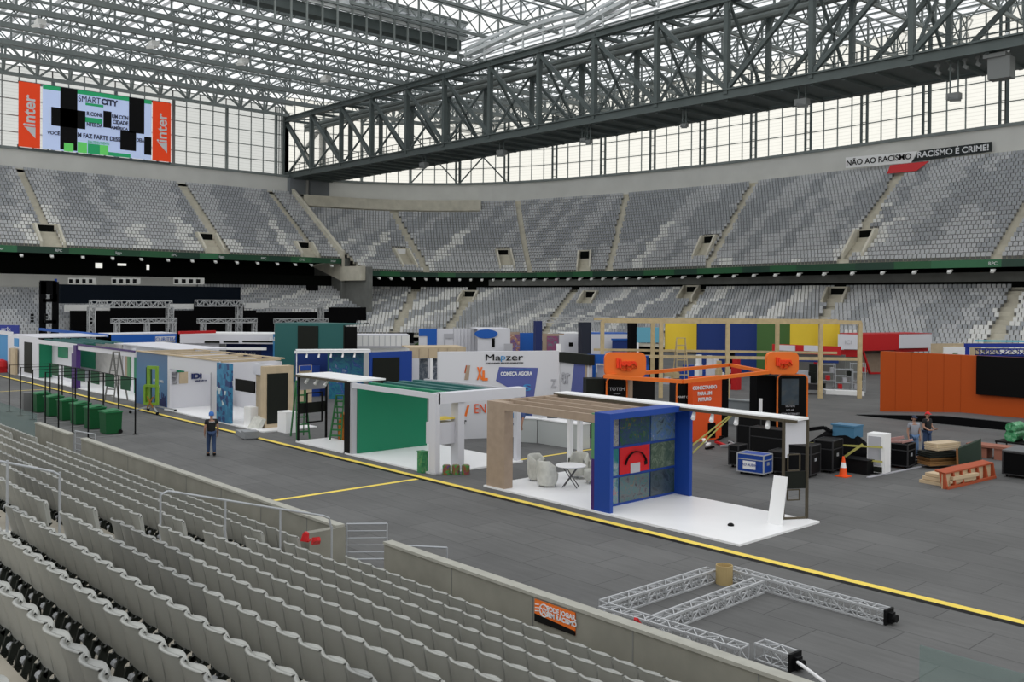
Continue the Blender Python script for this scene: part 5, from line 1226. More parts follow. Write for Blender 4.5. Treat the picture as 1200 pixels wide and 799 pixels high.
# ---------------------------------------------------------------- far small booths
def far_panel(name, label, cat, px0, px1, pyt, zt, m, zb=0.0, parts=(), roofm=None, py1=None):
    return booth_far(name, label, T(px0, pyt, zt), T(px1, py1 or pyt, zt), zt, [('wall', m, 0, 1, zb, zt)]+list(parts), roofm=roofm, cat=cat)
far_panel('grey_tent_booth', 'long pale booth of square panels behind the blue mural booth', 'booth', 398, 480, 393.5, 3.4, seat_lt, parts=[('eave', greyw, 0, .95, 2.45, 2.6, -.3)]+[('joint', greyw, .08*k, .08*k+.008, 2.6, 3.4, -.03) for k in range(1, 12)], roofm=white)
far_panel('black_table_booth', 'low black board in front of the far seats', 'board', 455, 485, 389.5, 3.3, black, 2.3)
t, A, u_, n, L = far_panel('blue_corner_booth', 'far white booth with a bright royal blue corner panel', 'booth', 491, 560, 385, 4.0, white, parts=[('blue_panel', blue2, 0, .3, 3.4, 4.0, -.05), ('blue_panel', blue2, .14, .3, 1.6, 3.4, -.05), ('doorway', greyw, .42, .44, 0, 3.4, -.05), ('doorway_top', greyw, .42, .58, 3.2, 3.6, -.06)]+[('joint', greyw, .58+.06*k, .585+.06*k, 0, 4.0, -.04) for k in range(7)])
b = MB(); rs = random.Random(4)
p0 = Vector((*T(491, 404, 2.6), 0)); p1 = Vector((*T(512, 404, 2.6), 0))
for k in range(90):
    c = p0.lerp(p1, rs.random())+Vector((rs.uniform(-.3, .3), rs.uniform(-.3, .3), 1.95+rs.random()*.6)); a = rs.uniform(0, 6.28)
    b.face([c, c+Vector((.25*math.cos(a), .25*math.sin(a), .15)), c+Vector((.12*math.cos(a+1), .12*math.sin(a+1), .35))])
t = thing('planter_box', 'planter with green foliage on the far booth edge', 'planter', ((p0.x+p1.x)/2, (p0.y+p1.y)/2, 0)); b.build('foliage', greenf, t); vwall(t, 'box', greyw, p0[:2], p1[:2], 0, 2.0, .5)
t, A, u_, n, L = far_panel('white_label_booth', 'far white booth with a blue oval label', 'booth', 560, 598, 386, 4.0, white, parts=[('black_screen', screen, .43, .52, 2.6, 3.3, -.05), ('grey_counter', greyw, .75, 1.0, 0, 2.9, -.8)], roofm=white)
c = A+u_*L*.25-n*.1+Vector((0, 0, 3.65)); b = MB(); P = [c+u_*(.95*math.cos(k*math.pi/9))+Vector((0, 0, .36*math.sin(k*math.pi/9))) for k in range(18)]; b.prism(P, n*.06); b.build('oval_label', blue2, t)
far_panel('taupe_booth', 'far booth with taupe pillar and colourful poster', 'booth', 586, 609, 389, 3.6, wood2, parts=[('poster', image_mat('poster', [(.5, .5, .6), (.1, .05, .25), (.4, .2, .1), (.7, .7, .7)], 1.5, 1, 2), .5, 1, .8, 3.4, -.06)])
t, A, u_, n, L = far_panel('blue_far_booth', 'far bright blue booth wall left of the first dark pillar', 'booth', 609, 630, 390, 3.5, blue2)
for px0, px1, pyt, zt, lab, m_ in ((628, 635.5, 376, 5.0, 'tall dark purple square pillar, leftmost of three', navy), (682, 693, 377.5, 4.6, 'widest of the three tall dark square pillars', mat('slate', (.016, .02, .035), .6)), (739, 747, 377.5, 4.6, 'tall dark square pillar inside the timber frame', black)):
    a, c = Vector((*T(px0, pyt, zt), 0)), Vector((*T(px1, pyt, zt), 0)); o = MB(); d = c-a; n_ = Vector((-d.y, d.x, 0)); o.prism([a, c, c+n_, a+n_], (0, 0, zt)); o = o.build('square_pillar', m_); o['kind'] = 'thing'; tag(o, lab, 'pillar')
t = thing('overhead_truss', 'thin pale truss spanning between the dark pillars', 'truss', (*T(660, 376, 4.9), 4.9)); b = MB(); truss_seg(b, (*T(630, 375, 5.0), 5.0), (*T(712, 374, 5.0), 5.0), .3, .03, .7); b.build('chords', alu, t)
far_panel('colour_screen_booth', 'far booth with a teal and pink picture wall', 'booth', 636, 661, 391, 3.5, wood2, parts=[('picture', image_mat('tealpic', [(.02, .2, .2), (.3, .05, .15), (.05, .25, .25)], 2, 1, 6), .2, .75, 0, 3.3, -.06), ('white', white, .76, 1, 0, 3.4, -.05)])
t, A, u_, n, L = far_panel('white_cube_booth', 'white cube shaped booth with a small black opening between the pillars', 'booth', 661, 684, 391, 3.3, white, parts=[('black_opening', screen, .25, .45, 2.15, 2.5, -.06)], roofm=whitefl)
far_panel('blue_white_booth', 'white booth with royal blue wall behind the timber frame', 'booth', 692, 742, 391.5, 3.4, white, parts=[('blue_wall', navyf, .45, 1, 0, 2.9, -.8), ('blue_line', blue2, .42, 1, 2.9, 3.05, -.9), ('purple_edge', purple, .25, .29, 0, 2.6, -.1)], roofm=blue2)
far_panel('sky_blue_board', 'sky blue board standing high behind the timber frame', 'board', 747, 776, 383.5, 4.3, mat('sky_board', (.13, .38, .50), .5), 3.1, parts=[('leg', whitefl, .0, .06, 0, 3.1), ('black_base', black, 0, 1, 0, 2.6, .2)])
# curved coloured fabric walls
t = thing('fabric_pavilion', 'tall pavilion of yellow, blue and green fabric walls behind the timber frame', 'pavilion', (*T(880, 378, 4.55), 0))
def fab(name, m, px0, px1, pyt=378, zt=4.55, z0=0.0, pl=(), sb=.0):
    a = Vector((*T(px0, pyt, zt), 0)); c = Vector((*T(px1, pyt, zt), 0)); d = (c-a).normalized(); n = Vector((-d.y, d.x, 0)); a = a+n*sb; c = c+n*sb; N = 10; b = MB()
    pts = []
    for k in range(N+1):
        s_ = k/N; o = n*(-1.0*math.sin(math.pi*s_)*0.35); pts.append(a.lerp(c, s_)+o)
    b.grid([[(p.x, p.y, z0) for p in pts], [(p.x, p.y, zt) for p in pts]]); q = [p+n*.12 for p in pts]
    b.grid([[(p.x, p.y, zt) for p in q], [(p.x, p.y, z0) for p in q]]); b.grid([[(p.x, p.y, zt) for p in pts], [(p.x, p.y, zt) for p in q]])
    b.build(name, m, t, smooth=True)
fab('yellow_wall', yellow, 780, 816.5, z0=2.2); fab('blue_wall', navyf, 817, 852); fab('blue_wall', navyf, 852, 887); fab('green_wall', greenf, 887, 926); fab('yellow_wall', yellow, 926, 960, z0=2.1); fab('yellow_wall', yellow, 958, 984, z0=2.1)
# timber frame
t = thing('timber_frame', 'large open frame of raw timber posts and rails', 'frame', (-38, 56, 0))
A0 = Vector((*T(706, 375, 5.1), 0)); A1 = Vector((*T(1009, 377, 5.1), 0)); d = (A1-A0).normalized(); n = Vector((-d.y, d.x, 0)); L = (A1-A0).length
def onA(px, py=376): 
    r_ = ray(px, py); k = (A0.x*n.x+A0.y*n.y)/(r_.x*n.x+r_.y*n.y); return Vector((r_.x*k, r_.y*k, 0))
b = MB(); b.beam(A0+Vector((0, 0, 5.05)), A1+Vector((0, 0, 5.05)), .18, .26); b.build('top_rail', timber, t)
b = MB(); b.beam(A0+n*4+Vector((0, 0, 5.1)), A1+n*4+Vector((0, 0, 5.1)), .14, .18); b.build('top_rail', timber, t)
b = MB(); b.beam(A0+n*0+Vector((0, 0, 2.75)), A1+Vector((0, 0, 2.6)), .14, .2); b.build('mid_rail', timber, t)
b = MB(); b.beam(A0+n*4+Vector((0, 0, 2.95)), A1+n*4+Vector((0, 0, 2.8)), .12, .16); b.build('mid_rail', timber, t)
for px, nn in ((706, 0), (775, 0), (765, 1), (853, 0), (911, 1), (962, 0), (1008, 0)):
    p = onA(px)+n*(4 if nn else 0)*0; 
    if nn: p = onA(px)*1.05
    b = MB(); b.beam(p, p+Vector((0, 0, 5.05)), .24, .24, upv=tuple(n)); b.build('post', timber, t)
b = MB(); b.beam(A1+Vector((0, 0, 5.05)), A1+n*4+Vector((0, 0, 5.05)), .14, .18); b.build('side_rail', timber, t)
q = G(968, 462); q2 = G(1013, 464); b = MB(); b.prism([q+n*-.0, q2, q2+n*.8, q+n*.8], (0, 0, .3)); b.build('white_plinth', whitefl, t)
# stepladders
def stepladder(name, label, x, y, h_, rz, m, wd=.5, spread=.5, z0=0.0, rungs=7):
    t_ = local_thing(name, label, 'stepladder', (x, y, z0), rz)
    for s_ in (-1, 1):
        for side, sp_ in (('front_rail', -spread), ('rear_rail', spread)):
            b = MB(); b.beam((s_*wd*.5, sp_, 0), (s_*wd*.32, 0, h_), .05, .08); b.build(side, m, t_)
    for k in range(1, rungs+1):
        f = k/(rungs+1); w_ = wd*(.5-.18*f); b = MB(); b.beam((-w_, -spread*(1-f), h_*f), (w_, -spread*(1-f), h_*f), .05, .07); b.build('step', m, t_)
    b = MB(); b.beam((-wd*.35, 0, h_), (wd*.35, 0, h_), .12, .05); b.build('top_cap', m, t_)
p = T(798, 396, 3.9); stepladder('stepladder', 'wooden stepladder before the yellow fabric wall', p[0], p[1], 3.9, .9, timber, .9, .8)
p = G(360, 521); stepladder('green_stepladder', 'tall green stepladder under the side canopy beside the plywood booth', -38.6, 21.9, 2.6, 1.3, mat('ladder_green', (.03, .16, .05), .5), .6, .55)
stepladder('green_stepladder', 'green stepladder behind the open black frame of the side canopy', -36.8, 22.9, 2.0, .6, MATS['ladder_green'], .55, .5)
p = G(135, 480); stepladder('metal_stepladder', 'grey metal stepladder before the white booth fronts near the green bins', -59.2, 20.9, 3.0, .5, mat('ladder_grey', (.18, .18, .17), .5), .7, .6)
# orange toolbox / trunk
p = G(383, 513); b = MB(); b.prism([(-.25, 0, 0), (.2, 0, .0), (.28, 0, 1.15), (.0, 0, 1.25), (-.22, 0, .8)], (0, .4, 0)); o = b.build('orange_case', mat('case_orange', (.55, .16, .01), .5)); o.location = (-36.7, 22.9, .0); tag(o, 'orange case under the side canopy', 'case')

# ---------------------------------------------------------------- orange kiosks
def rrect(w_, h_, r, n=5):
    out = []
    for cx, cz, a0 in ((w_-r, h_-r, 0), (r, h_-r, 90), (r, r, 180), (w_-r, r, 270)):
        for k in range(n+1): a = R(a0+90*k/n); out.append((cx+r*math.cos(a), cz+r*math.sin(a)))
    return out
def kiosk_sign(label, px0, px1, pyt, pyb, a_z, w3=None):
    """rounded plate; bottom edge rests at height a_z"""
    p = Vector((*T(px0, pyb, a_z), a_z)); q = Vector((*T(px1, pyb, a_z), a_z)); d = (q-p).normalized(); n_ = Vector((-d.y, d.x, 0)); w_ = (q-p).length; h_ = zat(px0, pyt, (p.x, p.y))-a_z
    t_ = thing('kiosk_sign', label, 'sign', tuple(p)); b = MB(); b.prism([p+d*x+Vector((0, 0, z)) for x, z in rrect(w_, h_, .28)], n_*.3); b.build('plate', orange, t_)
    c = p+d*w_*.52+Vector((0, 0, h_*.52))-n_*.06; text('ligga', part_of(t_, 'plate'), mat('sign_red', (.85, .045, .008), .45), 1, c, d, (0, 0, 1), ext=.05, bold=.05, fit=(w_*.5, h_*.5))
    return p, q, d, n_
Pk, Qk, dk, nk_ = kiosk_sign('orange rounded sign with raised red letters on the left kiosk', 709, 757, 413, 442, 2.9)
def kiosk(label, px0, px1, pyt, pxs, h_, rows=('',), m_=blackp):
    """black totem with an orange outline: front px0..px1, left side from pxs"""
    p = Vector((*T(px0, pyt, h_), 0)); q = Vector((*T(px1, pyt, h_), 0)); d = (q-p).normalized(); n_ = Vector((-d.y, d.x, 0)); w_ = (q-p).length
    t_ = thing('kiosk_totem', label, 'totem', tuple(p)); b = MB(); b.prism([p+d*x+Vector((0, 0, z)) for x, z in rrect(w_, h_, .25)], n_*1.3); b.build('body', m_, t_)
    b = MB(); R_ = [p+d*x-n_*.02+Vector((0, 0, z)) for x, z in rrect(w_, h_, .25)]
    for a, c in zip(R_, R_[1:]+R_[:1]): b.beam(a, c, .06)
    b.build('edge_trim', orange, t_)
    b = MB(); b.prism([p+d*(x+.12)-n_*.03+Vector((0, 0, z+.1)) for x, z in rrect(w_-.24, h_-.2, .18)], n_*.02); b.build('screen', screen, t_)
    return t_, p, q, d, n_, w_
t, p, q, d, n_, w_ = kiosk('black totem with white lettering under the left orange sign', 711, 735, 442, 697, 2.85)
c = p+d*w_*.5-n_*.04; text('TOTEM', part_of(t, 'screen'), greyw, .22, c+Vector((0, 0, 2.3)), d, (0, 0, 1)); text('conecta', part_of(t, 'screen'), greyw, .1, c+Vector((0, 0, 2.1)), d, (0, 0, 1))
b = MB(); b.prism([p-d*.9+n_*.3+Vector((0, 0, 0)), p-d*.9+n_*.3+Vector((0, 0, 2.75)), p-d*.05+n_*.3+Vector((0, 0, 2.75)), p-d*.05+n_*.3], n_*.9); b.build('side_body', screen2, t)
b = MB(); b.beam(q+d*.12, q+d*.12+Vector((0, 0, 2.8)), .2); b.build('wood_post', wood2, t); b = MB(); b.prism([q+d*.25, q+d*1.3, q+d*1.3+Vector((0, 0, 2.8)), q+d*.25+Vector((0, 0, 2.8))], n_*.8); b.build('side_body', blackp, t)
t, p, q, d, n_, w_ = kiosk('small black totem left of the red orange wall', 793, 811, 446, 787, 2.75)
c = p+d*w_*.5-n_*.04; text('SMART CITY', t, whitetxt, .14, c+Vector((0, 0, 2.0)), d, (0, 0, 1))
t, p, q, d, n_, w_ = kiosk('black totem with a lit dark screen under the right orange sign', 911, 946, 439, 897, 2.8)
scr3 = image_mat('totem_picture', [(.01, .012, .015), (.02, .035, .05), (.06, .06, .05)], .8, .5, 4, .15); b = MB(); b.prism([p+d*.2-n_*.05+Vector((0, 0, 1.3)), p+d*(w_-.45)-n_*.05+Vector((0, 0, 1.3)), p+d*(w_-.45)-n_*.05+Vector((0, 0, 2.6)), p+d*.2-n_*.05+Vector((0, 0, 2.6))], n_*.01); b.build('picture', scr3, t)
for k in range(5): text(['SEU SITE', 'NO AR', 'COM INTERNET', 'CONECTADA', 'SEMPRE LIGGA'][k], t, greyw, .13, p+d*.65-n_*.06+Vector((0, 0, 1.25-.19*k)), d, (0, 0, 1))
b = MB(); b.prism([p-d*.95+n_*.25, p-d*.95+n_*.25+Vector((0, 0, 2.7)), p-d*.03+n_*.25+Vector((0, 0, 2.7)), p-d*.03+n_*.25], n_*1.0); b.build('side_body', black, t)
K3 = p.copy()
kiosk_sign('orange rounded sign with raised red letters on the right kiosk', 899, 936, 412.5, 438.5, 2.85)
wl_a, wl_b = Vector((*T(812, 442, 2.95), 0)), Vector((*T(846, 440, 2.95), 0))
t = thing('red_orange_wall', 'red orange exhibition wall with white lettering between the kiosks', 'exhibition wall', tuple(wl_a))
d = (wl_b-wl_a).normalized(); n_ = Vector((-d.y, d.x, 0)); vwall(t, 'wall', redor, wl_a[:2], wl_b[:2], 0, 2.95, .3); vwall(t, 'side', black, (wl_b+n_*.1)[:2], (wl_b+d*.8+n_*.3)[:2], 0, 2.8, .5)
for k, tx in enumerate(('CONECTANDO', 'PARA UM', 'FUTURO')): text(tx, part_of(t, 'wall'), whitetxt, .22, wl_a+d*.75-n_*.03+Vector((0, 0, 2.45-.27*k)), d, (0, 0, 1), bold=.01)
vwall(t, 'hatch', black, (wl_a+d*1.0-n_*.02)[:2], (wl_a+d*1.5-n_*.02)[:2], .1, .8, .03)
# orange ring beams
t = thing('orange_beam_ring', 'orange box beams joining the kiosks overhead', 'frame', tuple(K3)+() )
zz = 2.98; c1 = Vector((*T(709, 441, zz), zz)); c2 = Vector((*T(800, 447, zz), zz)); c3 = Vector((*T(900, 436, zz), zz)); c4 = Vector((*T(855, 427.5, zz), zz))
for a, c in ((c1, c2), (c2, c3), (c3, c4), (c4, c1)): b = MB(); b.beam(a, c, .18, .16); b.build('beam', orange, t)
# yellow tape between totem and wall
b = MB(); tapem = mat('warning_tape', (.45, .42, .12), .5)
a = Vector((*T(812, 515, 1.2), 1.0)); c = Vector((*T(862, 488, 1.5), 1.75)); b.beam(a, c, .01, .07); b.beam(a-Vector((0, 0, .3)), c-Vector((0, 0, .05)), .01, .07); tag(b.build('warning_tape', tapem), 'two strands of warning tape before the red orange wall', 'tape')

# ---------------------------------------------------------------- orange screen wall on its black stage
t = thing('orange_screen_wall', 'long orange stage wall with a large black screen at its right', 'screen wall', (-20, 53, .6))
Yw = 52.6; p = PY(1031, 485, Yw); x0 = p.x; z0 = p.z; z1 = PY(1032, 411.5, Yw).z; x1 = -8.0
b = MB(); b.box(x0, x1, Yw, Yw+.5, z0, z1); b.build('wall', orange_dp, t)
xs = PY(1146, 450, Yw).x; b = MB(); b.box(xs, x1+.5, Yw-.25, Yw, PY(1150, 462, Yw).z, z1+.02); b.build('black_screen', screen, t)
b = MB()
for k in range(1, 6): xx = x0+(xs-x0)*k/6; b.box(xx-.01, xx+.01, Yw-.012, Yw, z0, z1)
b.build('panel_joints', mat('joint_orange', (.36, .055, .002), .6), t)
b = MB(); b.box(x0+.1, x1, Yw+.5, Yw+.62, 0, z1-.1); b.build('bracing', timber, t)
t = thing('black_stage', 'low black stage with grey top and end ramp under the orange wall', 'stage', (-20, 51, 0))
O = [(-26.6, 0), (-21.6, .42), (-8, .42), (-8, 0)]
b = MB(); b.prism([(x_, 50.45, z_) for x_, z_ in O], (0, 5.6, 0)); b.build('deck', MATS['grey_drape'], t)
b = MB(); b.prism([(x_, 50.40, z_) for x_, z_ in O], (0, .05, 0)); b.build('skirt', black, t)
b = MB(); b.prism([(-26.5, 50.45, .03), (-21.6, 50.45, .43), (-21.6, 56, .43), (-26.5, 56, .03)], (0, 0, .02)); b.box(-21.6, -8, 50.45, 56, .42, .45); b.build('top', mat('stage_grey', (.11, .115, .115), .7), t)

# ---------------------------------------------------------------- right background booths
t, A, u_, n, L = booth_far('red_white_booth', 'booth with red and white fascia and slanted red edge right of the timber frame', T(1010, 392.5, 3.5), T(1092, 391.5, 3.5), 3.5, [('red_fascia', red, 0, .52, 2.1, 3.5), ('white_fascia', white, .52, 1, 2.25, 3.55), ('red_line', red, .52, 1, 1.9, 2.25, .4), ('back_wall', concrete_dark, 0, 1, 0, 2.6, 2), ('wood_wall', wood2, .15, .5, 0, 1.7, 1.5)], roofm=red)
b = MB(); a = A+Vector((0, 0, 2.2)); c = A+u_*.9+Vector((0, 0, -.4+.5)); b.beam(a-n*.1, c-n*.1, .16); b.beam(c-n*.1, c+u_*1.8-n*.1-Vector((0, 0, .02)), .16); b.build('slanted_edge', red, t)
t, A, u_, n, L = booth_far('white_board_booth', 'white booth with small lettering seen through the timber frame', T(982, 391.5, 3.6), T(1009, 392, 3.6), 3.6, [('wall', white, 0, 1, 2.3, 3.6), ('red_back', red, -1, 1, 1.6, 2.2, 1.0), ('grey_back', concrete_dark, -1, 1, 0, 1.6, 1.2)])
c = A+u_*L*.45-n*.03+Vector((0, 0, 2.9)); text('ICI', t, greyw, .5, c, u_, (0, 0, 1))
t, A, u_, n, L = booth_far('red_banner_booth', 'red booth with white boards behind the timber frame', T(905, 403, 2.9), T(985, 406, 2.9), 2.9, [('red_wall', red, 0, 1, 2.2, 2.9), ('white_board', white, .08, .35, 2.4, 2.85, -.1), ('white_board', white, .48, .7, 2.45, 2.9, -.1), ('blue_beam', navyf, .4, 1, 1.6, 1.95, -.5), ('back', concrete_dark, 0, 1, 0, 2.2, 1.0), ('red_panel', red, .6, .68, 0, 1.6, .3)])
rs = random.Random(9)
for k in range(9):
    f = .15+.8*rs.random(); m_ = [greyw, red, white, screen2, green_pale][k % 5]; w_ = .25+rs.random()*.3; h_ = .6+rs.random()*1.2; c = A+u_*L*f-n*(1+rs.random()*2)
    b = MB(); b.box(c.x-w_, c.x+w_, c.y-w_, c.y+w_, 0, h_*.6); b.box(c.x-w_*.7, c.x+w_*.9, c.y-w_*.6, c.y+w_*.5, h_*.6, h_)
    tag(b.build('stacked_boxes', m_), ['pale', 'red', 'white', 'dark', 'green'][k % 5]+' boxes stacked behind the timber frame', 'boxes', ['pale', 'red', 'white', 'dark', 'green'][k % 5]+' boxes behind the timber frame')
t, A, u_, n, L = booth_far('beige_white_booth', 'beige booth with a white board above the orange stage wall', T(1092, 402.5, 2.9), T(1150, 402, 2.9), 2.9, [('beige_wall', wood, 0, 1, 0, 2.9), ('white_board', whitefl, .22, .75, 1.9, 2.6, -.1), ('green_mark', green_pale, .4, .5, 2.0, 2.1, -.14)])
t = thing('blue_roof_truss', 'blue truss roof with a cyan edge at the right behind the orange wall', 'roof', (*T(1170, 404, 3.1), 3.1))
a = Vector((*T(1132, 404.5, 3.1), 3.1)); c = Vector((*T(1215, 404.5, 3.1), 3.1)); b = MB(); b.beam(a, c, .5, .28); b.build('beam', mat('deep_blue', (.01, .03, .28), .5), t)
b = MB(); b.beam(a+(c-a)*.15+Vector((0, 0, .35)), c+Vector((0, 0, .3)), .4, .12); b.build('cyan_edge', mat('cyan', (.1, .5, .6), .5), t)
b = MB(); a2 = a+(c-a)*.16-Vector((0, 0, .25)); truss_seg(b, a2-Vector((0, 0, .3)), c-Vector((0, 0, .55)), .5, .04, .9); b.build('truss', MATS['deep_blue'], t)
b = MB(); dd = (c-a).normalized(); nn = Vector((-dd.y, dd.x, 0)); b.prism([Vector((a2.x, a2.y, 0)), Vector((c.x, c.y, 0)), Vector((c.x, c.y, 2.4)), Vector((a2.x, a2.y, 2.4))], nn*.2); b.build('back_wall', navy, t)
for f in (.02, .98): b = MB(); q = a.lerp(c, f); b.beam((q.x, q.y, 0), (q.x, q.y, 3.0), .25); b.build('post', MATS['deep_blue'], t)
# ---------------------------------------------------------------- bins and lane frames
def lane_bin(x, y, label):
    t_ = local_thing('wheeled_bin', label, 'bin', (x, y, 0), 0.02)
    b = MB(); rows = []
    for z, w_, d_ in ((.03, .39, .35), (1.0, .42, .38)):
        rows.append([(-w_, -d_, z), (w_, -d_, z), (w_, d_, z), (-w_, d_, z), (-w_, -d_, z)])
    b.grid(rows); b.face([(-.3, -.26, .03), (-.3, .26, .03), (.3, .26, .03), (.3, -.26, .03)]); b.build('body', binm, t_)
    b = MB(); b.prism([(-.46, -.42, 1.0), (.46, -.42, 1.0), (.46, .4, 1.0), (-.46, .4, 1.0)], (0, 0, .06)); b.prism([(-.42, -.36, 1.06), (.42, -.36, 1.06), (.40, .2, 1.13), (-.40, .2, 1.13)], (0, .1, 0)); b.build('lid', mat('lid_green', (.02, .17, .06), .4), t_)
    for s_ in (-1, 1):
        b = MB(); b.tube((s_*.36, .3, .1), (s_*.43, .3, .1), .1, 10); b.build('wheel', blackp, t_)
pos = [(137, 507), (119.5, 501), (104, 496.2), (89, 491), (73.5, 486.2), (58.5, 482)]
names = ['nearest to the camera', 'second from the nearest', 'third from the nearest', 'fourth from the nearest', 'fifth, next to the farthest', 'farthest from the camera']
for k, (px, py) in enumerate(pos): p = G(px, py); lane_bin([-45.3, -47.45, -49.55, -51.65, -53.85, -56.05][k], 15.75, 'dark green wheeled bin in the row of lane frames, %s' % names[k])
dg = mat('dark_green_cloth', (.006, .07, .028), .6)
fx = [-57.1, -54.95, -52.75, -50.6, -48.5, -46.4, -44.25]
for k, x in enumerate(fx):
    t_ = thing('lane_gate', 'black lane frame number %d counted from the far end, beside the green bins' % (k+1) if False else 'thin black lane frame, %s of the seven from the far end' % ['first', 'second', 'third', 'fourth', 'fifth', 'sixth', 'last'][k], 'lane frame', (x, 15, 0))
    for y in (14.4, 16.5): b = MB(); b.beam((x, y, 0), (x, y, 2.6), .055); b.lathe(x, y, [(.16, 0), (.16, .02), (.05, .04)], 10); b.build('post', blackp, t_)
    b = MB(); b.beam((x, 14.4, 2.57), (x, 16.5, 2.57), .03); b.build('top_bar', blackp, t_)
    b = MB(); b.box(x-.06, x+.06, 14.4, 16.5, 0, .03); b.build('floor_bar', mat('bar_grey', (.2, .2, .2), .6), t_)
    if k <= 5:
        b = MB(); b.box(x+.15, x+1.35, 16.53, 16.56, 1.95, 2.58); b.build('green_board', dg, t_)
b = MB(); b.beam((fx[0], 16.5, 2.6), (fx[-1], 16.5, 2.6), .03); tag(b.build('lane_top_cable', blackp), 'thin black bars tying the lane frames together overhead', 'bar')

# lime lift
t = local_thing('lime_lift', 'lime green portable mast lift before the dark blue city panel', 'lift', (-51.9, 20.3, 0), .5)
for x in (-.28, .28):
    for z0, z1 in ((.45, 2.55), ): b = MB(); b.beam((x, 0, z0), (x, 0, z1), .12, .14); b.build('mast', lime, t)
b = MB(); b.beam((-.34, 0, 2.5), (.34, 0, 2.5), .16, .16); b.build('mast_head', lime, t)
b = MB(); b.beam((-.42, -.12, 1.5), (.42, -.12, 1.5), .14, .14); b.beam((-.42, -.12, .5), (.42, -.12, .5), .14, .14); b.beam((-.42, -.12, .45), (-.42, -.12, 1.5), .12); b.beam((.42, -.12, .45), (.42, -.12, 1.5), .12); b.build('carriage', lime, t)
b = MB(); b.box(-.45, -.3, -.02, .3, .4, 2.5); b.build('side_box', mat('dark_lime', (.02, .06, .02), .6), t)
b = MB(); b.beam((-.2, -.2, .3), (.2, -.2, .9), .05); b.beam((-.2, -.2, .9), (.2, -.2, .3), .05); b.build('brace', mat('bronze_orange', (.4, .15, .02), .6), t)
for k, (dx, dy) in enumerate(((-.9, -.7), (.9, -.7), (-.9, .7), (.95, .7))):
    b = MB(); b.beam((0, 0, .4), (dx, dy, .12), .07); b.build('leg', galv, t); b = MB(); b.tube((dx-.04, dy, .08), (dx+.04, dy, .08), .08, 10); b.build('wheel', blackp, t)
p = G(328, 518); b = MB(); b.prism([(-1.0, -.25, 0), (.9, -.3, 0), (.95, .25, 0), (-.9, .3, 0)], (0, 0, .22)); b.box(.45, 1.0, -.36, .3, .05, .36); o = b.build('wrapped_bundle', mat('grey_wrap', (.25, .26, .27), .6)); o.location = (-40.3, 20.1, 0); o.rotation_euler = (0, 0, -.2); tag(o, 'low grey wrapped bundle lying across the yellow line', 'bundle')
b = MB(); b.prism([(-.2, -.2, 0), (.2, -.2, 0), (.25, .2, 0), (-.2, .2, 0)], (0, 0, 1.0)); p = G(24, 482); o = b.build('clear_plastic_crate', mat('clear_plastic', (.16, .16, .16), .4)); o.location = (-57.2, 15.3, 0); tag(o, 'pale translucent plastic column near the farthest lane frames', 'plastic column')

# ---------------------------------------------------------------- truss lengths lying on the floor by the near wall
def floor_truss(label, p, q, w_=.26, end=False, z=.14):
    p = Vector((*p, z)); q = Vector((*q, z)); t_ = thing('floor_truss', label, 'truss', (p.x, p.y, 0))
    b = MB(); truss_seg(b, p, q, w_, .022, .3, .010); b.build('lattice', alu, t_)
    if end:
        d = (q-p).normalized(); b = MB(); b.beam(q, q+d*.05, w_+.06, w_+.06); b.beam(q+d*.05, q+d*.13, w_*.55, w_*.8); b.tube(q+d*.13, q+d*.2, w_*.3, 12); b.build('coupler', blackp, t_)
def g2(px, py): p = G(px, py, .14); return (p.x, p.y)
floor_truss('aluminium truss length lying from the cardboard roll towards the wall, farther one', g2(708, 713), g2(834, 673))
floor_truss('aluminium truss length lying parallel between the other lengths, nearer one', g2(762, 735), g2(889, 686))
floor_truss('long aluminium truss lying along the floor with a black coupler', g2(856, 672), g2(1040, 722), end=True)
floor_truss('aluminium truss beside the low wall, half hidden', g2(707, 718), g2(872, 768), .3)
floor_truss('short aluminium truss with a black coupler near the wall', g2(890, 761), g2(930, 775), .28, True)
b = MB(); p = G(935, 776, .2); b.tube(p, G(966, 799, .5), .03, 8); tag(b.build('white_tube', whitefl), 'thin white tube leaning from the short truss', 'tube')
b = MB(); p = G(844, 685); b.lathe(0, 0, [(.02, 0), (.19, 0), (.19, .42), (.17, .42), (.17, .3)], 20); o = b.build('cardboard_roll', mat('roll_tan', (.40, .30, .14), .7)); o.location = (p.x, p.y+.15, 0); tag(o, 'tan cardboard drum standing where two trusses meet', 'drum')
p = G(745, 733, 1.0); b = MB(); b.beam(G(756, 741, .35), G(745, 725, .75), .07, .05); tag(b.build('red_lever', red), 'red lever standing up at the end of a truss by the wall', 'lever')

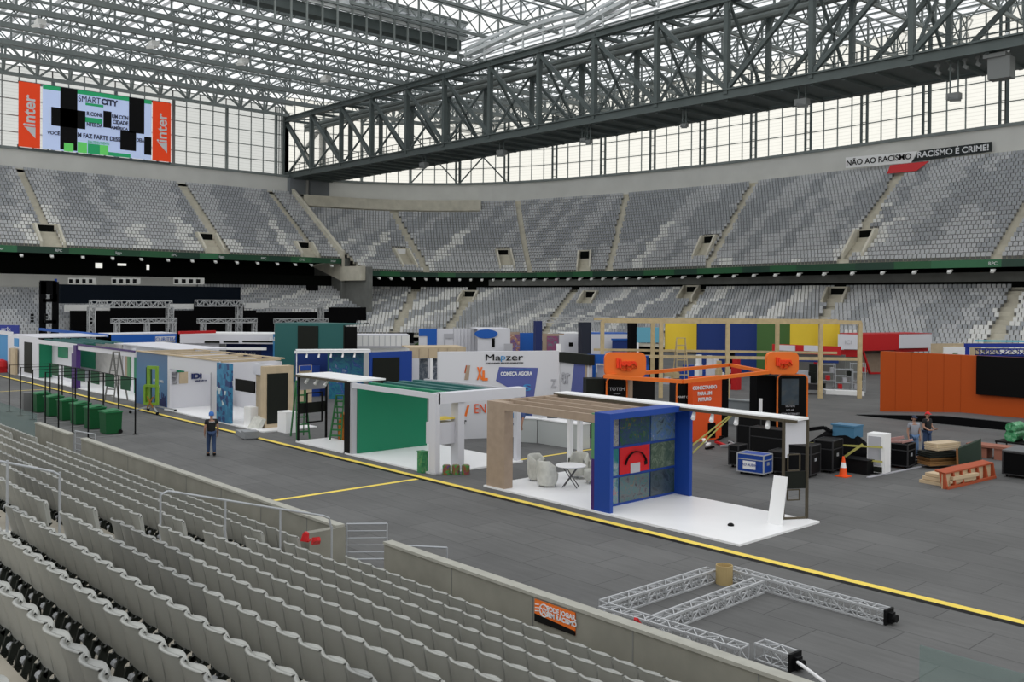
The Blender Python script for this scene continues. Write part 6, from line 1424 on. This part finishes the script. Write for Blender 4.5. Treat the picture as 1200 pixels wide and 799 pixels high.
# ---------------------------------------------------------------- flight cases and piles at the right
def case(name, label, x, y, w_, d_, h_, m, rz=0.0, z=0.0, trim=alu, wheels=True, plate=False, group=None, lidz=.72):
    t_ = local_thing(name, label, 'case', (x, y, z), rz, group); g_ = .1 if wheels else 0
    b = MB(); b.box(-w_/2, w_/2, -d_/2, d_/2, g_, h_); b.build('body', m, t_)
    b = MB(); e = .02
    for sx in (-1, 1):
        for sy in (-1, 1): b.beam((sx*w_/2, sy*d_/2, g_), (sx*w_/2, sy*d_/2, h_), .045)
    for zz in (g_+.02, g_+(h_-g_)*lidz, h_):
        b.beam((-w_/2, -d_/2, zz), (w_/2, -d_/2, zz), .035); b.beam((w_/2, -d_/2, zz), (w_/2, d_/2, zz), .035); b.beam((w_/2, d_/2, zz), (-w_/2, d_/2, zz), .035); b.beam((-w_/2, d_/2, zz), (-w_/2, -d_/2, zz), .035)
    b.build('edge_trim', trim, t_)
    for zx in ((w_/2+.01, 0), ): b = MB(); b.box(w_/2, w_/2+.015, -.09, .09, h_*.5, h_*.5+.12); b.build('latch', galv, t_)
    if wheels:
        for sx in (-1, 1):
            for sy in (-1, 1): b = MB(); b.tube((sx*(w_/2-.12)-.03, sy*(d_/2-.1), .05), (sx*(w_/2-.12)+.03, sy*(d_/2-.1), .05), .05, 8); b.build('wheel', blackp, t_)
    if plate: b = MB(); b.box(-w_*.28, w_*.2, -d_/2-.02, -d_/2-.005, h_*.3, h_*.68); b.build('name_plate', whitefl, t_); text('PRO AUDIO', t_, blue, .13, (-w_*.04, -d_/2-.03, h_*.5), (1, 0, 0), (0, 0, 1))
    return t_
bt = mat('case_trim_dark', (.03, .03, .032), .5)
def gp(px, py): p = G(px, py); return p.x, p.y
x, y = gp(878, 557); case('blue_flight_case', 'blue flight case with white name plate and metal edges', x, y+.35, 1.05, .7, .78, blue, .12, plate=True)
x, y = gp(905, 556); case('black_flight_case', 'black wheeled case directly right of the blue flight case', x+.05, y+.5, .6, .8, .85, blackp, .12, trim=bt)
x, y = gp(864, 549); case('black_flight_case', 'black case peeking out left of the blue flight case', x-.25, y+.4, .4, .7, .85, blackp, .12, trim=bt)
x, y = gp(888, 545); case('long_black_case', 'long black case standing behind the blue flight case', x, y+1.1, 1.7, .7, 1.35, blackp, .1, trim=bt)
x, y = gp(874, 535); case('long_black_case', 'upper left black case behind the stack with a white tag', x-.6, y+1.4, 1.1, .7, 1.5, blackp, .1, trim=bt)
x, y = gp(940, 560); case('black_flight_case', 'tall black case seen behind the end posts of the white platform', x-.3, y+.5, 1.0, .9, 1.15, blackp, .15, trim=bt)
x, y = gp(956, 555); case('black_flight_case', 'black case with grey top between the end posts and the draped pile', x, y+.9, .7, 1.0, 1.2, blackp, .15, trim=bt)
# grey plastic panel sheets behind
x, y = gp(868, 500); b = MB(); b.box(-1.6, 1.2, 0, .6, 0, 1.25); b.box(-1.2, -.4, -.03, 0, .5, .9); b.box(-1.7, 1.3, -.05, .65, 1.25, 1.3); o = b.build('grey_bench', mat('frosted_grey', (.22, .24, .25), .4)); o.location = (x-1.0, y+.3, 0); o.rotation_euler = (0, 0, .15); tag(o, 'pale grey translucent counter behind the black cases', 'counter')
b = MB(); b.box(-.08, .08, -.03, .03, 0, 1.7); o = b.build('white_board_strip', whitefl); o.location = (gp(891, 508)[0], gp(891, 508)[1], 0); tag(o, 'narrow white board standing behind the long black case', 'board')
def heap(name, label, cx, cy, rx, ry, h_, m, seed=1, n=20, cat='pile'):
    rs = random.Random(seed); b = MB(); rows = []
    for j in range(6):
        f = j/5; row = []
        for i in range(n):
            a = 2*math.pi*i/n; rr = (1-f**1.8*.55)*(1+.1*math.sin(3*a+seed)+.05*rs.random()); row.append((cx+rx*rr*math.cos(a), cy+ry*rr*math.sin(a), h_*(f**.75)*(1+.1*math.sin(2*a+seed)*f)))
        row.append(row[0]); rows.append(row)
    b.grid(rows); b.face([p for p in rows[-1][:-1]]); o = b.build(name, m); tag(o, label, cat); return o
x, y = gp(985, 552)
heap('draped_pile', 'large pile covered with black sheeting and ringed with yellow tape', x-.75, y+1.4, 1.5, .9, 1.2, black, 3)
x2, y2 = gp(1000, 556); b = MB(); b.box(x2-1.2, x2+.4, y2+.25, y2+.9, 0, .5); b.box(x2-1.25, x2+.45, y2+.2, y2+.95, .5, .54); tag(b.build('black_chest', blackp), 'low black trunk before the draped pile behind the traffic cone', 'trunk')
x3, y3 = gp(990, 500); p = G(990, 500, 1.25); b = MB(); b.prism([(-.45, -.3, 0), (.45, -.3, 0), (.5, .3, 0), (-.5, .3, 0)], (0, 0, .42)); b.box(-.5, .5, -.35, .35, .42, .48); o = b.build('blue_tub', mat('tub_blue', (.06, .17, .28), .4)); o.location = (x-.45, y+1.3, 1.15); tag(o, 'blue plastic tub on top of the draped pile', 'tub')
b = MB(); b.beam((x-1.9, y+.6, 1.3), (x-1.2, y+.9, 1.45), .25, .12); b.beam((x-1.2, y+.9, 1.45), (x-.9, y+.9, 1.3), .2, .1); tag(b.build('black_sheet_roll', black), 'rolled black sheet on the left of the draped pile', 'sheet')
b = MB()
for z0, z1 in ((.85, 1.05), (.42, .52)): b.beam((x-1.9, y+.15, z0), (x+1.5, y+.3, z1), .012, .07)
b.beam((x+.1, y+.12, .55), (x+.8, y+.15, 1.1), .012, .09)
tag(b.build('warning_tape', tapem), 'yellow warning tape strung before the black draped pile', 'tape')
x, y = gp(985, 559); t = local_thing('traffic_cone', 'orange traffic cone with a white band before the black pile', 'traffic cone', (x, y+.2, 0)); b = MB(); b.lathe(0, 0, [(.15, .03), (.105, .33)], 18); b.lathe(0, 0, [(.072, .52), (.035, .74)], 18); b.build('cone', mat('cone_orange', (.85, .09, .01), .45), t, smooth=False)
b = MB(); b.lathe(0, 0, [(.105, .33), (.072, .52)], 18); b.build('white_band', whitefl, t); b = MB(); b.box(-.22, .22, -.22, .22, 0, .035); b.build('base', MATS['cone_orange'], t)
t = local_thing('white_fridge', 'upright white cooler with a glass door beside the black pile', 'fridge', (-16.95, 34.0, 0), .1); b = MB(); b.box(-.33, .33, -.3, .3, .05, 1.5); b.build('body', whitefl, t); b = MB(); b.box(-.28, .2, -.33, -.3, .32, 1.4); b.build('door', greyw, t); b = MB(); b.box(-.28, .24, -.325, -.3, .08, .28); b.build('grille', screen2, t)
b = MB(); b.beam((.15, -.35, .6), (.15, -.35, 1.1), .03); b.build('handle', galv, part_of(t, 'door'))
x, y = gp(1049, 548); case('black_trolley', 'black draped trolley right of the white cooler with odds and ends on top', x, y+.3, .95, .8, .95, black, .1, trim=bt)
b = MB(); b.beam((x-.5, y+.2, 1.0), (x+.1, y+.5, 1.15), .1); b.beam((x+.2, y+.1, 1.0), (x+.55, y+.3, 1.12), .12, .08); b.beam((x-.3, y, .98), (x+.2, y+.1, 1.02), .14, .06); tag(b.build('trolley_load', mat('pinkish', (.4, .22, .2), .6)), 'pale offcuts lying on the black trolley', 'offcuts')
b = MB(); a, c = G(1062, 548), G(1085, 540); b.prism([a, c, c+Vector((0, .35, 0)), a+Vector((0, .35, 0))], (0, 0, .16)); tag(b.build('black_plank_stack', blackp), 'low stack of black planks by the standing people', 'planks')
b = MB(); a, c = G(1017, 560), G(1086, 546); b.beam(a+Vector((0, 0, .02)), c+Vector((0, 0, .02)), .12, .03); tag(b.build('white_strip', greyw), 'long pale strip lying on the floor before the white cooler', 'strip')
# pallets and ribbed formwork
t = thing('ribbed_formwork', 'red and cream ribbed formwork panel lying at the front of the timber pile', 'formwork', (-14.3, 33.5, 0)); redwood = mat('red_wood', (.36, .07, .025), .6); cream = mat('cream_board', (.55, .42, .27), .6)
a = G(1110, 573.5); c = G(1166, 560); d = (c-a).normalized(); n_ = Vector((-d.y, d.x, 0)); L = (c-a).length
b = MB(); b.prism([a+n_*.16, c+n_*.16, c+n_*.16+Vector((0, 0, .5)), a+n_*.16+Vector((0, 0, .5))], n_*.04); b.build('board', cream, t)
for k in range(7): q = a+d*(L*k/6); b = MB(); b.prism([q, q+n_*.2, q+n_*.3+Vector((0, 0, .55)), q+n_*.1+Vector((0, 0, .55))], d*.09); b.build('rib', redwood, t)
b = MB(); b.prism([a+n_*.08+Vector((0, 0, .5)), c+n_*.08+Vector((0, 0, .5)), c+n_*.45+Vector((0, 0, .56)), a+n_*.45+Vector((0, 0, .56))], (0, 0, .05)); b.beam(a+Vector((0, 0, .04)), c+Vector((0, 0, .04)), .1, .08); b.build('edge_rail', redwood, t)
def boards(name, label, px0, py0, px1, py1, dep, z0, z1, m, n=3, off=0.0):
    a = G(px0, py0); c = G(px1, py1); d = (c-a).normalized(); n_ = Vector((-d.y, d.x, 0)); b = MB(); h_ = (z1-z0)/n
    for k in range(n): 
        j = (k*.37 % .15); b.prism([a+d*j+n_*(off+j)+Vector((0, 0, z0+h_*k)), c+d*j+n_*(off+j)+Vector((0, 0, z0+h_*k)), c+d*j+n_*(off+dep+j)+Vector((0, 0, z0+h_*k)), a+d*j+n_*(off+dep+j)+Vector((0, 0, z0+h_*k))], (0, 0, h_*.86))
    tag(b.build(name, m), label, 'boards')
boards('board_stack', 'cream boards stacked left of the ribbed formwork', 1077, 565, 1110, 571, 1.6, 0, .38, cream, 3)
boards('cardboard_stack', 'brown cardboard sheets stacked behind the ribbed formwork', 1090, 550, 1124, 548, .7, .12, .42, mat('cardboard_brown', (.27, .14, .05), .7), 4)
boards('black_mat_stack', 'dark mats on the cardboard sheets', 1090, 550, 1124, 548, .75, .44, .62, screen2, 3); boards('plank_stack', 'pale wooden planks on top of the dark mats', 1106, 550, 1134, 547, .6, .66, .92, wood, 3, .3)
t = thing('dark_green_crate', 'dark green box leaning upright behind the ribbed formwork', 'crate', (-15.3, 37, 0)); a = G(1124, 552); c = G(1149, 546); b = MB(); n_ = Vector((-.3, 1, 0)).normalized(); b.prism([a, c, c+Vector((-.05, 0, 1.0)), a+Vector((-.05, 0, .85))], n_*.7); b.build('body', mat('crate_green', (.012, .03, .018), .6), t); b = MB(); b.beam(a+Vector((-.04, -.02, 0)), a+Vector((-.08, -.02, .85)), .06); b.build('edge', mat('edge_brown', (.25, .1, .03), .6), t)
x, y = gp(1157, 538); b = MB(); b.box(-.9, .8, -.4, .4, .45, .55); b.box(-.6, -.1, -.3, .3, .0, .45); b.box(.2, .6, -.35, .2, 0, .45); o = b.build('reddish_pallet', mat('pallet_red', (.30, .12, .08), .7)); o.location = (x, y+.5, 0); tag(o, 'reddish pallet with loose boards behind the dark green box', 'pallet')
x, y = gp(1190, 563); case('grey_topped_case', 'wide black case with grey lid at the right edge', x+.45, y+1.3, 2.2, 1.6, .95, black, .05, trim=bt, lidz=.97); b = MB(); b.box(-1.12, 1.12, -.82, .82, .96, 1.0); o = b.build('grey_lid_sheet', mat('lid_grey', (.13, .135, .14), .6)); o.location = (x+.45, y+1.3, .0); o.rotation_euler = (0, 0, .05); tag(o, 'flat grey sheet on the wide black case at the right edge', 'sheet')
x, y = gp(1192, 533); netm = image_mat('green_net', [(.01, .05, .02), (.05, .3, .12), (.3, .5, .35)], 5, 1.5, 1)
for k, (zz, rr) in enumerate(((.62, .42), (1.0, .36))):
    for j in range(2):
        b = MB(); b.tube((x-.2+.75*j, y-.2, zz+rr*.4), (x-.15+.75*j, y+.7, zz+rr*.4), rr*.62, 12); o = b.build('green_net_bundle', netm); tag(o, 'rolled green net bundle on the black rack, %s %s' % ('lower' if k == 0 else 'upper', 'left' if j == 0 else 'right'), 'net bundle', 'green net bundles')
b = MB(); b.box(x-.75, x+1.0, y-.4, y+.8, .5, .56)
for sx in (-.7, .95): b.beam((x+sx, y-.38, 0), (x+sx, y-.38, .5), .05); b.beam((x+sx, y+.75, 0), (x+sx, y+.75, 1.2), .05)
tag(b.build('black_rack', blackp), 'black rack carrying the green net bundles at the right edge', 'rack')
# loose cable and scrap near the kiosks
rs = random.Random(21)
for k in range(16):
    px, py = rs.uniform(822, 862), rs.uniform(512, 528); p = G(px, py); m_ = [whitefl, blackp, red, galv][k % 4]; a = rs.uniform(0, 3.1); l = rs.uniform(.2, .7); b = MB(); b.beam(p+Vector((0, 0, .05)), p+Vector((l*math.cos(a), l*math.sin(a), .05+rs.random()*.12)), rs.uniform(.06, .16), .08)
    cn = ['white', 'black', 'red', 'grey'][k % 4]; tag(b.build('scrap_piece', m_), cn+' scrap of fittings on the floor below the red orange wall', 'scrap', cn+' scraps below the red orange wall')
for k in range(6):
    px = 680+rs.random()*35; py = 503+rs.random()*18; p = G(px, py); m_ = [whitefl, navy, wood, greyw][k % 4]; b = MB(); b.box(p.x-.5, p.x+.3, p.y-.3, p.y+.3, 0, .12+.1*rs.random()); cn = ['white', 'navy', 'wooden', 'grey'][k % 4]; tag(b.build('flat_box', m_), cn+' flat box lying behind the pergola booth', 'box', cn+' flat boxes behind the pergola booth')
for k, (px, py, w_, h_) in enumerate(((958, 460, 1.1, 2.0), (978, 461, 1.2, 1.7), (995, 461, .9, 2.1))):
    p = G(px, py); t = local_thing('wire_rack', 'grey wire rack standing inside the timber frame, %s' % ('nearest the dark case' if k == 0 else 'middle one' if k == 1 else 'nearest the corner post'), 'rack', (p.x, p.y+1.2, 0), .7)
    for sx in (-1, 1):
        for sy in (-.3, .3): b = MB(); b.beam((sx*w_/2, sy, 0), (sx*w_/2, sy, h_), .05); b.build('post', galv, t)
    for j in range(4):
        z = .25+j*(h_-.3)/3; b = MB(); b.beam((-w_/2, -.3, z), (w_/2, -.3, z), .04); b.beam((-w_/2, .3, z), (w_/2, .3, z), .04)
        for q_ in range(5): xx = -w_/2+w_*q_/4; b.beam((xx, -.3, z), (xx, .3, z), .03)
        b.build('shelf', galv, t)
    for j in range(3):
        b = MB(); b.box(-w_*.3+.3*j, -w_*.3+.3*j+.25, -.2, .2, .27+j*(h_-.3)/3, .6+j*(h_-.3)/3)
        o = b.build('carton', [screen2, red, greyw][(j+k) % 3]); o.location = (p.x, p.y+1.2, 0); o.rotation_euler = (0, 0, .7); cn = ['dark', 'red', 'pale grey'][(j+k) % 3]; tag(o, cn+' carton on the wire rack %s' % ('nearest the dark case' if k == 0 else 'in the middle' if k == 1 else 'nearest the corner post'), 'carton')
rs = random.Random(5)
for k in range(14):
    px = 776+rs.random()*88; py = 446+rs.random()*12; p = G(px, py); m_ = [white, black, greyw, blue, whitefl, timber, red][k % 7]; cn = ['white', 'black', 'grey', 'blue', 'bright white', 'wooden', 'red'][k % 7]
    w_ = .15+rs.random()*.5; h_ = .5+rs.random()*2.0; b = MB(); b.box(-w_, w_, -.25, .25, 0, h_*.7); b.box(-w_*.6, w_*.8, -.2, .2, h_*.7, h_); o = b.build('packed_fittings', m_); o.location = (p.x, p.y, 0); o.rotation_euler = (0, 0, rs.random()*3)
    tag(o, cn+' stand fittings stacked on the floor under the left half of the timber frame', 'fittings', cn+' fittings under the timber frame')
b = MB(); p = G(962, 462); c = G(958, 470); b.beam(p+Vector((0, 0, .5)), p+Vector((-2.5, -1.5, .5)), 1.0, .35); b.beam(p+Vector((-.2, -.2, .7)), p+Vector((-2.4, -1.4, .7)), .9, .06); 
for f in (0, 1): q = p+Vector((-2.3*f-.1, -1.3*f, 0)); b.beam(q, q+Vector((0, 0, .4)), .06)
tag(b.build('black_bench_case', mat('bench_dark', (.02, .018, .02), .6)), 'long dark case on legs at the foot of the timber frame', 'case')

# ---------------------------------------------------------------- people
def skin_mesh(name, joints, edges, m, parent, sub=1, root=0):
    me = bpy.data.meshes.new(name); me.from_pydata([j[0] for j in joints], edges, []); o = bpy.data.objects.new(name, me); C.objects.link(o)
    md = o.modifiers.new('skin', 'SKIN'); md.use_smooth_shade = True
    me.skin_vertices.new() if not me.skin_vertices else None
    for i, j in enumerate(joints): me.skin_vertices[0].data[i].radius = (j[1], j[2] if len(j) > 2 else j[1])
    me.skin_vertices[0].data[root].use_root = True
    s_ = o.modifiers.new('sub', 'SUBSURF'); s_.levels = sub; s_.render_levels = sub
    bpy.context.view_layer.update(); dg = bpy.context.evaluated_depsgraph_get(); m2 = bpy.data.meshes.new_from_object(o.evaluated_get(dg)); bpy.data.objects.remove(o)
    m2.materials.clear(); m2.materials.append(m); o = bpy.data.objects.new(name, m2); C.objects.link(o); o.parent = parent
    m2.polygons.foreach_set('use_smooth', [True]*len(m2.polygons)); return o
def person(label, x, y, rz, shirt, trousers, cap=None, hair=(.02, .015, .012), step=.12, armL=None, armR=None, lean=0.0, H=1.75, z=0.0, head_turn=0.0, shoe=blackp, long_sleeve=False):
    """faces -Y in its own frame"""
    t_ = local_thing('person', label, 'person', (x, y, z), rz); s = H/1.75
    def v(a, b, c): return (a*s, b*s-lean*max(0, c-.9), c*s)
    hipL, hipR = v(.09, 0, .93), v(-.09, 0, .93); kL, kR = v(.10, -.03-step*.6, .50), v(-.10, .0+step*.3, .50); aL, aR = v(.10, .02-step, .09), v(-.10, .02+step*1.2, .09+step*.25)
    shL, shR = v(.19, 0, 1.43), v(-.19, 0, 1.43)
    eL, wL, hL = armL or (v(.25, .03, 1.14), v(.25, -.05, .90), v(.245, -.07, .82)); eR, wR, hR = armR or (v(-.25, .03, 1.14), v(-.25, -.05, .90), v(-.245, -.07, .82))
    J = [(v(0, 0, .97), .11*s, .085*s), (v(0, -.01, 1.2), .11*s, .08*s), (v(0, 0, 1.38), .15*s, .10*s), (v(0, .0, 1.49), .055*s), (v(0, -.015, 1.57), .06*s),
         (shL, .066*s), (eL, .05*s), (wL, .036*s), (shR, .066*s), (eR, .05*s), (wR, .036*s), (hipL, .09*s), (kL, .058*s), (aL, .042*s), (hipR, .09*s), (kR, .058*s), (aR, .042*s),
         ((aL[0], aL[1]-.13*s, .035*s), .035*s), ((aR[0], aR[1]-.13*s, max(.035*s, aR[2]-.06)), .035*s)]
    E_ = [(0, 1), (1, 2), (2, 3), (3, 4), (2, 5), (5, 6), (6, 7), (2, 8), (8, 9), (9, 10), (0, 11), (11, 12), (12, 13), (0, 14), (14, 15), (15, 16), (13, 17), (16, 18)]
    # head: neck to skull, brow, chin, nose
    hd = len(J); J += [(v(0, -.02, 1.655), .10*s, .108*s), (v(0, -.015, 1.715), .08*s, .085*s), (v(0, -.125, 1.635), .018*s), (v(0, -.07, 1.585), .05*s)]; E_ += [(4, hd), (hd, hd+1), (hd, hd+2), (hd, hd+3)]
    # hands with five fingers
    for w_, h_, sg, idx in ((wL, hL, 1, 7), (wR, hR, -1, 10)):
        w_ = Vector(w_); h_ = Vector(h_); d = (h_-w_).normalized(); side = Vector((0, 1, 0)); side = (side-d*side.dot(d)); side = side.normalized() if side.length > .1 else Vector((1, 0, 0)); palm = len(J)
        nrm = d.cross(side); J.append((tuple(h_), .034*s, .018*s)); E_.append((idx, palm))
        for f in range(4):
            b0 = len(J); o = side*((f-1.5)*.019*s); L_ = (.075, .085, .078, .062)[f]*s
            J.append((tuple(h_+o+d*.035*s), .010*s)); J.append((tuple(h_+o*1.1+d*(.035*s+L_*.5)-nrm*.008*sg), .009*s)); J.append((tuple(h_+o*1.1+d*(.035*s+L_*.9)-nrm*.028*sg), .008*s)); E_ += [(palm, b0), (b0, b0+1), (b0+1, b0+2)]
        b0 = len(J); J.append((tuple(h_-side*.035*s), .011*s)); J.append((tuple(h_-side*.052*s+d*.035*s), .010*s)); E_ += [(palm, b0), (b0, b0+1)]
    skin_mesh('body', J, E_, skin, t_)
    # face details and ears
    b = MB()
    for sx in (-1, 1): b.beam(v(sx*.088, -.01, 1.62), v(sx*.093, .0, 1.67), .02*s, .03*s)
    b.build('ears', skin, t_)
    b = MB()
    for sx in (-1, 1): b.beam(v(sx*.032-.01, -.103, 1.665), v(sx*.032+.01, -.103, 1.665), .012*s)
    b.beam(v(-.022, -.100, 1.592), v(.022, -.100, 1.592), .010*s); b.build('eyes_and_mouth', mat('features', (.05, .02, .02), .6), t_)
    e = .6 if not long_sleeve else .95
    sl = lambda a, c, f: tuple(Vector(a).lerp(Vector(c), f))
    SJ = [(v(0, 0, .86), .18*s, .14*s), (v(0, -.01, 1.12), .175*s, .135*s), (v(0, 0, 1.38), .18*s, .13*s), (v(0, .0, 1.49), .08*s), (shL, .085*s), (sl(shL, eL, e), .07*s), (shR, .085*s), (sl(shR, eR, e), .07*s)]
    skin_mesh('shirt', SJ, [(0, 1), (1, 2), (2, 3), (2, 4), (4, 5), (2, 6), (6, 7)], shirt, t_)
    TJ = [(v(0, 0, 1.0), .155*s, .12*s), (hipL, .115*s), (kL, .082*s), (sl(kL, aL, .95), .065*s), (hipR, .115*s), (kR, .082*s), (sl(kR, aR, .95), .065*s)]
    skin_mesh('trousers', TJ, [(0, 1), (1, 2), (2, 3), (0, 4), (4, 5), (5, 6)], trousers, t_)
    for a in (aL, aR):
        zf = 0 if a[2] < .1*s else a[2]-.08*s
        b = MB(); b.prism([(a[0]-.05*s, a[1]+.08*s, zf), (a[0]+.05*s, a[1]+.08*s, zf), (a[0]+.055*s, a[1]-.12*s, zf), (a[0]+.03*s, a[1]-.19*s, zf), (a[0]-.03*s, a[1]-.19*s, zf), (a[0]-.055*s, a[1]-.12*s, zf)], (0, 0, .09*s)); b.build('shoe', shoe, t_)
    hm = mat('hair_dark', hair, .8)
    cz = Vector(v(0, -.012, 1.70)); b = MB(); rows = []
    for j in range(6):
        ph = j/5*math.pi*.52; rows.append([(cz.x+.104*s*math.cos(2*math.pi*i/14)*math.cos(ph), cz.y+(.112*s)*math.sin(2*math.pi*i/14)*math.cos(ph), cz.z+.10*s*math.sin(ph)-(.0 if math.sin(2*math.pi*i/14) < .3 else .07*s*(1-j/5))) for i in range(15)])
    b.grid(rows); b.build('hair' if not cap else 'cap', cap or hm, t_, smooth=True)
    if cap:
        b = MB(); c = cz+Vector((0, -.1*s, .0)); b.prism([c+Vector((-.07*s, 0, 0)), c+Vector((.07*s, 0, 0)), c+Vector((.055*s, -.085*s, -.015)), c+Vector((-.055*s, -.085*s, -.015))], (0, 0, .012)); b.build('cap_peak', cap, t_)
    return t_
capblue = mat('cap_blue', (.04, .14, .42), .7); capnavy = mat('cap_navy', (.02, .03, .06), .7); capred = mat('cap_red', (.62, .015, .02), .6)
view = lambda x, y: math.atan2(y, x)+math.pi/2      # heading that turns the back to the camera
x, y = gp(247.5, 534); rb_ = math.atan2(-x, y)
w1 = person('man in blue cap, black T-shirt and jeans walking away over the dark floor', x, y, rb_+math.pi+.15, blackshirt, denim, capblue, step=.13)
for c_ in [c_ for c_ in w1.children if c_.name.startswith('shirt')]: pass
p_ = Vector((0, .135, 1.38)); text('EQUIPE', w1, whitetxt, .07, p_, (-1, 0, 0), (0, 0, 1), ext=.003)
x, y = gp(1070.5, 537.5); rb_ = math.atan2(-x, y)
person('man in grey T-shirt, dark cap and light jeans standing before the orange stage', x, y, rb_+.5, greyshirt, mat('light_denim', (.10, .17, .30), .8), capnavy, step=.08)
x, y = gp(1086, 531.5); rb_ = math.atan2(-x, y)
def V3(a, b, c): return (a, b, c)
person('man in bright red cap and black T-shirt standing behind the man in grey', x, y, rb_+.9, blackshirt, denim, capred, step=.06, armL=(V3(.25, -.02, 1.15), V3(.2, -.22, 1.05), V3(.17, -.30, 1.06)), armR=(V3(-.25, -.02, 1.15), V3(-.14, -.24, 1.02), V3(-.08, -.30, 1.04)))
x, y = gp(605, 523); rb_ = math.atan2(-x, y)
person('person in blue shirt and jeans leaning at the white counter behind the wooden column', x, y+.05, rb_+math.pi-.9, mat('shirt_blue', (.05, .08, .2), .8), denim, None, lean=.45, step=.05, H=1.72)
p = T(637, 498, .9); rb_ = math.atan2(-p[0], p[1])
person('person in dark clothes working behind the longer white counter', p[0]-.5, p[1]+1.0, rb_+.2, blackshirt, denim, None, H=1.5, lean=.2, step=.02)
p = gp(913, 548); rb_ = math.atan2(-p[0], p[1])
person('worker in orange and blue vest crouched behind the black cases', p[0]-.4, p[1]+2.0, rb_+.3, mat('vest_orange', (.7, .12, .05), .7), denim, capblue, H=1.6, lean=.3, step=.05, shoe=whitefl)
